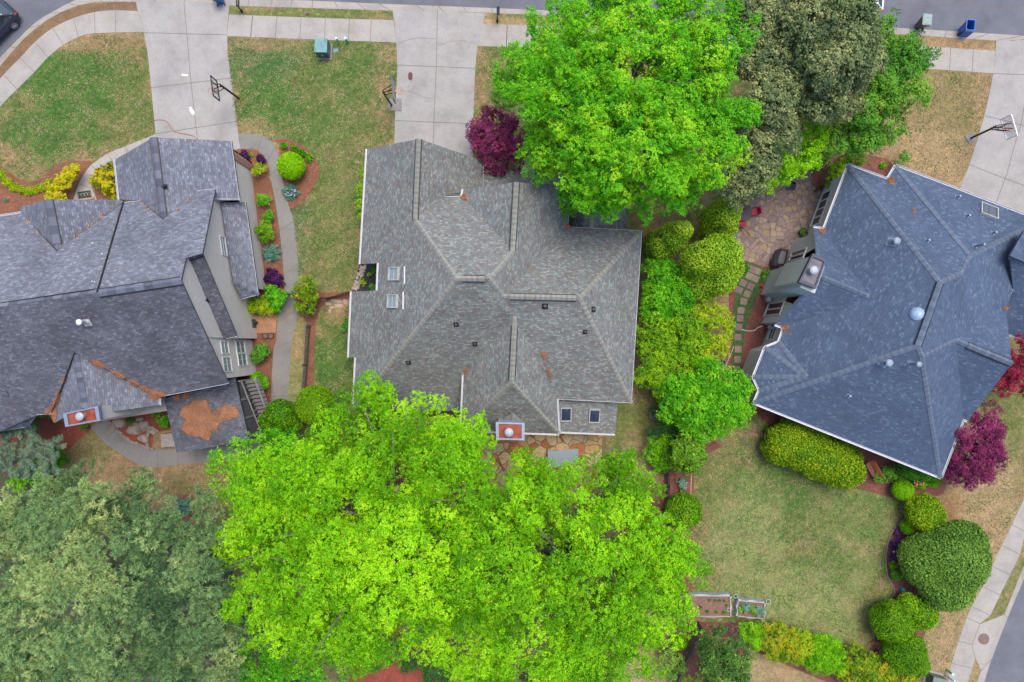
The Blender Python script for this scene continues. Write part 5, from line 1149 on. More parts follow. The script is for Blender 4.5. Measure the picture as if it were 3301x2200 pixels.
# ---- pines, lower left
def pine(label, base, px, z, seed, n_tuft_scale=1.0, tm=.5):
    t = empty("pine_tree", base, label, "pine"); lb = LB(px, z, .55); rg = np.random.default_rng(seed); T = []; TT = []; D = []
    for c, r in lb:
        c = np.array(c); r = np.array(r); n = int(r[0]*r[1]*math.pi*2.2*n_tuft_scale/.06)
        # branch ends cluster
        nb = max(5, int(n/13)); bd = rand_dirs(rg, nb, -.2); bc = c+bd*r*rg.uniform(.45, 1.05, nb)[:, None]; k = np.repeat(np.arange(nb), 13); off = rand_dirs(rg, len(k), -.2)*rg.uniform(.2, .62, len(k))[:, None]*np.array([1.25, 1.25, .55])
        T.append(bc[k]+off); TT.append((rg.normal(tm, .17, nb)+rg.normal(0, .08))[k]); D.append(off+np.array([0, 0, .45]))
    T = np.vstack(T); TT = np.concatenate(TT); D = np.vstack(D); D /= np.linalg.norm(D, axis=1, keepdims=True)
    per = 32; k = np.repeat(np.arange(len(T)), per); nd = rand_dirs(rg, len(k)); nd = nd+D[k]*.75; nd /= np.linalg.norm(nd, axis=1, keepdims=True)
    L_ = rg.uniform(.17, .27, len(k))[:, None]; side = np.cross(nd, rand_dirs(rg, len(k))); side /= np.linalg.norm(side, axis=1, keepdims=True)+1e-9; w = .019
    v = np.stack([T[k]-side*w*.6, T[k]+side*w*.6, T[k]+nd*L_+side*w*.5, T[k]+nd*L_-side*w*.5], 1).reshape(-1, 3)
    tint = np.repeat(TT[k]+rg.normal(0, .14, len(k)), 4)
    # spring candles at the tuft tips
    ck = np.where(rg.random(len(T)) < .65)[0]; cd = D[ck]*.6+np.array([.35, .25, .7]); cd /= np.linalg.norm(cd, axis=1, keepdims=True)
    me_build(t, "crown", v, tint, LM['needle'])
    s2 = np.cross(cd, np.array([0.0, 0, 1])+rg.normal(0, .2, (len(ck), 3))); s2 /= np.linalg.norm(s2, axis=1, keepdims=True); b0 = T[ck]; wl = .036; l2 = rg.uniform(.14, .26, len(ck))[:, None]
    vv = np.stack([b0-s2*wl, b0+s2*wl, b0+cd*l2+s2*wl*.5, b0+cd*l2-s2*wl*.5], 1).reshape(-1, 3); s3 = np.cross(cd, s2)
    vv2 = np.stack([b0-s3*wl, b0+s3*wl, b0+cd*l2+s3*wl*.5, b0+cd*l2-s3*wl*.5], 1).reshape(-1, 3)
    me_build(t, "candles", np.vstack([vv, vv2]), np.repeat(rg.random(2*len(ck)), 4), LM['candle'])
    trunk(t, base, lb, .2, M_PBARK, seed, .62, twigs=4)
    return t
def me_build(parent, name, v, tint, mat):
    n = len(v); off = root_loc(parent); v = v-np.array(off); me = bpy.data.meshes.new(name); me.vertices.add(n); me.vertices.foreach_set("co", v.astype(np.float32).reshape(-1))
    me.loops.add(n); me.loops.foreach_set("vertex_index", np.arange(n, dtype=np.int32)); me.polygons.add(n//4); me.polygons.foreach_set("loop_start", np.arange(0, n, 4, dtype=np.int32)); me.polygons.foreach_set("loop_total", np.full(n//4, 4, np.int32))
    at = me.attributes.new("tint", 'FLOAT', 'POINT'); at.data.foreach_set("value", np.clip(tint, 0, 1).astype(np.float32)); me.materials.append(mat); me.update(calc_edges=True)
    o = bpy.data.objects.new(name, me); COL.objects.link(o); o.parent = parent; return o
pine("broad blue-green pine with yellow candles filling the bottom left corner", PX(260,2050), [(60,1640,80,10.5),(150,1600,60,10),(270,1560,60,9.6),(300,1660,95,11),(180,1720,110,12),(40,1800,120,12),(200,1880,130,13),(360,1820,110,12.5),(90,2010,130,12.5),(270,2060,130,13),(60,2160,110,12),(230,2190,110,12),(380,1960,90,12.5),(410,2120,90,11.5)], 12, 31, tm=.68)
pine("second blue-green pine with grey limbs, between the corner pine and the lime-green tree", PX(530,1950), [(480,1570,55,9),(400,1640,70,10),(520,1680,85,10.5),(630,1720,80,10),(680,1640,50,9),(470,1780,100,11.5),(600,1840,100,11.5),(690,1900,70,10),(500,1930,95,12),(620,2010,90,11),(720,2060,60,9.5),(520,2100,100,11),(650,2150,80,9.5),(740,2160,55,8.5),(560,2200,80,10),(690,1780,60,9.5),(710,1980,50,9)], 11, 32, tm=.5)
shrub("rhododendron", "pink-flowered shrub showing through the corner pine", [(295,1668,30)], 10.2 if False else 3.0, LM['mid'], 33, cat="shrub", clump=.3, tuft=.12, leaf=.115, cover=1, per=5)
# cedar with drooping grey-green sprays by the left house
def cedar(label, base, px, z, seed):
    t = empty("cedar_tree", base, label, "cedar"); rnd = random.Random(seed); b = Vector(base); V = []; T = []; limbs = MB()
    limbs.tube([b, b+Vector((0, 0, z*.7)), b+Vector((.1, .1, z+1.2))], [.16, .1, .02], 8)
    for (x, y, r) in px:
        e0 = P((x, y), z)
        for k in range(7):
            a = rnd.uniform(0, 6.28); rr = r/K*.9; e = e0+Vector((math.cos(a)*rr, math.sin(a)*rr, rnd.uniform(-.8,.3))); s = Vector((e0.x, e0.y, z-.4)).lerp(e, .05)
            if k == 0: limbs.tube([b+Vector((0,0,z*.6)), s], [.07, .03], 5)
            limbs.tube([s, e], [.03, .01], 4); d = (e-s); L_ = d.length; d.normalize(); side = Vector((-d.y, d.x, 0)).normalized(); n = int(L_/.12)+2
            for i in range(n):
                q = s+d*L_*i/n
                for sg in (-1, 1):
                    l = (.34*(1-i/n*.6))*rnd.uniform(.7, 1.2); tip = q+side*sg*l+d*l*.55+Vector((0,0,rnd.uniform(-.06,.05))); w = (tip-q).cross(Vector((0,0,1))).normalized()*.028
                    tt = rnd.random()
                    V += [q-w, q+w, tip+w*.4, tip-w*.4]; T += [tt]*4
                    for j in range(5):
                        qq = q.lerp(tip, (j+.5)/5)
                        for s2 in (-1, 1):
                            t2 = qq+w.normalized()*s2*.07+(tip-q).normalized()*.05; ww = (t2-qq).cross(Vector((0,0,1))).normalized()*.008; V += [qq-ww, qq+ww, t2+ww, t2-ww]; T += [tt]*4
    me_build(t, "crown", np.array([tuple(v) for v in V]), np.array(T), LM['cedar']); limbs.build("trunk", M_BARK, t); return t
cedar("grey-green cedar with thin feathery sprays below the left house's bay", PX(70,1480), [(20,1430,60),(90,1395,60),(130,1440,70),(60,1480,70),(150,1490,60),(10,1520,60),(110,1510,50),(40,1380,50)], 4.2, 41)
shrub("shrub", "dense green shrub under the right side of the grey-green cedar", [(165,1455,30),(190,1480,25),(140,1500,35),(60,1370,30),(100,1365,30)], 1.0, LM['fresh'], 42, tmean=.45, clump=.3, tuft=.12, leaf=.115, cover=1.4, per=6)
shrub("shrub", "yellow-green low shrub between the cedar and the corner pine", [(90,1530,35),(140,1545,35),(60,1560,30)], 1.2, LM['bright'], 43, tmean=.35, clump=.3, tuft=.12, leaf=.1, cover=1.3, per=6)
# ---- shrubs between the middle and right houses
CY = dict(clump=.34, tuft=.13, leaf=.12, cover=2.6, per=8, ragged=.18, shell=.9, zmin=-.1, tvar=.1)
def conifer(lab, base, px, sd, tm):
    t = empty("cypress", base, lab, "cypress"); lb = [(tuple(P((x, y), z)), (r/K*(H-z)/H, r/K*(H-z)/H, rz)) for x, y, r, z, rz in px]
    clipped("crown", lb, LM['cyp'], t, sd, leaf=.12, dens=.9, tmean=tm, tvar=.13, rough=.09, lump=.16)
    m = MB(); m.tube([Vector(base)-Vector((0,0,.1)), (base[0], base[1], 1.2), (lb[0][0][0], lb[0][0][1], lb[0][0][2])], [.14, .11, .04], 8); m.build("trunk", M_BARK, t)
conifer("yellow-green feathery cypress nearest the red patio chairs", PX(2290,750), [(2335,690,48,4.6,1.5),(2315,725,52,3.2,1.8),(2300,765,42,2,1.5),(2290,700,32,3,1.5)], 51, .68)
conifer("smaller yellow-green cypress at the corner of the middle house", PX(2120,800), [(2190,750,36,4.2,1.3),(2165,770,46,3.2,1.6),(2130,795,44,2.2,1.5),(2110,770,26,1.8,1.2)], 52, .58)
conifer("largest yellow-green cypress, beside the stepping stones", PX(2260,890), [(2320,820,66,5.0,1.6),(2265,840,62,4.2,1.8),(2310,880,68,3.6,2.0),(2270,910,58,2.6,1.7),(2345,860,48,4,1.6)], 53, .7)
shrub("shrub", "dark-hearted green shrub with broad leaves against the middle house's right wall", [(2110,880,50),(2160,900,55),(2130,950,60),(2190,960,60),(2110,1000,40),(2180,1010,50)], 2.6, LM['fresh'], 54, tmean=.5, tvar=.2, clump=.4, tuft=.15, leaf=.13, cover=1.6, per=6)
shrub("shrub", "large olive-green shrub below the broad-leaved one, along the middle house's right wall", [(2110,1060,55),(2160,1090,65),(2100,1140,50),(2200,1040,60),(2230,1110,60),(2130,1200,55),(2190,1180,60),(2230,1230,50),(2150,1250,45),(2080,1210,35)], 2.4, LM['boxw'], 55, tmean=.66, tvar=.2, clump=.4, tuft=.14, leaf=.12, cover=1.7, per=6)
shrub("shrub", "yellow shrub between the olive-green shrub and the stepping stones", [(2290,1010,45),(2330,1020,30),(2310,1070,50),(2260,1010,30),(2290,1130,45),(2250,1180,40),(2320,1110,30),(2230,1200,30)], 2.4, LM['yellow'], 56, tmean=.5, clump=.35, tuft=.13, leaf=.1, cover=1.5, per=6)
T6 = LB([(2280,1220,60,4.2),(2350,1240,55,4),(2200,1260,55,3.8),(2180,1320,50,3.6),(2250,1310,70,4.6),(2330,1320,65,4.2),(2390,1260,35,3.4),(2280,1370,50,3.6),(2370,1350,35,3.4),(2400,1310,28,3),(2150,1250,30,3.2),(2310,1390,30,3),(2220,1370,40,3.4)], 4, .75)
tree("flowering_tree", "round bright green tree with bare branch tips between the middle and right houses", PX(2285,1300), LOW(T6, .8), LM['fresh'], 57, r=.14, clump=.42, tuft=.15, leaf=.13, cover=1.5, per=6, tmean=.55, tvar=.17)
shrub("shrub", "dark shrub in the shade below the round bright green tree", [(2125,1320,25),(2150,1370,40),(2190,1400,40),(2120,1380,30)], 1.2, LM['dark'], 58, tmean=.5, clump=.35, tuft=.13, leaf=.1, cover=1.1, per=5)
shrub("shrub", "bright green low shrub near the end of the wooden fence", [(2110,1440,28),(2130,1480,40),(2095,1470,25),(2150,1450,35),(2165,1400,30),(2140,1500,25)], 1.3, LM['bright'], 59, tmean=.3, clump=.3, tuft=.12, leaf=.11, cover=1.3, per=6)
tree("arborvitae", "round arborvitae with a lit right side at the top of the wooden fence", PX(2205,1470), LB([(2215,1462,48,3.0,1.4),(2195,1480,40,2,1)], 2.4), LM['cyp'], 60, cat="shrub", r=.08, tmean=.25, **CY)
box("round_shrub", "round mid-green shrub against the wooden fence, at the edge of the pale lawn", [(2205,1650,56,1.8)], 1.6, LM['boxw'], 61, tmean=.5, leaf=.115)
box("round_shrub", "small lime ball shrub left of the wooden fence's lower run", [(2190,2070,26)], 1.0, LM['ball'], 62, tmean=.3, leaf=.08)
shrub("shrub", "dull green shrub left of the wooden fence near the bottom edge", [(2170,2120,30),(2150,2160,32),(2190,2150,20)], 1.2, LM['oakg'], 63, tmean=.6, clump=.3, tuft=.12, leaf=.115, cover=1.2, per=6)
tree("holly_tree", "dark blue-green holly at the bottom edge below the raised beds", PX(2330,2110), LB([(2320,2070,55,4.4),(2370,2110,50,4.2),(2290,2120,50,4),(2330,2160,65,4.6),(2390,2160,40,3.8),(2340,2210,60,4)], 4, .8), LM['oakg'], 64, r=.13, clump=.4, tuft=.15, leaf=.13, cover=1.5, per=6, tmean=.22, tvar=.14)
shrub("shrub", "pale green small shrub at the bottom edge between the fence and the holly", [(2240,2190,22),(2215,2195,15)], .8, LM['bright'], 65, tmean=.4, clump=.2, tuft=.1, leaf=.08, cover=1, per=5)
shrub("shrub", "russet twiggy shrub between the holly and the raised beds", [(2375,2035,22),(2360,2020,15)], .8, LM['brownish'], 66, tmean=.5, clump=.2, tuft=.1, leaf=.05, cover=1, per=5)
# ---- hedge along the bottom right lawn: six touching shrubs
HG = [("green shrub at the left end of the bottom right hedge", [(2420,2035,32),(2440,2065,28)], LM['bright'], .45),
 ("yellow-orange shrub, second from the left in the bottom right hedge", [(2490,2050,48),(2540,2080,48),(2500,2095,34),(2460,2060,28)], LM['autumn'], .48),
 ("yellow-green shrub, third in the bottom right hedge before the dark gap", [(2585,2075,43),(2570,2110,28)], LM['yellow'], .35),
 ("bright green rounded shrub in the middle of the bottom right hedge", [(2640,2110,57),(2690,2130,43),(2620,2090,34),(2670,2090,40)], LM['bright'], .5),
 ("orange-flecked dark shrub, fifth in the bottom right hedge", [(2760,2130,51),(2740,2170,40),(2800,2160,40)], LM['autumn'], .3),
 ("orange and green shrub at the bottom edge end of the hedge", [(2850,2160,51),(2900,2195,51),(2810,2200,46),(2940,2220,34)], LM['autumn'], .4)]
for k, (lab, px, mt, tm) in enumerate(HG): shrub("hedge_shrub", lab, px, 1.2, mt, 70+k, cat="hedge", group="shrubs forming the bottom right hedge", tmean=tm, tvar=.2, clump=.26, tuft=.11, leaf=.085, cover=2.6, per=7, ragged=.2)
# ---- clipped shrubs on the right
box("round_shrub", "bright yellow-green round shrub topping the curved mulch bed", Q(3,3,[(1525,140)])and[(2985,1654,58,1.5),(2960,1640,35,1.3)], 1.5, LM['yellow'], 81, tmean=.35, leaf=.115, lump=.14)
box("round_shrub", "very large domed dark green shrub in the curved mulch bed", [(3070,1800,110,2.4),(3000,1810,90,2.1),(3050,1880,85,2.1),(3100,1760,80,2.3),(2960,1790,60,1.9)], 2.2, LM['oakg'], 82, tmean=.55, leaf=.12, lump=.05, flat=.75)
box("round_shrub", "bright green shrub tucked under the very large domed shrub", [(2965,1975,52,1.3),(2930,1950,35,1.2),(2990,1985,30,1.2)], 1.3, LM['boxw'], 83, tmean=.75, leaf=.115)
box("round_shrub", "round dark green shrub left of the one tucked under the big dome", [(2875,2003,62,1.6),(2855,2020,40,1.4)], 1.6, LM['boxw'], 84, tmean=.55, leaf=.1)
box("round_shrub", "round dark green shrub nearest the street corner utility box, below the others", [(2915,2100,66,1.6),(2890,2080,40,1.4),(2950,2140,40,1.3)], 1.6, LM['boxw'], 85, tmean=.5, leaf=.1)
box("small_shrub", "small bright green shrub at the inner edge of the curved bed's upper part", [(2925,1700,21)], .6, LM['bright'], 86, tmean=.35, leaf=.07)
box("small_shrub", "small blue-green shrub at the left foot of the big dome", [(2890,1855,18)], .5, LM['mid'], 87, tmean=.7, leaf=.07)
box("small_shrub", "small olive shrub just above the blue-green one at the curved bed's edge", [(2880,1825,13)], .4, LM['boxw'], 88, tmean=.5, leaf=.07)
for k, (x, y, r, lab) in enumerate(((2905,1720,20,"purple heuchera mound, top one of three along the curved bed's edge"),(2890,1755,20,"purple heuchera mound, middle one of three along the curved bed's edge"),(2885,1790,15,"purple heuchera mound, lowest of three along the curved bed's edge"))):
    shrub("purple_plant", lab, [(x,y,r)], .25, LM['violet'], 90+k, cat="plant", group="purple mounds in the curved bed", tmean=.75, clump=.15, tuft=.09, leaf=.08, cover=1.4, per=6)
box("trimmed_hedge", "big rectangular yellow-green clipped hedge below the right house", [(2530,1425,60,1.5),(2590,1450,66,1.6),(2650,1480,66,1.6),(2710,1510,62,1.5),(2740,1520,45,1.3),(2520,1450,50,1.3),(2560,1400,55,1.4),(2620,1420,55,1.4),(2690,1460,50,1.4),(2730,1480,45,1.3),(2500,1440,40,1.2)], 1.4, LM['yellow'], 95, cat="hedge", tmean=.30, tvar=.2, leaf=.1, rough=.12, lump=.12)
U7 = LB([(3140,1400,60,3.6),(3120,1460,72,3.4),(3160,1430,72,3.8),(3190,1390,48,3.2),(3110,1500,54,2.8),(3170,1490,60,3.2),(3140,1520,48,2.8),(3185,1450,45,3.2),(3180,1340,42,3.2),(3080,1510,42,2.4),(3150,1370,36,3.2)], 3.3, .75)
tree("japanese_maple", "purple-red Japanese maple at the lower right corner of the right house", PX(3120,1420), U7, LM['purple'], 96, cat="maple", r=.1, clump=.35, tuft=.13, leaf=.1, cover=1.4, per=7, tmean=.62, tvar=.2, ragged=.5)
U8 = LB([(3250,1190,45,3.2),(3290,1140,50,3.6),(3230,1240,35,2.8),(3280,1220,50,3.2),(3310,1180,50,3.4),(3320,1250,35,3)], 3.3, .75)
tree("japanese_maple", "crimson Japanese maple at the right edge behind the right house's gable", PX(3260,1180), U8, LM['red'], 97, cat="maple", r=.1, clump=.35, tuft=.13, leaf=.1, cover=1.4, per=7, tmean=.6, tvar=.18, ragged=.5)
box("round_shrub", "lime ball shrub below the right house's bottom corner", [(2910,1580,32,.9)], .9, LM['ball'], 98, tmean=.35, leaf=.07, lump=.04)
box("round_shrub", "green shrub with pink flowers under the right house's bottom corner", [(2963,1555,24,.7)], .7, LM['boxw'], 99, tmean=.5, leaf=.07)
box("round_shrub", "small lime round shrub at the tip of the right house's bottom corner", [(3008,1548,23,.7)], .7, LM['ball'], 100, tmean=.15, leaf=.07)
box("round_shrub", "long clipped dark green shrub hugging the wall under the right house's bottom corner", [(2935,1510,35,1.2),(2970,1520,32,1.2),(3000,1530,28,1.1)], 1.2, LM['mid'], 101, tmean=.35, leaf=.08)
shrub("shrub", "feathery green plant beside the orange bench", [(2855,1530,25),(2835,1535,18),(2880,1525,18)], .6, LM['mid'], 102, tmean=.6, clump=.2, tuft=.11, leaf=.1, cover=1.2, per=6)
shrub("shrub", "feathery green plant between the lime ball and the one beside the bench", [(2895,1545,20),(2885,1510,12),(2900,1570,14)], .6, LM['mid'], 103, tmean=.55, clump=.2, tuft=.11, leaf=.1, cover=1.1, per=6)
m = MB(); rr = random.Random(5)
for k in range(22): q = PX(2963+rr.uniform(-15,15), 1552+rr.uniform(-15,15), 1.18+rr.uniform(0,.12)); m.ellip(q, (.05,.05,.04), 6, 4)
m.build("flower", plain("pink_petals", (.6,.12,.14), .6), [o for o in bpy.data.objects if o.get('label','').startswith("green shrub with pink flowers")][0])
# bed shrubs near the right house top
shrub("shrub", "round dark green shrub at the upper left of the right house's front bed", [(2635,515,32)], .9, LM['dark'], 104, tmean=.55, clump=.25, tuft=.1, leaf=.08, cover=1.6, per=6)
shrub("shrub", "round green shrub touching the right house's top left roof corner", [(2750,510,32)], .9, LM['boxw'], 105, tmean=.35, clump=.25, tuft=.1, leaf=.08, cover=1.6, per=6)
shrub("shrub", "yellow-green loose shrub beside the right house's patio window", [(2700,560,30),(2680,590,22),(2715,535,20)], .8, LM['boxw'], 106, tmean=.8, clump=.22, tuft=.1, leaf=.115, cover=1.4, per=6)
shrub("shrub", "leggy green shrub in front of the right house's second front corner", [(2905,520,20),(2915,505,14),(2885,535,14)], .9, LM['mid'], 107, tmean=.6, clump=.2, tuft=.11, leaf=.11, cover=1, per=5)
blades("grass_clump", "light green grassy clump in the mulch between the right house's front corners", Q(0,3,[(1150,1398)])[0], 15, 60, LM['bright'], 108, h=.3)
blades("grass_clump", "tiny light green clump left of the larger one in the right house's front mulch", Q(0,3,[(1048,1380)])[0], 5, 20, LM['bright'], 109, h=.15)
# ---- left property beds
box("round_shrub", "bright lime-green clipped ball in the kidney-shaped bed", [(938,536,43,1.1)], 1.1, LM['ball'], 110, tmean=.5, leaf=.075, lump=.02, rough=.04)
ir = dict(cat="iris")
blades("iris_clump", "blue-green iris clump with pale flowers below the lime-green ball", Q(1,1,[(365,315)])[0], 32, 170, LM['iris'], 111, h=.45, w=.05, **ir)
blades("iris_clump", "blue-green iris clump against the left house's side wall", Q(1,1,[(205,830)])[0], 36, 190, LM['iris'], 112, h=.45, w=.05, **ir)
blades("iris_clump", "blue-green spiky clump beside the red soil patch near the pines", Q(2,0,[(1560,1520)])[0], 40, 170, LM['iris'], 113, h=.45, w=.05, cat="yucca")
m = MB(); rr = random.Random(6)
for k in range(16): q = P((Q(1,1,[(365,315)])[0][0]+rr.uniform(-18,18), Q(1,1,[(365,315)])[0][1]+rr.uniform(-18,18)), .55); m.ellip(q, (.045,.045,.03), 6, 4)
m.build("flower", plain("pale_violet_petals", (.42,.38,.6), .6), [o for o in bpy.data.objects if o.get('label','').startswith("blue-green iris clump with pale flowers")][0])
for k, (x, y, r, lab) in enumerate(((310,1235,16,"leafy daylily clump, leftmost of four around the lime ball"),(400,1265,17,"leafy daylily clump, second from the left around the lime ball"),(465,1300,16,"leafy daylily clump, third from the left around the lime ball"),(520,1335,18,"leafy daylily clump, rightmost of four around the lime ball"))):
    blades("daylily", lab, Q(0,1,[(x,y)])[0], r, 90, LM['fresh'], 115+k, h=.4, w=.045, group="daylilies around the lime ball")
for k, (p, r, mt, tm, lab) in enumerate(((Q(1,0,[(2185,130)])[0], 21, LM['yellow'], .3, "yellow-green small shrub at the top of the side wall bed"), (Q(1,0,[(2218,382)])[0], 20, LM['fresh'], .4, "small green shrub in the side wall bed, level with the pent roof's top"), (Q(1,0,[(2262,517)])[0], 19, LM['fresh'], .4, "small green shrub directly above the dark mounded one in the side wall bed"),
    (Q(1,0,[(2232,648)])[0], 31, LM['boxw'], .5, "round dark olive shrub in the middle of the side wall bed"))):
    shrub("shrub", lab, [(p[0], p[1], r)], .45+.008*r, mt, 121+k, tmean=tm, clump=.2, tuft=.09, leaf=.08, cover=1.5, per=6)
for k, (p, r, lab) in enumerate(((Q(0,0,[(2062,1312)])[0], 13, "dark violet plant nearest the brick corner of the left garage"), (Q(0,0,[(2195,1338)])[0], 12, "dark violet plant at the walk side of the top of the side wall bed"), (Q(1,1,[(190,1010)])[0], 20, "dark violet plant above the wide one, low in the side wall bed"), (Q(1,1,[(245,1060)])[0], 20, "dark violet plant touching the chartreuse hedge in the side wall bed"))):
    shrub("violet_plant", lab, [(p[0], p[1], r)], .3, LM['violet'], 126+k, cat="plant", tmean=.35, clump=.16, tuft=.09, leaf=.115, cover=2.0, per=6)
blades("grass_clump", "pale green tuft at the very top of the side wall bed", Q(0,0,[(2125,1310)])[0], 9, 40, LM['bright'], 131, h=.2)
shrub("low_hedge", "chartreuse low hedge below the pent roof of the left house", [(812,988,26),(840,985,28),(868,985,26),(795,1000,18),(885,975,20)], .7, LM['yellow'], 132, cat="hedge", tmean=.5, clump=.2, tuft=.09, leaf=.08, cover=1.7, per=6)
shrub("shrub", "bright green shrub where the chain fence meets the left house", [(875,945,25),(900,955,20),(895,985,20)], 1.1, LM['fresh'], 133, tmean=.45, clump=.25, tuft=.1, leaf=.115, cover=1.5, per=6)
shrub("shrub", "domed green shrub at the house wall below the twin round planters", [(837,1140,24),(850,1130,20),(830,1155,15)], .8, LM['mid'], 134, tmean=.6, clump=.22, tuft=.1, leaf=.115, cover=1.6, per=6)
shrub("shrub", "light green shrub beside the sunroom stairs", [(842,1236,24),(830,1225,18)], .8, LM['bright'], 135, tmean=.35, clump=.22, tuft=.1, leaf=.115, cover=1.5, per=6)
tree("topiary_shrub", "yellow-green upright shrub with red flecks straddling the dark chain fence", PX(985,950), LB([(985,925,34,2.0),(960,945,22,1.6),(1000,950,28,1.7),(965,990,20,1.2),(990,990,25,1.2)], 1.7), LM['autumn'], 136, cat="shrub", r=.06, tmean=.32, clump=.22, tuft=.1, leaf=.085, cover=1.5, per=6)
shrub("shrub", "wiry olive shrub sprawling below the chain fence", [(985,985,25),(1010,970,22),(990,1015,18),(1000,995,18)], .8, LM['brownish'], 137, tmean=.1, clump=.2, tuft=.1, leaf=.07, cover=.9, per=5)
box("round_shrub", "large round clipped green shrub beside the end of the picket fence", [(1018,1308,62,1.9)], 1.7, LM['boxw'], 138, tmean=.62, leaf=.085, lump=.05)
box("round_shrub", "dark green rounded shrub covering the lower end of the side path", [(905,1340,52,2.4),(875,1360,36,1.8),(935,1368,36,1.9),(900,1385,42,1.6)], 2, LM['boxw'], 139, tmean=.42, leaf=.12, lump=.12, rough=.1)
tree("green_tree", "green tree below the dark rounded one, merging with the feathery tree", PX(910,1450), LB([(900,1440,45,3.4),(940,1430,40,3),(880,1415,30,3),(930,1475,40,3.2)], 3), LM['fresh'], 140, r=.08, tmean=.42, clump=.35, tuft=.13, leaf=.11, cover=1.5, per=6)
box("round_shrub", "half-hidden green clipped shrub below the large round one", [(1025,1405,40,1.3)], 1.3, LM['mid'], 141, tmean=.7, leaf=.085)
shrub("golden_shrub", "tall yellow shrub at the right end of the left front bed", [(225,560,22,1.2),(240,550,16,1.2),(205,585,25,1.1),(185,610,25,1.0),(190,635,18,.8),(170,640,16,.7),(250,545,10)], 1.0, LM['gold'], 142, tmean=.62, clump=.22, tuft=.1, leaf=.115, cover=1.7, per=6)
shrub("golden_shrub", "yellow and copper shrub between the front walk and the left garage", [(335,570,28),(355,550,20),(318,590,22),(345,600,22),(310,575,18)], 1.0, LM['gold'], 143, tmean=.5, tvar=.3, clump=.22, tuft=.1, leaf=.115, cover=1.4, per=6)
shrub("golden_shrub", "lower yellow-green mound at the left garage wall, below the copper shrub", [(365,620,20),(375,635,16)], .6, LM['gold'], 144, tmean=.35, clump=.2, tuft=.09, leaf=.08, cover=1.4, per=6)
lom = [((5,565),17),((28,590),15),((50,605),14),((73,613),13),((95,619),14),((117,614),13),((139,606),13),((161,594),14)]
WH = ["first at the photo's left edge","second from the left edge","third from the left","fourth from the left, at the bend","fifth, lowest of the row","sixth, just right of the lowest","seventh, next to the last","last, touching the tall yellow shrub"]
for k, ((x, y), r) in enumerate(lom): blades("edging_grass", "small chartreuse edging tuft, "+WH[k], (x, y), r*1.3, 200, LM['yellow'], 150+k, h=.28, w=.04, cat="plant", group="chartreuse tufts edging the left front bed")
blades("grass_clump", "grey-green weed tuft alone in the left front mulch", Q(1,0,[(60,385)])[0], 9, 26, LM['iris'], 160, h=.2)
shrub("shrub", "small fern-like shrub between rocks and the sunroom", [(515,1350,14),(505,1335,10),(530,1365,14),(538,1345,10)], .5, LM['fresh'], 161, tmean=.5, clump=.16, tuft=.09, leaf=.115, cover=1.1, per=5)
shrub("shrub", "small dark green juniper among the big rocks by the curved path", [(418,1360,12),(425,1350,9)], .3, LM['dark'], 162, tmean=.7, clump=.14, tuft=.08, leaf=.06, cover=1.3, per=6)
shrub("shrub", "small green plant right below the left chimney", [(273,1374,13)], .35, LM['mid'], 163, tmean=.4, clump=.14, tuft=.09, leaf=.08, cover=1.2, per=6)
tree("side_shrub", "narrow yellow-green shrub against the middle house's upper left wall", PX(1170,640), LB([(1172,560,16,1.6),(1166,600,17,1.6),(1164,640,18,1.6),(1163,680,15,1.5),(1165,705,10,1.4)], 1.6), LM['boxw'], 164, cat="hedge", r=.05, tmean=.85, clump=.22, tuft=.1, leaf=.115, cover=1.5, per=6)
shrub("shrub", "green shrub against the middle house's lower left wall", [(1122,1030,14),(1118,1060,14),(1125,1000,10)], .9, LM['fresh'], 165, tmean=.3, clump=.2, tuft=.1, leaf=.08, cover=1.3, per=6)
for k, (p, r, mt, lab) in enumerate(((Q(1,1,[(1075,975)])[0], 15, LM['fresh'], "bright green shrub at the wall in the black mulch notch"), (Q(1,1,[(968,1070)])[0], 10, LM['yellow'], "yellowish tuft beside the stones in the black mulch notch"), (Q(1,1,[(1022,1018)])[0], 7, LM['bright'], "tiny green tuft in the middle of the black mulch notch"), (Q(1,1,[(1060,1115)])[0], 13, LM['fresh'], "leafy green plant in the lower corner of the black mulch notch"))):
    shrub("small_shrub", lab, [(p[0], p[1], r)], .35, mt, 170+k, tmean=.4, clump=.15, tuft=.08, leaf=.07, cover=1.2, per=5)
shrub("ground_vine", "green ground vine between the stepping stones and the cypress", [(2412,862,10),(2400,875,12),(2470,880,12),(2465,895,10)], .2, LM['fresh'], 175, cat="plant", tmean=.4, clump=.12, tuft=.08, leaf=.06, cover=1.0, per=5)

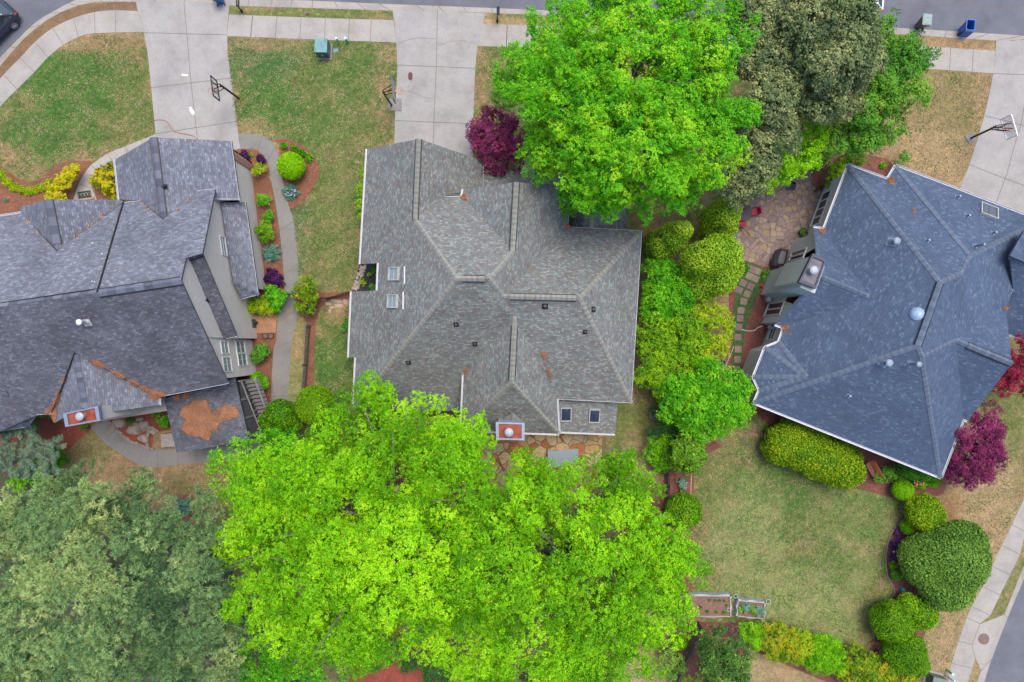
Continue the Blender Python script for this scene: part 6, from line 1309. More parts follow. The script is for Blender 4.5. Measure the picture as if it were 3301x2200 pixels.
# ---- real grass tufts over every lawn in view
def pip(x, y, poly):
    ins = np.zeros(len(x), bool); n = len(poly)
    for i in range(n):
        x0, y0 = poly[i]; x1, y1 = poly[(i+1) % n]
        c = ((y0 > y) != (y1 > y)) & (x < (x1-x0)*(y-y0)/((y1-y0) or 1e-9)+x0); ins ^= c
    return ins
LAWNS = [(Q(0,0,[(0,960),(150,780),(300,630),(420,510),(560,400),(700,330),(850,300),(1205,292),(1300,1120),(1000,1230),(780,1340),(620,1345),(480,1400),(380,1500),(250,1510),(120,1450),(0,1370)]), .45),
 ([(737,122),(1270,142),(1278,210),(1270,340),(1262,480),(1175,485),(1155,850),(1130,930),(1040,945),(960,900),(945,690),(1020,600),(1025,540),(990,470),(900,450),(870,460),(840,430),(765,428),(752,370),(733,180)], .5),
 ([(1540,155),(1800,160),(1700,250),(1690,380),(1560,380),(1528,400)], .3),
 (Q(0,3,[(1470,590),(2085,628),(2045,830),(2000,1010),(1940,1210),(1880,1390),(1800,1568),(1700,1568),(1300,1400),(1000,1250),(1200,1100),(1400,900)]), .2),
 ([(2240,1400),(2420,1380),(2470,1460),(2560,1530),(2740,1580),(2850,1610),(2920,1650),(2880,1730),(2860,1790),(2865,1860),(2870,1930),(2810,1970),(2800,2060),(2700,2060),(2500,2015),(2480,1950),(2240,1905),(2232,1600)], .5),
 ([(3100,1560),(3290,1300),(3301,1600),(3240,1720),(3100,2000),(3040,2190),(2990,2190),(2960,1980),(3060,1960),(3170,1850),(3180,1720),(3080,1640)], .3),
 (Q(2,0,[(640,1050),(760,920),(860,1010),(1000,1110),(1150,1190),(1300,1225),(1700,1200),(1800,1400),(1500,1420),(600,1300)]), .25),
 ([(1010,1080),(1105,1020),(1115,1160),(1135,1170),(1130,1290),(1060,1290),(1010,1240)], .6)]
rg = np.random.default_rng(500); PXS = []; TN = []
for poly, g in LAWNS:
    a = np.array(poly); lo, hi = a.min(0), a.max(0); n = int((hi-lo).prod()/K/K*85); x = rg.uniform(lo[0], hi[0], n); y = rg.uniform(lo[1], hi[1], n); k = pip(x, y, poly); x, y = x[k], y[k]
    f = np.sin(x*.045+1.3*np.sin(y*.03))+np.sin(y*.06+1.7*np.sin(x*.021+2))+.7*np.sin((x+y)*.11)+rg.normal(0, .9, len(x))
    PXS.append(np.stack([x, y], 1)); TN.append(np.clip(g+.22*f, 0, 1))
PXS = np.vstack(PXS); TN = np.concatenate(TN); C = np.stack([(PXS[:,0]-1650.5)/K, -(PXS[:,1]-1100)/K, np.full(len(PXS), .03)], 1)
Nn = rg.normal(0, .45, (len(C), 3))+np.array([0, 0, 1.0]); Nn /= np.linalg.norm(Nn, axis=1, keepdims=True)
gt = leafmesh("grass_tufts", C, Nn, rg.uniform(.06, .14, len(C)), TN, leafmat("grass_blades", [(0,(.36,.26,.15)),(.3,(.28,.21,.11)),(.5,(.16,.16,.06)),(.7,(.065,.14,.025)),(1,(.03,.105,.02))], .1), None, rg, aspect=.5)
tag(gt, "short tufts of mixed straw-coloured and green grass covering the lawns", "grass", None, "stuff")
# ================================================================== objects
M_BLK = plain("black_metal", (.02,.02,.024), .4, .4)
M_PLBL = plain("black_plastic", (.025,.025,.028), .5)
def hoop(label, base, top, topz, bc, bd, rimc, board_mat, framec, plinth=None, length=1.4, style=0):
    """base/top/bc/rimc: true metric positions"""
    t = empty("basketball_hoop", base, label, "basketball hoop", "basketball hoops beside the driveways")
    b = Vector(base); tp = Vector(top); m = MB(); m.tube([b, b.lerp(tp, .97), tp], [.075, .075, .07], 10); m.build("pole", M_BLK, t)
    c = Vector(bc); d = Vector((bd[0], bd[1], 0)).normalized(); n = Vector((-d.y, d.x, 0)); rc = Vector(rimc)
    if (rc-c).dot(n) < 0: n = -n
    hb = 1.0; z0 = 2.9; A = math.atan2(d.y, d.x)
    fr = MB()
    for s, z, sx, sz in ((0, z0+hb, length, .07), (0, z0, length, .07), (-length/2, z0+hb/2, .07, hb), (length/2, z0+hb/2, .07, hb)):
        fr.box((c.x+d.x*s, c.y+d.y*s, z), (sx, .06, sz), A)
    for s in (-.3, .3): fr.box((c.x+d.x*s-n.x*.03, c.y+d.y*s-n.y*.03, z0+hb/2), (.04, .04, hb), A)
    f = fr.build("backboard", framec, t)
    g_ = MB(); g_.box((c.x, c.y, z0+hb/2), (length-.07, .02, hb-.07), A); g_.build("pane", board_mat, f)
    r = MB(); rr = Vector((c.x, c.y, 0))+n*.42+Vector((0, 0, 3.05)); r.torus(rr, .23, .016, 24, 6); r.box((c.x+n.x*.12, c.y+n.y*.12, 3.02), (.14, .18, .07), A)
    ro = r.build("rim", plain("orange_rim", (.55,.12,.06), .4), t)
    net = MB()
    for k in range(12):
        a = 2*math.pi*k/12
        for sg in (-1, 1):
            a2 = a+sg*.5; a3 = a
            p0 = rr+Vector((math.cos(a)*.22, math.sin(a)*.22, 0)); p1 = rr+Vector((math.cos(a2)*.15, math.sin(a2)*.15, -.2)); p2 = rr+Vector((math.cos(a3)*.11, math.sin(a3)*.11, -.4)); net.tube([p0, p1, p2], .006, 3, False)
    net.build("net", plain("white_net", (.6,.6,.6), .8), ro)
    arm = MB(); back = Vector((c.x, c.y, 0))-n*.05
    for s in (-.12, .12):
        o = d*s; arm.tube([tp+o*.6, back+o*1.5+Vector((0,0,3.75))], .03, 6); arm.tube([Vector((tp.x, tp.y, tp.z-.45))+o*.6, back+o*1.5+Vector((0,0,3.15))], .03, 6)
    if style: 
        for s in (-.12, .12): o = d*s; arm.tube([tp+o+Vector((0,0,-.2)), (tp+back)/2+Vector((0,0,1.2)), back+o*2+Vector((0,0,3.4))], .022, 5)
    arm.build("arm", M_BLK, t)
    if plinth: q = MB(); q.box((b.x+plinth[0], b.y+plinth[1], .03), (plinth[2], plinth[3], .06), plinth[4], .01); q.build("base_plate", M_CONC_D, t)
    return t
clear = NT("clear_board"); clear.rough(.1); clear.b.inputs['Base Color'].default_value = (.5,.53,.55,1); clear.b.inputs['Alpha'].default_value = .18; clear = clear.m
hoop("black-framed basketball hoop with a clear board beside the left driveway", MT(-880.5,-782), MT(-884,-776,2.95), 2.95, MT(-892,-759), (8,-58), MT(-914,-763), clear, M_BLK, length=1.36)
hoop("basketball hoop with a grey board and pale rim beside the middle driveway", MT(-387.5,-759), MT(-392,-757,2.95), 2.95, MT(-356,-756), (3,-70), MT(-338,-759), plain("grey_board", (.22,.24,.25), .3), plain("dark_grey_frame", (.06,.065,.08), .5), (.25, .05, .95, .9, 0), length=1.55)
hoop("white-framed basketball hoop with an orange rim beside the right driveway", MT(1479.5,-654), MT(1478,-655,2.6), 2.6, MT(1493,-642), (-18,60.5), MT(1511,-634), clear, plain("white_frame", (.72,.72,.76), .4), (0, 0, .7, .7, .5), length=1.45, style=1)

# transformer, pedestals, lids
def xf(quad_top, ztop, quad_base):
    t = empty("transformer_box", P(quad_base[0]), "green pad-mounted transformer box on the lawn beside the sidewalk", "transformer box")
    tp = [P(q, ztop) for q in quad_top]; c = sum(tp, Vector())/4
    m = MB(); m.prism([(p.x, p.y) for p in tp], .08, ztop-.07); m.build("cabinet", plain("green_enamel", (.065,.12,.105), .5), t)
    l = MB(); l.prism([(c.x+(p.x-c.x)*1.04, c.y+(p.y-c.y)*1.04) for p in tp], ztop-.1, ztop); l.build("lid", plain("teal_lid", (.10,.23,.25), .5, var=.3, scale=4), t)
    b = MB(); b.prism([(c.x+(p.x-c.x)*1.22+.03, c.y+(p.y-c.y)*1.22-.03) for p in tp], 0, .08); b.build("pad", M_CONC_D, t)
    h = MB(); h.box((c.x, min(p.y for p in tp)-.03, ztop*.55), (.12,.05,.2)); h.build("latch", M_GALV, t)
xf(Q(0,1,[(565,326),(664,328),(660,440),(558,438)]), 1.1, Q(0,1,[(630,430)]))
def pedestal(label, base, h, mat, capm, r=.09, lean=(0,0)):
    t = empty("utility_pedestal", base, label, "utility pedestal", "plastic utility pedestals"); b = Vector(base)
    m = MB(); m.lathe(b, [(r, 0), (r, h*.86)], 14); m.build("post", mat, t); k = MB(); k.lathe(b+Vector((0,0,h*.86)), [(r*1.15, 0), (r*1.15, h*.12), (r*.8, h*.14)], 14); k.build("cap", capm, t)
pedestal("slim blue pedestal with a pale square cap right of the transformer box", P(Q(0,1,[(768,370)])[0]), .95, plain("blue_plastic", (.12,.32,.42), .5), plain("pale_cap", (.65,.72,.75), .5), .06)
pedestal("green pedestal with a mint cap, rightmost beside the transformer box", P(Q(0,1,[(838,360)])[0]), .75, plain("green_plastic", (.07,.30,.23), .5), plain("mint_cap", (.42,.72,.64), .5), .085)
pedestal("green pedestal with a mint cap at the bottom right sidewalk", P(Q(3,3,[(1700,1462)])[0]), .75, plain("green_plastic", (.07,.30,.23), .5), plain("mint_cap", (.42,.72,.64), .5), .085)
pedestal("pale blue pedestal lying close to the bottom edge beside the sidewalk", P(Q(3,3,[(1688,1505)])[0]), 1.1, plain("pale_blue_plastic", (.38,.5,.6), .5), plain("pale_cap", (.65,.72,.75), .5), .075)
def lidthing(name, label, p, sx, sy, mat, rz=0, z=.03, cat="valve box", group=None, round_=False, rim=None):
    c = P(p); m = MB()
    if round_: m.lathe((c.x, c.y, 0), [(sx, -.02), (sx, z), (sx*.93, z+.006), (.01, z+.006)], 24)
    else: m.box((c.x, c.y, z/2), (sx, sy, z), rz, .01)
    o = m.build(name, mat); tag(o, label, cat, group); return o
lidthing("valve_box_lid", "teal rectangular lid in the grass right of the transformer box", Q(0,1,[(738,426)])[0], .38, .26, plain("teal_lid", (.10,.23,.25), .5, var=.3, scale=4), .1)
lidthing("valve_box_lid", "small teal lid in the grass at the bottom right", Q(3,3,[(1553,1487)])[0], .3, .42, plain("teal_lid", (.10,.23,.25), .5, var=.3, scale=4), -.25)
def oval(label, p, a, b, rz=0, z=.03):
    c = P(p); m = MB(); poly = []
    for k in range(28):
        t = 2*math.pi*k/28; x = math.copysign(abs(math.cos(t))**.75, math.cos(t))*a; y = math.copysign(abs(math.sin(t))**.75, math.sin(t))*b; poly.append((c.x+x, c.y+y))
    t_ = empty("meter_box", c, label, "meter box"); m.prism([(c.x+(x-c.x)*1.15, c.y+(y-c.y)*1.1) for x, y in poly], 0, z-.008); m.build("collar", M_CONC_D, t_)
    k = MB(); k.prism(poly, 0, z); k.build("lid", plain("rusty_iron", (.10,.045,.04), .8, .2, var=.3, scale=12), t_)
oval("brown oval meter lid set in the middle driveway", Q(0,1,[(1367,645)])[0], .15, .28, z=.04)
oval("brown oval meter lid in the grass verge beside the top street", Q(0,1,[(503,123)])[0], .18, .1, z=.03)
mh = empty("manhole", P(Q(3,3,[(2012,1203)])[0]), "round rusty manhole cover in the concrete apron at the bottom right", "manhole cover")
c = P(Q(3,3,[(2012,1203)])[0]); k = MB(); k.lathe((c.x,c.y,0), [(.40,-.02),(.40,.018),(.01,.018)], 32); k.build("frame", plain("rusty_iron_dark", (.07,.05,.045), .8), mh)
k = MB()
for i in range(5): k.torus((c.x,c.y,.024), .36-.075*i, .016, 28, 4)
k.lathe((c.x,c.y,0), [(.385,0),(.385,.023),(.01,.023)], 32); k.build("cover", plain("brown_iron", (.19,.13,.11), .8, .1), mh)
lidthing("marker_flag", "small orange marker paddle at the foot of the transformer box", Q(0,1,[(672,495)])[0], .22, .06, plain("orange_plastic", (.75,.12,.05), .5), .05, .04, cat="marker")

# mailboxes
def mailbox(label, base, box_, flagged=False):
    t = empty("mailbox", base, label, "mailbox", "black mailboxes at the kerb"); b = Vector(base); q = Vector(box_)
    m = MB(); m.tube([b, b+Vector((0,0,1.0))], .05, 8); m.lathe(b, [(.09,0),(.09,.2),(.05,.26)], 10); m.tube([b+Vector((0,0,.75)), Vector((q.x,q.y,1.0))], .03, 6); m.build("post", M_BLK, t)
    k = MB(); prof = [(-.11, 0), (.11, 0), (.11, .13), (.08, .2), (0, .235), (-.08, .2), (-.11, .13)]; L_ = .52; d = Vector((0, 1, 0)); vs = []
    for s in (-L_/2, L_/2): vs += [(q.x+x, q.y+s, 1.0+z) for x, z in prof]
    n = 7; k.add(vs, [tuple(range(n)), tuple(range(2*n-1, n-1, -1))]+[(i, n+i, n+(i+1) % n, (i+1) % n) for i in range(n)]); k.build("box", plain("black_enamel", (.025,.028,.035), .3, .2), t)
    f = MB(); f.box((q.x+.12, q.y+.05, 1.2), (.012, .12, .07)); f.build("flag", plain("red_flag", (.4,.03,.03), .5), t)
mailbox("black post mailbox at the top edge beside the left driveway's mouth", P(Q(0,0,[(2040,100)])[0]), P(Q(0,0,[(2000,20)])[0], 1.1))
mailbox("black post mailbox beside the middle driveway's mouth", P(Q(0,1,[(2100,185)])[0]), P(Q(0,1,[(2106,92)])[0], 1.1))

# wheeled bins
def bin_(label, base, rz, body, lid, open_=False, group="wheeled bins at the kerb"):
    t = empty("wheelie_bin", base, label, "wheeled bin", group, rz); h = 1.02
    def ring(x0, x1, y0, y1, z, r=.06): return [(x0+r,y0,z),(x1-r,y0,z),(x1,y0+r,z),(x1,y1-r,z),(x1-r,y1,z),(x0+r,y1,z),(x0,y1-r,z),(x0,y0+r,z)]
    rings = [ring(-.22,.22,-.25,.22,.04), ring(-.24,.24,-.28,.26,.3), ring(-.30,.30,-.38,.36,h), ring(-.33,.33,-.41,.39,h+.01), ring(-.33,.33,-.41,.39,h+.06)]
    if open_: rings += [ring(-.28,.28,-.36,.34,h+.06), ring(-.26,.26,-.33,.31,h-.05), ring(-.20,.20,-.24,.2,.12)]
    m = MB(); vs = [v for r in rings for v in r]; n = 8; fs = [tuple(range(7,-1,-1))]
    for i in range(len(rings)-1): fs += [(i*n+k, i*n+(k+1)%n, (i+1)*n+(k+1)%n, (i+1)*n+k) for k in range(n)]
    fs.append(tuple(range((len(rings)-1)*n, len(rings)*n))); m.add(vs, fs); m.build("body", body, t, local=True)
    if not open_:
        l = MB(); r0 = [ring(-.34,.34,-.42,.40,h+.05), ring(-.34,.34,-.42,.40,h+.09), ring(-.25,.25,-.33,.30,h+.14)]; vs = [v for r in r0 for v in r]; fs = [tuple(range(7,-1,-1)), tuple(range(16,24))]
        for i in range(2): fs += [(i*n+k, i*n+(k+1)%n, (i+1)*n+(k+1)%n, (i+1)*n+k) for k in range(n)]
        l.add(vs, fs); l.box((0,-.18,h+.15),(.36,.05,.02)); l.box((0,.12,h+.15),(.36,.05,.02)); l.build("lid", lid, t, local=True)
    else:
        l = MB(); l.add([(-.32,-.43,h+.02),(.32,-.43,h+.02),(.30,-.52,.25),(-.30,-.52,.25),(-.32,-.46,h+.02),(.32,-.46,h+.02),(.30,-.55,.25),(-.30,-.55,.25)], [(0,1,2,3),(7,6,5,4),(0,4,5,1),(1,5,6,2),(2,6,7,3),(3,7,4,0)]); l.build("lid", lid, t, local=True)
    for sx in (-.27,.27):
        w = MB(); w.tube([(sx-.03,-.32,.12),(sx+.03,-.32,.12)], .12, 14); w.build("wheel", M_PLBL, t, local=True)
    hd = MB(); hd.tube([(-.24,-.47,h+.0),(.24,-.47,h+.0)], .018, 6); hd.tube([(-.24,-.4,h),(-.24,-.47,h)], .015, 5); hd.tube([(.24,-.4,h),(.24,-.47,h)], .015, 5); hd.build("handle", M_PLBL, t, local=True)
    return t
bluep = plain("blue_plastic_bin", (.018,.10,.34), .4, var=.1)
bin_("brown wheeled bin with a grey-green closed lid at the top street's kerb", PX(2960,86,-.12), math.radians(-4), plain("brown_bin", (.085,.05,.045), .55), plain("grey_green_lid", (.20,.27,.245), .5))
bin_("open blue recycling bin standing alone on the gutter, right of the brown one", PX(3098,102,-.12), math.radians(-5), bluep, bluep, True)
bin_("blue bin barely showing at the top edge near the left driveway", PX(715,6,-.12), .1, bluep, bluep)

# cars
def car(label, base, rz, paint, glass):
    t = empty("parked_car", base, label, "car", "cars on the top street", rz)
    st = [(-2.28,.62,.42,.70),(-2.18,.80,.36,.92),(-1.9,.88,.30,1.02),(-1.0,.92,.28,1.03),(.2,.92,.28,1.0),(1.1,.91,.28,.96),(1.7,.87,.30,.88),(2.1,.78,.34,.76),(2.27,.58,.40,.62)]
    def sec(x, w, z0, z1): return [(x,-w*.9,z0),(x,-w,z0+.16),(x,-w,z1-.22),(x,-w*.93,z1-.05),(x,-w*.7,z1),(x,0,z1+.025),(x,w*.7,z1),(x,w*.93,z1-.05),(x,w,z1-.22),(x,w,z0+.16),(x,w*.9,z0)]
    m = MB(); vs = [v for s in st for v in sec(*s)]; n = 11; fs = [tuple(range(n)), tuple(range(len(vs)-1, len(vs)-n-1, -1))]
    for i in range(len(st)-1): fs += [(i*n+k, (i+1)*n+k, (i+1)*n+(k+1)%n, i*n+(k+1)%n) for k in range(n)]
    m.add(vs, fs); body = m.build("body", paint, t, True, True)
    # glasshouse ends lower than the roof on both sides
    g = [(-2.0,.74,.98,1.02),(-1.55,.74,1.0,1.42),(-1.2,.70,1.0,1.52),(0,.71,1.0,1.55),(.5,.68,1.0,1.50),(1.25,.76,.95,.98)]
    def sg(x, w, z0, z1): return [(x,-w-.1,z0),(x,-w*.86,z1-.05),(x,-w*.7,z1),(x,w*.7,z1),(x,w*.86,z1-.05),(x,w+.1,z0)]
    q = MB(); vs = [v for s in g for v in sg(*s)]; n = 6; fs = [tuple(range(n)), tuple(range(len(vs)-1, len(vs)-n-1, -1))]
    for i in range(len(g)-1): fs += [(i*n+k, (i+1)*n+k, (i+1)*n+(k+1)%n, i*n+(k+1)%n) for k in range(n)]
    q.add(vs, fs); q.build("window", glass, t, False, True)
    r = MB(); r.add([(x, y, z+.015) for x, w, z in ((-1.5,.62,1.44),(-1.2,.64,1.52),(0,.66,1.55),(.5,.62,1.5)) for y in (-w, -w*.5, w*.5, w)], [(i*4+k, (i+1)*4+k, (i+1)*4+k+1, i*4+k+1) for i in range(3) for k in range(3)])
    for sgn in (-1, 1):
        r.tube([(-2.0,sgn*.80,.99),(-1.5,sgn*.66,1.44),(-1.2,sgn*.64,1.52),(0,sgn*.65,1.55),(.5,sgn*.62,1.5),(1.25,sgn*.80,.98)], .045, 6)
        r.tube([(-.3,sgn*.80,1.0),(-.25,sgn*.64,1.54)], .035, 5)
    r.build("roof_frame", paint, t, False, True)
    for x in (-1.42, 1.4):
        for sgn in (-1, 1):
            w = MB(); w.tube([(x,sgn*.70,.34),(x,sgn*.925,.34)], .34, 24); w.torus((x,sgn*.92,.34), .30, .045, 24, 6, (0,1,0)); wo = w.build("wheel", plain("tyre_rubber", (.02,.02,.02), .8), t, False, True)
            h = MB(); h.torus((x,sgn*.93,.34), .225, .018, 20, 5, (0,1,0)); h.tube([(x,sgn*.92,.34),(x,sgn*.945,.34)], .06, 10)
            for k in range(10): a = k*math.pi/5; h.tube([(x,sgn*.935,.34),(x+math.cos(a)*.22,sgn*.94,.34+math.sin(a)*.22)], .016, 4)
            h.build("rim", M_GALV, wo, False, True)
    for sgn in (-1, 1):
        l = MB(); l.box((-2.15,sgn*.72,.82), (.18,.22,.1), sgn*.35, .03); l.build("tail_light", plain("red_lens", (.4,.01,.015), .2), t, False, True)
        l = MB(); l.box((2.12,sgn*.62,.66), (.2,.28,.1), -sgn*.35, .03); l.build("headlight", M_GALV, t, False, True)
    return t
def paint(name, c):
    t = NT(name); t.rough(.18); t.b.inputs['Base Color'].default_value = (*c, 1); t.b.inputs['Coat Weight'].default_value = .8; t.b.inputs['Metallic'].default_value = .2; return t.m
# the dark car follows the kerb bend; only its rear shows
ax = Vector((-.70, -.715, 0)); side = Vector((-ax.y, ax.x, 0)); side = side if side.x < 0 else -side
rearc = PX(68, 62, -.13)+ax*0
cc_ = rearc+ax*2.05+side*.62
car("dark blue-black car, only its rear end in view at the top left corner", cc_, math.atan2(ax.y, ax.x), paint("midnight_blue_paint", (.012,.022,.05)), M_GLASSD)
car("white car almost hidden behind the trees at the top edge", PX(2733, 12, -.13), math.pi+math.radians(-3), paint("white_paint", (.75,.76,.78)), M_GLASSD)

# hoses
def hose(name, label, pts, r, mat, z=.05, cat="hose"):
    m = MB(); m.tube([P(p, z) for p in smooth(pts, 6)], r, 6); return tag(m.build(name, mat, None, True), label, cat)
hs = hose("garden_hose", "thin orange-brown hose snaking over the left driveway to the garage", Q(0,0,[(1285,1020),(1320,1012),(1380,1015),(1420,1045),(1450,1095),(1500,1120),(1560,1132),(1620,1145),(1665,1180)]), .02, plain("red_brown_rubber", (.30,.085,.06), .5), .045)
k = MB(); p = P(Q(0,0,[(1283,1020)])[0], .05); k.tube([p-Vector((.12,0,0)), p+Vector((.03,0,0))], .035, 8); k.build("nozzle", plain("teal_nozzle", (.03,.16,.16), .5), hs)
g = Q(2,2,[(2280,900),(2200,905),(2215,860),(2190,820),(2160,830),(2165,870),(2200,890),(2165,920),(2110,930),(2080,960),(2085,1000),(2140,1030),(2220,1020),(2235,950),(2190,900),(2120,895),(2095,940),(2120,1010),(2200,1050)])
hose("garden_hose", "grey-purple hose coiled on the grass at the right house's lower left corner", g, .018, plain("grey_purple_rubber", (.13,.10,.13), .5), .04)
rl_ = empty("sprinkler", P(Q(2,2,[(2258,895)])[0]), "dark blue plastic hose reel case at the end of the coiled hose", "hose reel")
c = P(Q(2,2,[(2258,895)])[0]); k = MB(); k.lathe((c.x,c.y,0), [(.12,0),(.16,.08),(.16,.2),(.1,.26),(.01,.28)], 14); k.build("case", plain("navy_plastic", (.012,.022,.12), .35), rl_); k = MB(); k.tube([(c.x,c.y-.1,.1),(c.x+.02,c.y-.4,.04)], .03, 6); k.build("handle", M_PLBL, rl_)
hose("drain_hose", "pale grey drain hose curving from the right house to the stepping stones", Q(1,2,[(2065,1470),(2110,1482),(2170,1480),(2205,1455),(2250,1440)]), .04, plain("pale_grey_plastic", (.42,.40,.42), .6), .05)

# doormat with its pale scroll pattern
dm = empty("doormat", P(Q(1,0,[(713,335)])[0]), "dark doormat with a pale curling pattern on the left house's front walk", "doormat")
c = P(Q(1,0,[(713,335)])[0]); A = math.radians(9); k = MB(); k.box((c.x,c.y,.03), (.98,.50,.025), A, .008); k.build("mat", plain("charcoal_mat", (.025,.03,.035), .95), dm)
k = MB(); ca, sa_ = math.cos(A), math.sin(A)
def mt_(x, y): return (c.x+x*ca-y*sa_, c.y+x*sa_+y*ca, .045)
for i, x in enumerate((-.36,-.12,.12,.36)):
    pts = [mt_(x-.09*math.cos(t*.9)*(1 if i%2 else -1), .13*math.sin(t)) for t in [j*.45 for j in range(12)]]; k.tube(pts, .014, 4)
    if i < 3: k.tube([mt_(x+.07,-.12), mt_(x+.17,.12)], .012, 4); k.tube([mt_(x+.07,.12), mt_(x+.17,-.12)], .012, 4)
k.build("pattern", plain("tan_thread", (.28,.26,.16), .9), dm)
lidthing("brick_step", "brick edging step right of the doormat", Q(1,0,[(770,368)])[0], .5, .14, M_BRICK, .15, .12, cat="step")

# condenser units
def condenser(label, p, w, dark, tilt=0):
    t = empty("air_conditioner", P(p), label, "air conditioner", "air conditioner condensers", tilt); m = MB(); m.box((0,0,.38), (w,w,.72), 0, .05); m.build("cabinet", dark, t, local=True)
    g_ = MB()
    for i in range(5): g_.torus((0,0,.76), w*(.09+.075*i), .012, 24, 4)
    for i in range(8): a = i*math.pi/4; g_.tube([(0,0,.765),(math.cos(a)*w*.4,math.sin(a)*w*.4,.765)], .01, 4)
    g_.build("fan_grille", M_BLK, t, local=True); k = MB(); k.lathe((0,0,0), [(w*.4,.735),(w*.4,.745),(.01,.745)], 24); k.build("fan_well", M_DARK, t, local=True); k = MB(); k.box((0,0,.03),(w*1.15,w*1.15,.05)); k.build("pad", M_CONC_D, t, local=True)
condenser("light grey air conditioner against the right house beside the clipped hedge", Q(2,3,[(425,865)])[0], .85, plain("light_grey_cabinet", (.22,.25,.27), .5), -.35)
condenser("dark air conditioner in the shade right of the light grey one", Q(2,3,[(540,885)])[0], .8, plain("dark_grey_cabinet", (.05,.06,.07), .5), -.35)
mb_ = empty("electric_box", P(Q(1,0,[(2115,1420)])[0]), "dark green lidded box with a pale label plate at the left house's wall", "utility box"); c = P(Q(1,0,[(2120,1425)])[0])
k = MB(); k.box((c.x,c.y,.35), (.72,.62,.68), .1, .05); k.build("cabinet", plain("dark_green_box", (.035,.055,.055), .45), mb_); k = MB(); k.box((c.x-.06,c.y+.1,.70), (.38,.30,.012), .1); k.build("plate", plain("pale_plate", (.30,.35,.36), .5), mb_)
k = MB(); k.tube([(c.x+.42,c.y+.1,.1),(c.x+.42,c.y+.1,.55)], .09, 10); k.build("gas_regulator", M_DARK, mb_)
tw = [("left", (2240,1525)), ("right", (2287,1522))]
for w_, p in tw:
    c = P(Q(1,0,[p])[0]); t = empty("round_planter", c, f"dark ring planter beside the left house, the {w_} one of the touching pair", "planter", "twin ring planters"); k = MB(); k.lathe(c, [(.20,0),(.22,.22),(.185,.22),(.175,.1),(.01,.1)], 20); k.build("pot", plain("dark_iron", (.03,.03,.028), .6), t); k = MB(); k.lathe(c, [(.18,.1),(.18,.14),(.01,.15)], 20); k.build("soil", M_SOIL, t)

# fences -------------------------------------------------------------
M_FW = plain("weathered_wood", (.13,.105,.10), .9, var=.3, scale=7)
M_FD = plain("dark_stained_wood", (.055,.045,.05), .85, var=.3, scale=7)
def fence(label, line, h, mat, pick=.16, pw=.09, cat="fence", post=2.2, rails=(.25,.85), name="picket_fence", side=.04):
    pts = [P(p) for p in line]; t = empty(name, pts[0], label, cat); pk = MB(); rm = MB()
    for a, b in zip(pts, pts[1:]):
        d = (b-a); L_ = d.length; d.normalize(); n = Vector((-d.y, d.x, 0)); A = math.atan2(d.y, d.x)
        for rz in rails: c = (a+b)/2-n*.045; rm.box((c.x, c.y, h*rz), (L_, .05, .09), A)
        k = int(L_/pick)
        for i in range(k): c = a+d*(i+.5)*L_/k; pk.box((c.x, c.y, h*.5), (pw, .022, h), A)
        np_ = max(1, int(L_/post))
        for i in range(np_+1):
            c = a+d*L_*i/np_-n*.06; q = MB(); q.box((c.x, c.y, h*.53), (.1,.1,h*1.06), A, .01); q.build("post", mat, t)
    pk.build("pickets", mat, t); rm.build("rail", mat, t); return t
fence("low dark picket fence running down the strip left of the middle house", Q(1,1,[(515,1440)])+Q(2,1,[(525,0),(505,330),(488,560)]), 1.1, M_FW, .15, .08)
fence("dark picket fence run above the round shrub at the pale lawn's left edge", Q(2,2,[(1425,1170),(1432,1330),(1425,1600)])+Q(3,2,[(1428,230)]), 1.2, M_FD, .14, .09, name="wooden_fence")
fence("wooden board fence slanting to the bottom edge beside the red mulch", Q(3,2,[(1705,1060),(1610,1270),(1510,1500),(1450,1660)]), 1.3, M_FW, .12, .1, name="wooden_fence")
ch = empty("chain_fence", P(Q(1,1,[(285,1165)])[0]), "dark twisted low fence crossing the side path from the left house to the middle house", "fence")
for pts in (Q(1,1,[(275,1163),(340,1170),(400,1172)]), Q(1,1,[(560,1185),(640,1203),(700,1195),(770,1175),(845,1153)])):
    m = MB(); L_ = smooth(pts, 5); A_ = [P(p, 1.05) for p in L_]; B_ = [P(p, 1.05)+Vector((0,0,0)) for p in L_]
    off = Vector((0, .07, 0)); m.tube(A_, .03, 6); m.tube([a-off*1.1+Vector((0,0,-.5)) for a in A_], .025, 5)
    for i in range(len(A_)-1):
        for t_ in (0, .5): a = A_[i].lerp(A_[i+1], t_); m.tube([a+Vector((0,0,.03)), a+Vector((.05,-.02,-1.0))], .014, 4)
    m.build("iron_panel", M_BLK, ch)
for p in Q(1,1,[(285,1163),(400,1172),(645,1203),(840,1155)]): c = P(p, 1.05); m = MB(); m.box((c.x,c.y,.58), (.08,.08,1.16), 0, .01); m.build("post", M_BLK, ch)

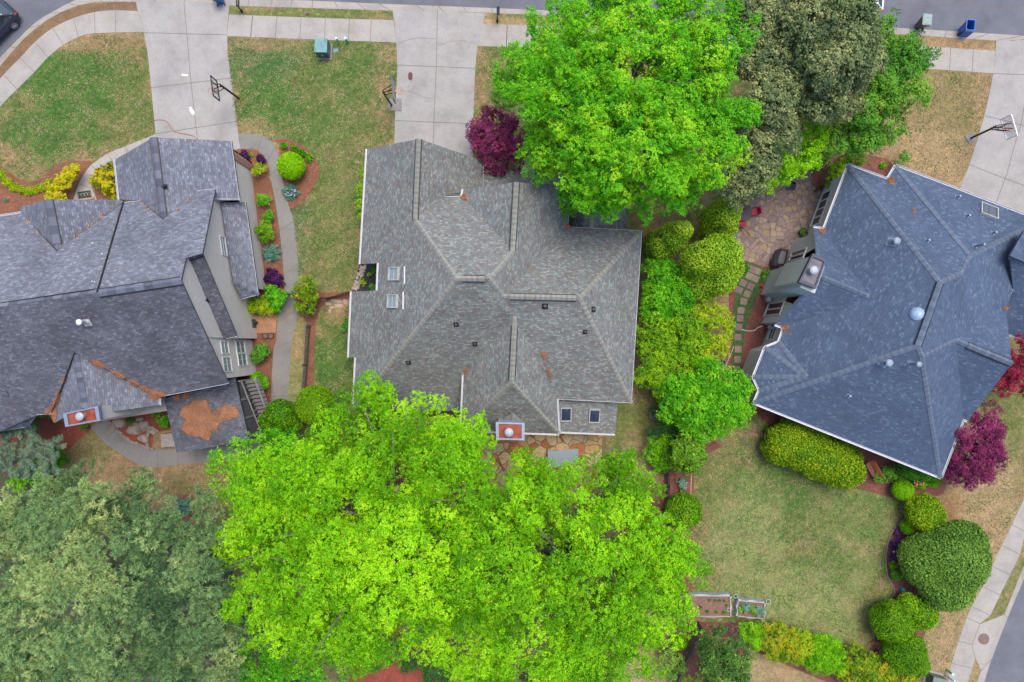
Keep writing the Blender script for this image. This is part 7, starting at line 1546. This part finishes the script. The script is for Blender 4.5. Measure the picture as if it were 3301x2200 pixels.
# raised vegetable beds with netting ---------------------------------
M_NET = plain("pale_mesh_net", (.27,.31,.34), .6, var=.15); M_BOARD = plain("aged_board", (.36,.33,.27), .85, var=.2, scale=8)
def raised(label, quad, h=.45):
    pts = [P(p, h) for p in quad]; cc = sum(pts, Vector())/4; t = empty("raised_bed", Vector((cc.x, cc.y, 0)), label, "raised bed", "netted raised beds on the pale lawn")
    fm = MB()
    for a, b in zip(pts, pts[1:]+pts[:1]): d = b-a; c = (a+b)/2; fm.box((c.x, c.y, h/2), (d.length+.06, .06, h), math.atan2(d.y, d.x))
    fm.build("frame", M_BOARD, t); s_ = MB(); s_.prism([(p.x, p.y) for p in pts], 0, h-.1); s_.build("soil", M_SOIL, t)
    nm = MB(); rnd = random.Random(len(label))
    for a, b in zip(pts, pts[1:]+pts[:1]):
        d = b-a; L_ = d.length; d.normalize(); n = Vector((d.y, -d.x, 0)); n = n if (a-cc).dot(n) > 0 else -n; k = 14; vs = []
        for i in range(k+1):
            w = .035*math.sin(i*.8+L_); q = a+d*L_*i/k
            vs += [tuple(q+n*.03+Vector((0,0,.03))), tuple(q+n*(.09+w)+Vector((0,0,-.02+w*.2))), tuple(q+n*(.13+w)+Vector((0,0,-h+.02)))]
        nm.add(vs, [(i*3+j, (i+1)*3+j, (i+1)*3+j+1, i*3+j+1) for i in range(k) for j in range(2)])
    nm.build("netting", M_NET, t)
    return t
raised("longer wooden raised bed of brown soil with a few seedlings, partly under the lime-green tree", Q(3,2,[(1560,840),(1970,842),(1975,1015),(1550,1012)]))
raised("smaller wooden raised bed thick with white-flecked leafy plants", Q(3,2,[(2035,880),(2260,900),(2258,1035),(2032,1012)]))
for k, (x, y, r, lab) in enumerate(((1715,935,8,"seedling nearest the lime-green tree in the longer raised bed"), (1777,970,8,"seedling in the lower row, second from the left, longer raised bed"), (1852,970,7,"seedling in the lower row, third from the left, longer raised bed"), (1922,975,11,"largest grey-green seedling in the lower right of the longer raised bed"), (1795,873,6,"upper row seedling furthest left in the longer raised bed"), (1843,877,5,"tiny upper row seedling, second from the left in the longer raised bed"), (1880,878,6,"upper row seedling, third from the left in the longer raised bed"), (1918,878,5,"upper row seedling furthest right in the longer raised bed"), (1937,918,6,"dull brownish seedling at the right end of the longer raised bed"))):
    p = Q(3,2,[(x,y)])[0]; blades("seedling", lab, p, r, 26, LM['mid'], 200+k, h=.14, w=.05, z=.36, cat="seedling", group="seedlings in the longer raised bed")
for k, (x, y, r, mt, lab) in enumerate(((2105,940,16,LM['iris'],"white-flecked leafy plant at the left of the smaller raised bed"), (2165,960,15,LM['mid'],"plain green leafy plant in the middle of the smaller raised bed"), (2215,965,16,LM['iris'],"white-flecked leafy plant at the right of the smaller raised bed"), (2065,955,8,LM['fresh'],"small green plant at the left end of the smaller raised bed"))):
    p = Q(3,2,[(x,y)])[0]; shrub("leafy_plant", lab, [(p[0],p[1],r)], .5, mt, 220+k, cat="plant", tmean=.85, clump=.14, tuft=.08, leaf=.07, cover=1.4, per=6)
for k, (x, y, r, lab) in enumerate(((2018,842,.15,"pale wire ring standing between the two raised beds"), (2292,890,.17,"pale wire ring at the right end of the smaller raised bed"), (1957,957,.13,"pale wire ring inside the right end of the longer raised bed"))):
    c = P(Q(3,2,[(x,y)])[0], .45); m = MB(); m.torus(c, r, .022, 22, 6); m.tube([c-Vector((r,0,0)), c-Vector((r,0,.44))], .012, 4); m.tube([c+Vector((r,0,0)), c+Vector((r,0,-.44))], .012, 4); tag(m.build("wire_ring", M_GALV), lab, "wire ring", "wire rings at the raised beds")

# bench -------------------------------------------------------------
bn = empty("garden_bench", P(Q(2,3,[(1085,1225)])[0]), "orange-red slatted garden bench under the right house's eave", "bench")
a0, a1 = P(Q(2,3,[(1035,1150)])[0], .45), P(Q(2,3,[(1120,1300)])[0], .45); d = (a1-a0); L_ = d.length; d.normalize(); n = Vector((-d.y, d.x, 0)); n = n if n.x > 0 else -n; A = math.atan2(d.y, d.x); cm = (a0+a1)/2
redw = plain("orange_red_wood", (.42,.09,.04), .6, var=.2, scale=9); reds = plain("brown_red_wood", (.26,.09,.06), .7, var=.25, scale=9)
for nm_, offs, zz, mt in (("seat", (-.16,-.05,.06), .45, reds), ("backrest", (.19,), 0, redw)):
    m = MB()
    if nm_ == "seat":
        for o in offs: c = cm+n*o; m.box((c.x,c.y,zz), (L_,.085,.03), A, .005)
    else:
        for k in range(4): c = cm+n*(.17+.04*k); m.box((c.x,c.y,.58+.11*k), (L_,.05,.085), A, .005)
    m.build(nm_, mt, bn)
for s in (-.42,.42):
    for o in (-.16,.16): c = cm+d*L_*s+n*o; m = MB(); m.box((c.x,c.y,.22), (.07,.07,.44 if o<0 else .44), A, .005); m.build("leg", reds, bn)
for s in (-.48,.48): m = MB(); a = cm+d*L_*s-n*.18; b = cm+d*L_*s+n*.22; m.tube([Vector((a.x,a.y,.65)), Vector((b.x,b.y,.68))], .03, 6); m.tube([Vector((a.x,a.y,.45)), Vector((a.x,a.y,.65))], .025, 6); m.build("armrest", reds, bn)
lidthing("stepping_stone", "small grey slab between the feathery plants under the right house", Q(2,3,[(1335,1270)])[0], .22, .4, M_CONC_D, -.1, .05, cat="slab")

# patio table with red chairs ----------------------------------------
tc = P(Q(1,2,[(2080,480)])[0], .74); t = empty("patio_table", Vector((tc.x,tc.y,0)), "round dark patio table half under the cypress, on the right house's flagstones", "table")
m = MB(); m.lathe((tc.x,tc.y,0), [(.62,.70),(.65,.72),(.64,.75),(.01,.755)], 32); m.build("tabletop", plain("dark_table_glass", (.03,.026,.034), .6), t)
for k in range(4): a = k*math.pi/2+.6; m = MB(); m.tube([(tc.x+math.cos(a)*.45,tc.y+math.sin(a)*.45,0),(tc.x+math.cos(a)*.3,tc.y+math.sin(a)*.3,.71)], .02, 6); m.build("leg", M_BLK, t)
redf = plain("crimson_cushion", (.38,.012,.05), .75, var=.12)
def pchair(label, p, rz):
    t = empty("patio_chair", P(p), label, "chair", "red cushioned chairs around the patio table", rz)
    m = MB(); m.box((0,0,.45), (.5,.5,.09), 0, .03); m.build("seat", redf, t, local=True); m = MB()
    vs = []
    for y, z in ((-.25,.47),(-.36,.92),(-.42,.92),(-.31,.45)): vs += [(-.24,y,z),(.24,y,z)]
    m.add(vs, [(0,1,3,2),(2,3,5,4),(4,5,7,6),(6,7,1,0),(0,2,4,6),(7,5,3,1)]); m.build("backrest", redf, t, local=True)
    for sx in (-.27,.27):
        m = MB(); m.tube([(sx,.24,0),(sx,.24,.62),(sx,.1,.66),(sx,-.3,.66),(sx,-.28,0)], .018, 6); m.build("frame", M_BLK, t, local=True)
    return t
pchair("red cushioned chair on the right side of the dark patio table", Q(1,2,[(2150,490)])[0], math.radians(100))
pchair("red cushioned chair above the dark patio table", Q(1,2,[(2055,400)])[0], math.radians(178))
pchair("red cushioned chair below the dark patio table", Q(1,2,[(2055,575)])[0], 0)
hg = empty("handbag", P(Q(1,2,[(2075,465)])[0], .76), "small dark-red folded umbrella lying across the dark patio table", "umbrella"); c = P(Q(1,2,[(2078,462)])[0], .80)
m = MB(); m.tube([c+Vector((-.28,-.12,0)), c, c+Vector((.3,.16,.02))], [.03,.07,.02], 8); m.build("canopy", plain("dark_red_cloth", (.12,.01,.02), .8), hg)
m = MB(); m.lathe(c+Vector((.1,.16,.0)), [(.03,0),(.03,.09),(.01,.1)], 8); m.build("finial", M_GALV, hg); hg.name = "folded_umbrella"
# grill under cover, pots, small chair
gp = [P(p, 1.05) for p in Q(1,3,[(300,785),(370,800),(345,900),(330,935),(250,935),(250,880)])]; gc = sum(gp, Vector())/6; gb = MB(); n_ = 6
lo = [Vector((gc.x+(p.x-gc.x)*.96, gc.y+(p.y-gc.y)*.96, .05)) for p in gp]; hi = [Vector((gc.x+(p.x-gc.x)*.55, gc.y+(p.y-gc.y)*.72, 1.2)) for p in gp]
gb.add(lo+gp+hi, [tuple(range(5,-1,-1)), tuple(range(12,18))]+[(i,(i+1)%6,6+(i+1)%6,6+i) for i in range(6)]+[(6+i,6+(i+1)%6,12+(i+1)%6,12+i) for i in range(6)])
o = gb.build("covered_grill", plain("black_vinyl_cover", (.022,.024,.032), .45, bump=.5)); tag(o, "barbecue grill under a black cover between the patio and the right house's wall", "grill")
if sum((gp[i].x*gp[(i+1)%6].y-gp[(i+1)%6].x*gp[i].y) for i in range(6)) < 0: o.data.flip_normals()
def pot(label, p, r, h, mat, fill=None, plant=None, seed=0, z=0):
    c = P(p, z); t = empty("flower_pot", c, label, "flower pot"); k = MB(); k.lathe(c, [(r*.7,0),(r,h),(r*1.06,h),(r*1.06,h*.92),(r*.9,h),(r*.86,h*.8),(.01,h*.8)], 20); k.build("pot", mat, t)
    k = MB(); k.lathe(c, [(r*.86,h*.78),(r*.86,h*.86),(.01,h*.88)], 18); k.build("soil", M_SOIL, t)
    if plant: crown("plant", [((c.x,c.y,h+.05),(r*.8,r*.8,r*.6))], plant, t, seed, clump=.1, tuft=.06, leaf=.07, cover=1.2, per=5)
pot("round dark pot with a green plant at the patio's lower right, above the grill", Q(1,3,[(478,655)])[0], .28, .35, plain("dark_ceramic", (.03,.025,.022), .4), plant=LM['mid'], seed=301)
pot("grey stone pot with a teal centre beside the round bright tree's left edge", Q(2,2,[(1325,748)])[0], .36, .4, plain("grey_stone", (.22,.20,.21), .8), plant=LM['iris'], seed=302)
pot("grey pot with a rim beside the bed of the right house's upper left corner", Q(1,3,[(677,268)])[0], .2, .25, plain("grey_stone", (.22,.20,.21), .8), plant=LM['mid'], seed=303)
pot("small pale pot under the yellow shrub beside the stepping stones", Q(1,2,[(1968,1500)])[0], .13, .25, plain("pale_pot", (.42,.42,.42), .6))
pot("dark ringed pot in the narrow bed right of the dark picket fence", Q(2,2,[(1605,1285)])[0], .14, .2, plain("dark_ceramic", (.03,.025,.022), .4), plant=LM['mid'], seed=304)
pot("dark pot with a leafy plant, lowest in the narrow bed beside the picket fence", Q(2,2,[(1560,1385)])[0], .18, .25, plain("dark_ceramic", (.03,.025,.022), .4), plant=LM['fresh'], seed=305)
shrub("leafy_plant", "blue-green leafy plant in the narrow bed right of the dark picket fence", [(2195,1558,15),(2205,1570,12)], .5, LM['iris'], 306, cat="plant", tmean=.6, clump=.16, tuft=.09, leaf=.09, cover=1.1, per=5)
c = P(Q(2,2,[(1308,938)])[0]); m = MB(); m.box((c.x,c.y,.2), (.42,.40,.4), .1, .03); m.box((c.x,c.y+.02,.41), (.34,.3,.03), .1); tag(m.build("storage_box", plain("navy_box", (.03,.035,.10), .5)), "small navy blue box beside the bright green low shrub", "box")
# mat with square planter, path edging
c = [P(p) for p in Q(2,2,[(1825,245),(1890,190),(1965,230),(1955,300),(1905,350),(1870,320)])]
m = MB(); m.prism([(p.x,p.y) for p in c], .02, .05); tag(m.build("ground_cloth", plain("maroon_cloth", (.15,.03,.055), .8)), "maroon cloth spread on the ground beside the stepping stones", "cloth")
c = P(Q(2,2,[(1908,308)])[0]); t = empty("square_planter", c, "small square planter standing on the maroon cloth", "planter"); m = MB(); m.box((c.x,c.y,.15), (.26,.3,.24), 0, .03); m.build("pot", plain("pale_green_pot", (.25,.30,.24), .6), t); m = MB(); m.box((c.x,c.y,.275), (.2,.24,.02)); m.build("soil", plain("dark_potting_soil", (.02,.02,.015), .9), t)
c = P(Q(2,2,[(1945,165)])[0]); t = empty("wreath", c, "pinkish ring of flowers at the top of the maroon cloth", "wreath"); m = MB(); m.torus((c.x,c.y,.12), .2, .07, 16, 6); m.build("ring", plain("dusty_pink", (.38,.10,.13), .8, var=.5, scale=20), t)
m = MB(); m.tube([P(p, .06) for p in Q(2,2,[(2000,175),(1975,240),(1945,310),(1925,360)])], .03, 6); tag(m.build("garden_edging", plain("pale_edging", (.38,.36,.34), .7)), "thin pale edging strip between the maroon cloth and the stepping stones", "edging")
# red watering can and white downpipe elbow by chimney
c = P(Q(1,3,[(137,1108)])[0], 0); t = empty("watering_can", c, "small red watering can at the foot of the right house's chimney", "watering can"); m = MB(); m.lathe(c, [(.11,0),(.12,.2),(.08,.26),(.07,.26),(.01,.2)], 16); m.build("body", plain("red_plastic", (.55,.03,.05), .4), t); m = MB(); m.tube([c+Vector((0,-.1,.06)), c+Vector((-.02,-.32,.24))], .025, 6); m.torus(c+Vector((0,.04,.28)), .09, .015, 14, 5, (1,0,0)); m.build("spout", plain("red_plastic", (.55,.03,.05), .4), t)
for k, (p, r, lab) in enumerate(((Q(1,3,[(185,1218)])[0], .22, "pale grey round canister just below the right house's chimney"), (Q(1,3,[(180,1455)])[0], .16, "small grey meter box on the right house's wall above its lower window"))):
    c = P(p); t = empty("canister" if k == 0 else "meter", c, lab, "canister" if k == 0 else "meter"); m = MB(); m.lathe(c, [(r,.02),(r,.5),(r*.7,.58),(.01,.6)], 16) if k == 0 else m.box((c.x,c.y,.9), (.4,.25,.3), -.3, .03); m.build("body", plain("pale_grey_metal", (.40,.41,.44), .5, .2), t); m = MB(); m.tube([c+Vector((r*.4,0,.3)), c+Vector((r+.3,.05,.32))], .04, 6); m.build("pipe", M_DARK, t)
# small dark chair and decorative wheel near the patio top
t = empty("folding_chair", P(Q(1,3,[(380,275)])[0]), "small dark folding chair in the shade at the top of the flagstone patio", "chair"); c = P(Q(1,3,[(380,275)])[0]); m = MB(); m.box((c.x,c.y,.42), (.5,.42,.04), -.4); m.build("seat", plain("dark_navy_cloth", (.02,.025,.05), .8), t)
for sx in (-.22,.22):
    for sy in (-.18,.18): m = MB(); m.tube([(c.x+sx,c.y+sy,0),(c.x+sx*.8,c.y+sy*.6,.42)], .014, 5); m.build("leg", M_BLK, t)
m = MB(); m.box((c.x-.05,c.y+.24,.65), (.48,.03,.3), -.4); m.build("backrest", plain("dark_navy_cloth", (.02,.025,.05), .8), t)
t = empty("bicycle", P(Q(1,3,[(630,280)])[0]), "dark rusted cart wheels leaning by the right house's upper left corner", "cart"); t.name = "cart"
for p, rz in ((Q(1,3,[(612,285)])[0], .6), (Q(1,3,[(655,262)])[0], .6)):
    c = P(p, .28); m = MB(); n = Vector((math.sin(rz), -math.cos(rz), .5)); m.torus(c, .26, .022, 22, 5, n)
    u = n.normalized().orthogonal().normalized(); w = n.normalized().cross(u)
    for k in range(8): a = k*math.pi/4; m.tube([c, c+(u*math.cos(a)+w*math.sin(a))*.26], .01, 4)
    m.build("wheel", plain("rusty_brown_iron", (.09,.05,.045), .8), t)
a, b = P(Q(1,3,[(590,305)])[0], .35), P(Q(1,3,[(670,255)])[0], .45); m = MB(); m.tube([a, b], .03, 6); m.build("axle", M_DARK, t)
# stepping stones (pairs of pavers, then single squares)
SS = Q(1,2,[(2150,962),(2203,982),(2130,1020),(2182,1045),(2080,1080),(2142,1107),(2045,1140),(2113,1172),(2083,1235),(2060,1310),(2052,1376),(2040,1450)])+Q(2,2,[(2035,98),(2036,200),(2031,286),(2021,370)])
ORD = ["first left", "first right", "second left", "second right", "third left", "third right", "fourth left", "fourth right"]
stonem = [plain("violet_stone", (.16,.11,.115), .9, var=.2), plain("brown_stone", (.20,.145,.115), .9, var=.2)]
for k, p in enumerate(SS):
    lab = (f"square paving stone, {ORD[k]} of the paired rows below the flagstone patio" if k < 8 else ["first","second","third","fourth","fifth","sixth","seventh","eighth","ninth"][k-8]+" single square stepping stone down the path from the paired rows")
    c = P(p); rz = -.42 if k < 8 else (-.2 if k == 8 else -.03); m = MB(); m.box((c.x,c.y,.03), (.52,.50,.05), rz, .015); tag(m.build("stepping_stone", stonem[(k*5//3) % 2]), lab, "stepping stone", "stepping stones between the patio and the round tree")
gc = slab("ground_cover", Q(1,2,[(2100,900),(2240,950),(2270,1000),(2190,1200),(2130,1350),(2090,1500)])+Q(2,2,[(2070,250),(2060,420),(1985,420),(1985,100)])+Q(1,2,[(1975,1500),(1990,1350),(2010,1200),(2030,1050)]), .024, M_GRASS); gc['kind'] = 'stuff'
gc.data.materials.clear(); gc.data.materials.append(mulchmat("dwarf_mondo_grass", (.02,.05,.018), (.04,.10,.022), (.10,.15,.045))); tag(gc, "dark low ground cover creeping between the stepping stones", "ground cover")
# rocks by the curved path, stones by the notch
def rock(label, poly, h, mat, seed, group, name="rock"):
    rnd = random.Random(seed); pts = [P(p) for p in smooth(poly, 2, True)]; c = sum(pts, Vector())/len(pts); m = MB(); n = len(pts); vs = [tuple(p) for p in pts]+[(c.x+(p.x-c.x)*.93, c.y+(p.y-c.y)*.93, h*rnd.uniform(.75,1)) for p in pts]+[(c.x+(p.x-c.x)*.5, c.y+(p.y-c.y)*.5, h*rnd.uniform(.95,1.15)) for p in pts]+[(c.x,c.y,h*1.08)]
    a = sum(pts[i].x*pts[(i+1)%n].y-pts[(i+1)%n].x*pts[i].y for i in range(n))
    fs = [(i,(i+1)%n,n+(i+1)%n,n+i) for i in range(n)]+[(n+i,n+(i+1)%n,2*n+(i+1)%n,2*n+i) for i in range(n)]+[(2*n+i,2*n+(i+1)%n,3*n) for i in range(n)]
    if a < 0: fs = [tuple(reversed(f)) for f in fs]
    m.add(vs, fs); o = m.build(name, mat, None, True); return tag(o, label, "rock", group)
rk_m = plain("tan_rock", (.25,.20,.16), .9, var=.35, scale=2.5, bump=.5)
RK = [([(950,800),(1050,790),(1060,850),(1000,860)],"tan flat rock nearest the left chimney in the rock bed"), ([(1075,870),(1150,800),(1195,870),(1180,920),(1090,910)],"largest tan rock in the middle of the rock bed"), ([(1175,810),(1245,800),(1265,840),(1220,900),(1180,860)],"rounded rock right of the largest one in the rock bed"), ([(1150,780),(1210,770),(1220,795),(1160,805)],"smallest rock at the top of the rock bed"), ([(1260,890),(1300,870),(1330,900),(1300,920)],"rock touching the small step landing"), ([(1160,940),(1240,910),(1255,985),(1190,975)],"lowest tan rock of the rock bed")]
for k, (poly, lab) in enumerate(RK): rock(lab, Q(2,0,poly), .22, rk_m, 400+k, "flat rocks in the bed by the curved path")
rnd = random.Random(77); m = MB()
for poly in (Q(2,0,[(915,805),(960,850),(1060,940),(1110,975),(1200,1010),(1290,1040)]), Q(2,0,[(1245,1000),(1250,900),(1270,860),(1330,890)])):
    L_ = smooth(poly, 7)
    for p in L_: c = P(p); m.ellip((c.x+rnd.uniform(-.04,.04), c.y+rnd.uniform(-.04,.04), .08), (rnd.uniform(.12,.22), rnd.uniform(.09,.14), .09), 8, 5, .12, rnd)
tag(m.build("stone_edging", rk_m, None, True), "line of small edging stones around the rock bed by the curved path", "edging", None)
m = MB()
for k in range(95):
    t_ = rnd.random(); x = 975-t_*75+rnd.uniform(-22,22); y = 930+t_*215; c = P(Q(1,1,[(x,y)])[0]); r = rnd.uniform(.06,.13); m.ellip((c.x,c.y,.07), (r, r*rnd.uniform(.7,1), r*.7), 7, 5, .15, rnd)
tag(m.build("cobbles", plain("cobble_stone", (.34,.28,.24), .9, var=.45, scale=3), None, True), "band of loose cobbles edging the black mulch notch", "cobbles", None, "stuff")
FS = [[(700,1215),(780,1225),(790,1250),(720,1250)],[(725,1255),(800,1260),(790,1290),(735,1285)],[(650,1245),(690,1240),(700,1265),(655,1270)],[(690,1275),(730,1280),(715,1300),(685,1295)],[(798,1215),(838,1225),(835,1265),(805,1255)],[(680,1300),(700,1300),(695,1335),(678,1330)]]
NM = ["upper broad","lower broad","leftmost","small lower middle","rightmost","lowest narrow"]
for k, poly in enumerate(FS): rock(f"{NM[k]} tan flagstone in the earth below the chain fence", Q(1,1,poly), .05, plain("tan_flagstone", (.35,.26,.19), .9, var=.2), 420+k, "loose flagstones below the chain fence", "flagstone")
# curved bed edging on the right, lights along it
tag(edging("bed_edging", edge_px, .06, .045, plain("grey_brown_edging", (.20,.17,.15), .9)), "thin grey stone edging along the curved mulch bed", "edging")
tag(edging("lawn_edging", Q(2,2,[(1648,1195),(1640,1330),(1638,1440)]), .03, .035, plain("pale_wood_edging", (.45,.32,.18), .9)), "pale wooden edging at the left side of the big pale lawn", "edging")
tag(edging("drip_hose", Q(3,3,[(1360,125),(1375,60),(1420,30),(1490,22)]), .05, .022, plain("black_hose", (.06,.04,.04), .6)), "thin dark drip hose ringing the top round shrub of the curved bed", "hose")
LP_ = Q(3,3,[(1370,203),(1325,272),(1272,362),(1235,458),(1230,543)])
OR = ["topmost","second from the top","middle","fourth from the top","lowest"]
for k, p in enumerate(LP_):
    c = P(p); t = empty("path_light", c, f"small white path light in the curved bed, {OR[k]} of five", "path light", "path lights in the curved bed"); m = MB(); m.tube([c, c+Vector((0,0,.3))], .012, 5); m.build("stake", M_DARK, t); m = MB(); m.lathe(c+Vector((0,0,.28)), [(.05,0),(.08,.04),(.02,.08)], 12); m.build("lamp", plain("frosted_white", (.7,.7,.72), .5), t)
c = P(Q(3,3,[(1315,782)])[0]); m = MB(); m.box((c.x,c.y,.18), (.26,.34,.34), .15, .02); m.box((c.x,c.y+.05,.36), (.20,.12,.03), .15); tag(m.build("irrigation_box", plain("teal_box", (.06,.22,.30), .5)), "small blue-teal box at the foot of the very large domed shrub", "utility box")
c = P(Q(3,3,[(1095,1285)])[0]); shrub("small_shrub", "small dark red sapling in the round orange earth ring", [(2401+1095/2.6133, 1600+1285/2.6133, 11)], .4, LM['purple'], 430, tmean=.35, clump=.12, tuft=.08, leaf=.06, cover=1, per=5)
# bottom green cabinet at the edge
q = [P(p, .9) for p in Q(3,3,[(1595,1525),(1715,1555),(1700,1640),(1580,1610)])]; c = sum(q, Vector())/4; t = empty("transformer_box", Vector((c.x,c.y,0)), "green utility cabinet cut by the bottom edge beside the right sidewalk", "transformer box"); m = MB(); m.prism([(p.x,p.y) for p in q], .05, .85); m.build("cabinet", plain("green_enamel", (.065,.12,.105), .5), t)
m = MB(); m.prism([(c.x+(p.x-c.x)*1.05, c.y+(p.y-c.y)*1.05) for p in q], .82, .9); m.build("lid", plain("olive_lid", (.14,.17,.13), .5), t); m = MB(); m.prism([(c.x+(p.x-c.x)*1.3, c.y+(p.y-c.y)*1.3) for p in q], 0, .06); m.build("pad", M_CONC_W, t)
# terrace furniture below the middle house
t = empty("glass_table", PX(1800,1480), "large pale glass garden table on the orange flagstones, under the tree's edge", "table"); g = [P(p, .74) for p in Q(2,2,[(430,1060),(690,1035),(690,1160),(600,1200),(440,1190)])]
gl = NT("pale_table_glass"); gl.rough(.3); gl.b.inputs['Base Color'].default_value = (.22,.26,.29,1); m = MB(); m.prism([(p.x,p.y) for p in g], .72, .745); m.build("tabletop", gl.m, t)
for p in g[:4]: m = MB(); m.tube([(p.x*.98+.02*g[4].x, p.y*.98+.02*g[2].y, .0), (p.x*.98+.02*g[4].x, p.y*.98+.02*g[2].y, .72)], .025, 6); m.build("leg", M_BLK, t)
m = MB(); a, b = P(Q(2,2,[(580,1215)])[0], .8), P(Q(2,2,[(650,1160)])[0], .8); m.tube([a, b], .03, 6); m.tube([a, a+Vector((.0,-.35,-.5))], .03, 6); m.build("frame_bar", M_BLK, t)
t = empty("garden_chair", P(Q(2,2,[(270,1195)])[0]), "blue-black mesh garden chair left of the pale glass table", "chair"); c = P(Q(2,2,[(270,1195)])[0]); nv = plain("blue_black_mesh", (.03,.035,.08), .6)
m = MB(); m.box((c.x,c.y,.45), (.55,.5,.05), .2, .02); m.build("seat", nv, t); m = MB(); m.box((c.x-.05,c.y+.28,.7), (.5,.05,.45), .2, .02); m.build("backrest", nv, t)
for sx in (-.22,.22):
    for sy in (-.2,.2): m = MB(); m.tube([(c.x+sx,c.y+sy,0),(c.x+sx,c.y+sy,.45)], .016, 5); m.build("leg", M_BLK, t)
# brick-coloured low seat wall at the terrace's left
w = [P(p) for p in Q(2,2,[(20,1110),(70,1120),(180,1290),(120,1300)])]; m = MB(); m.prism([(p.x,p.y) for p in w], 0, .45); tag(m.build("seat_wall", M_FLAG2), "low orange stone wall slanting under the tree at the terrace's left", "wall")
c = P(Q(0,0,[(1705,1090)])[0])
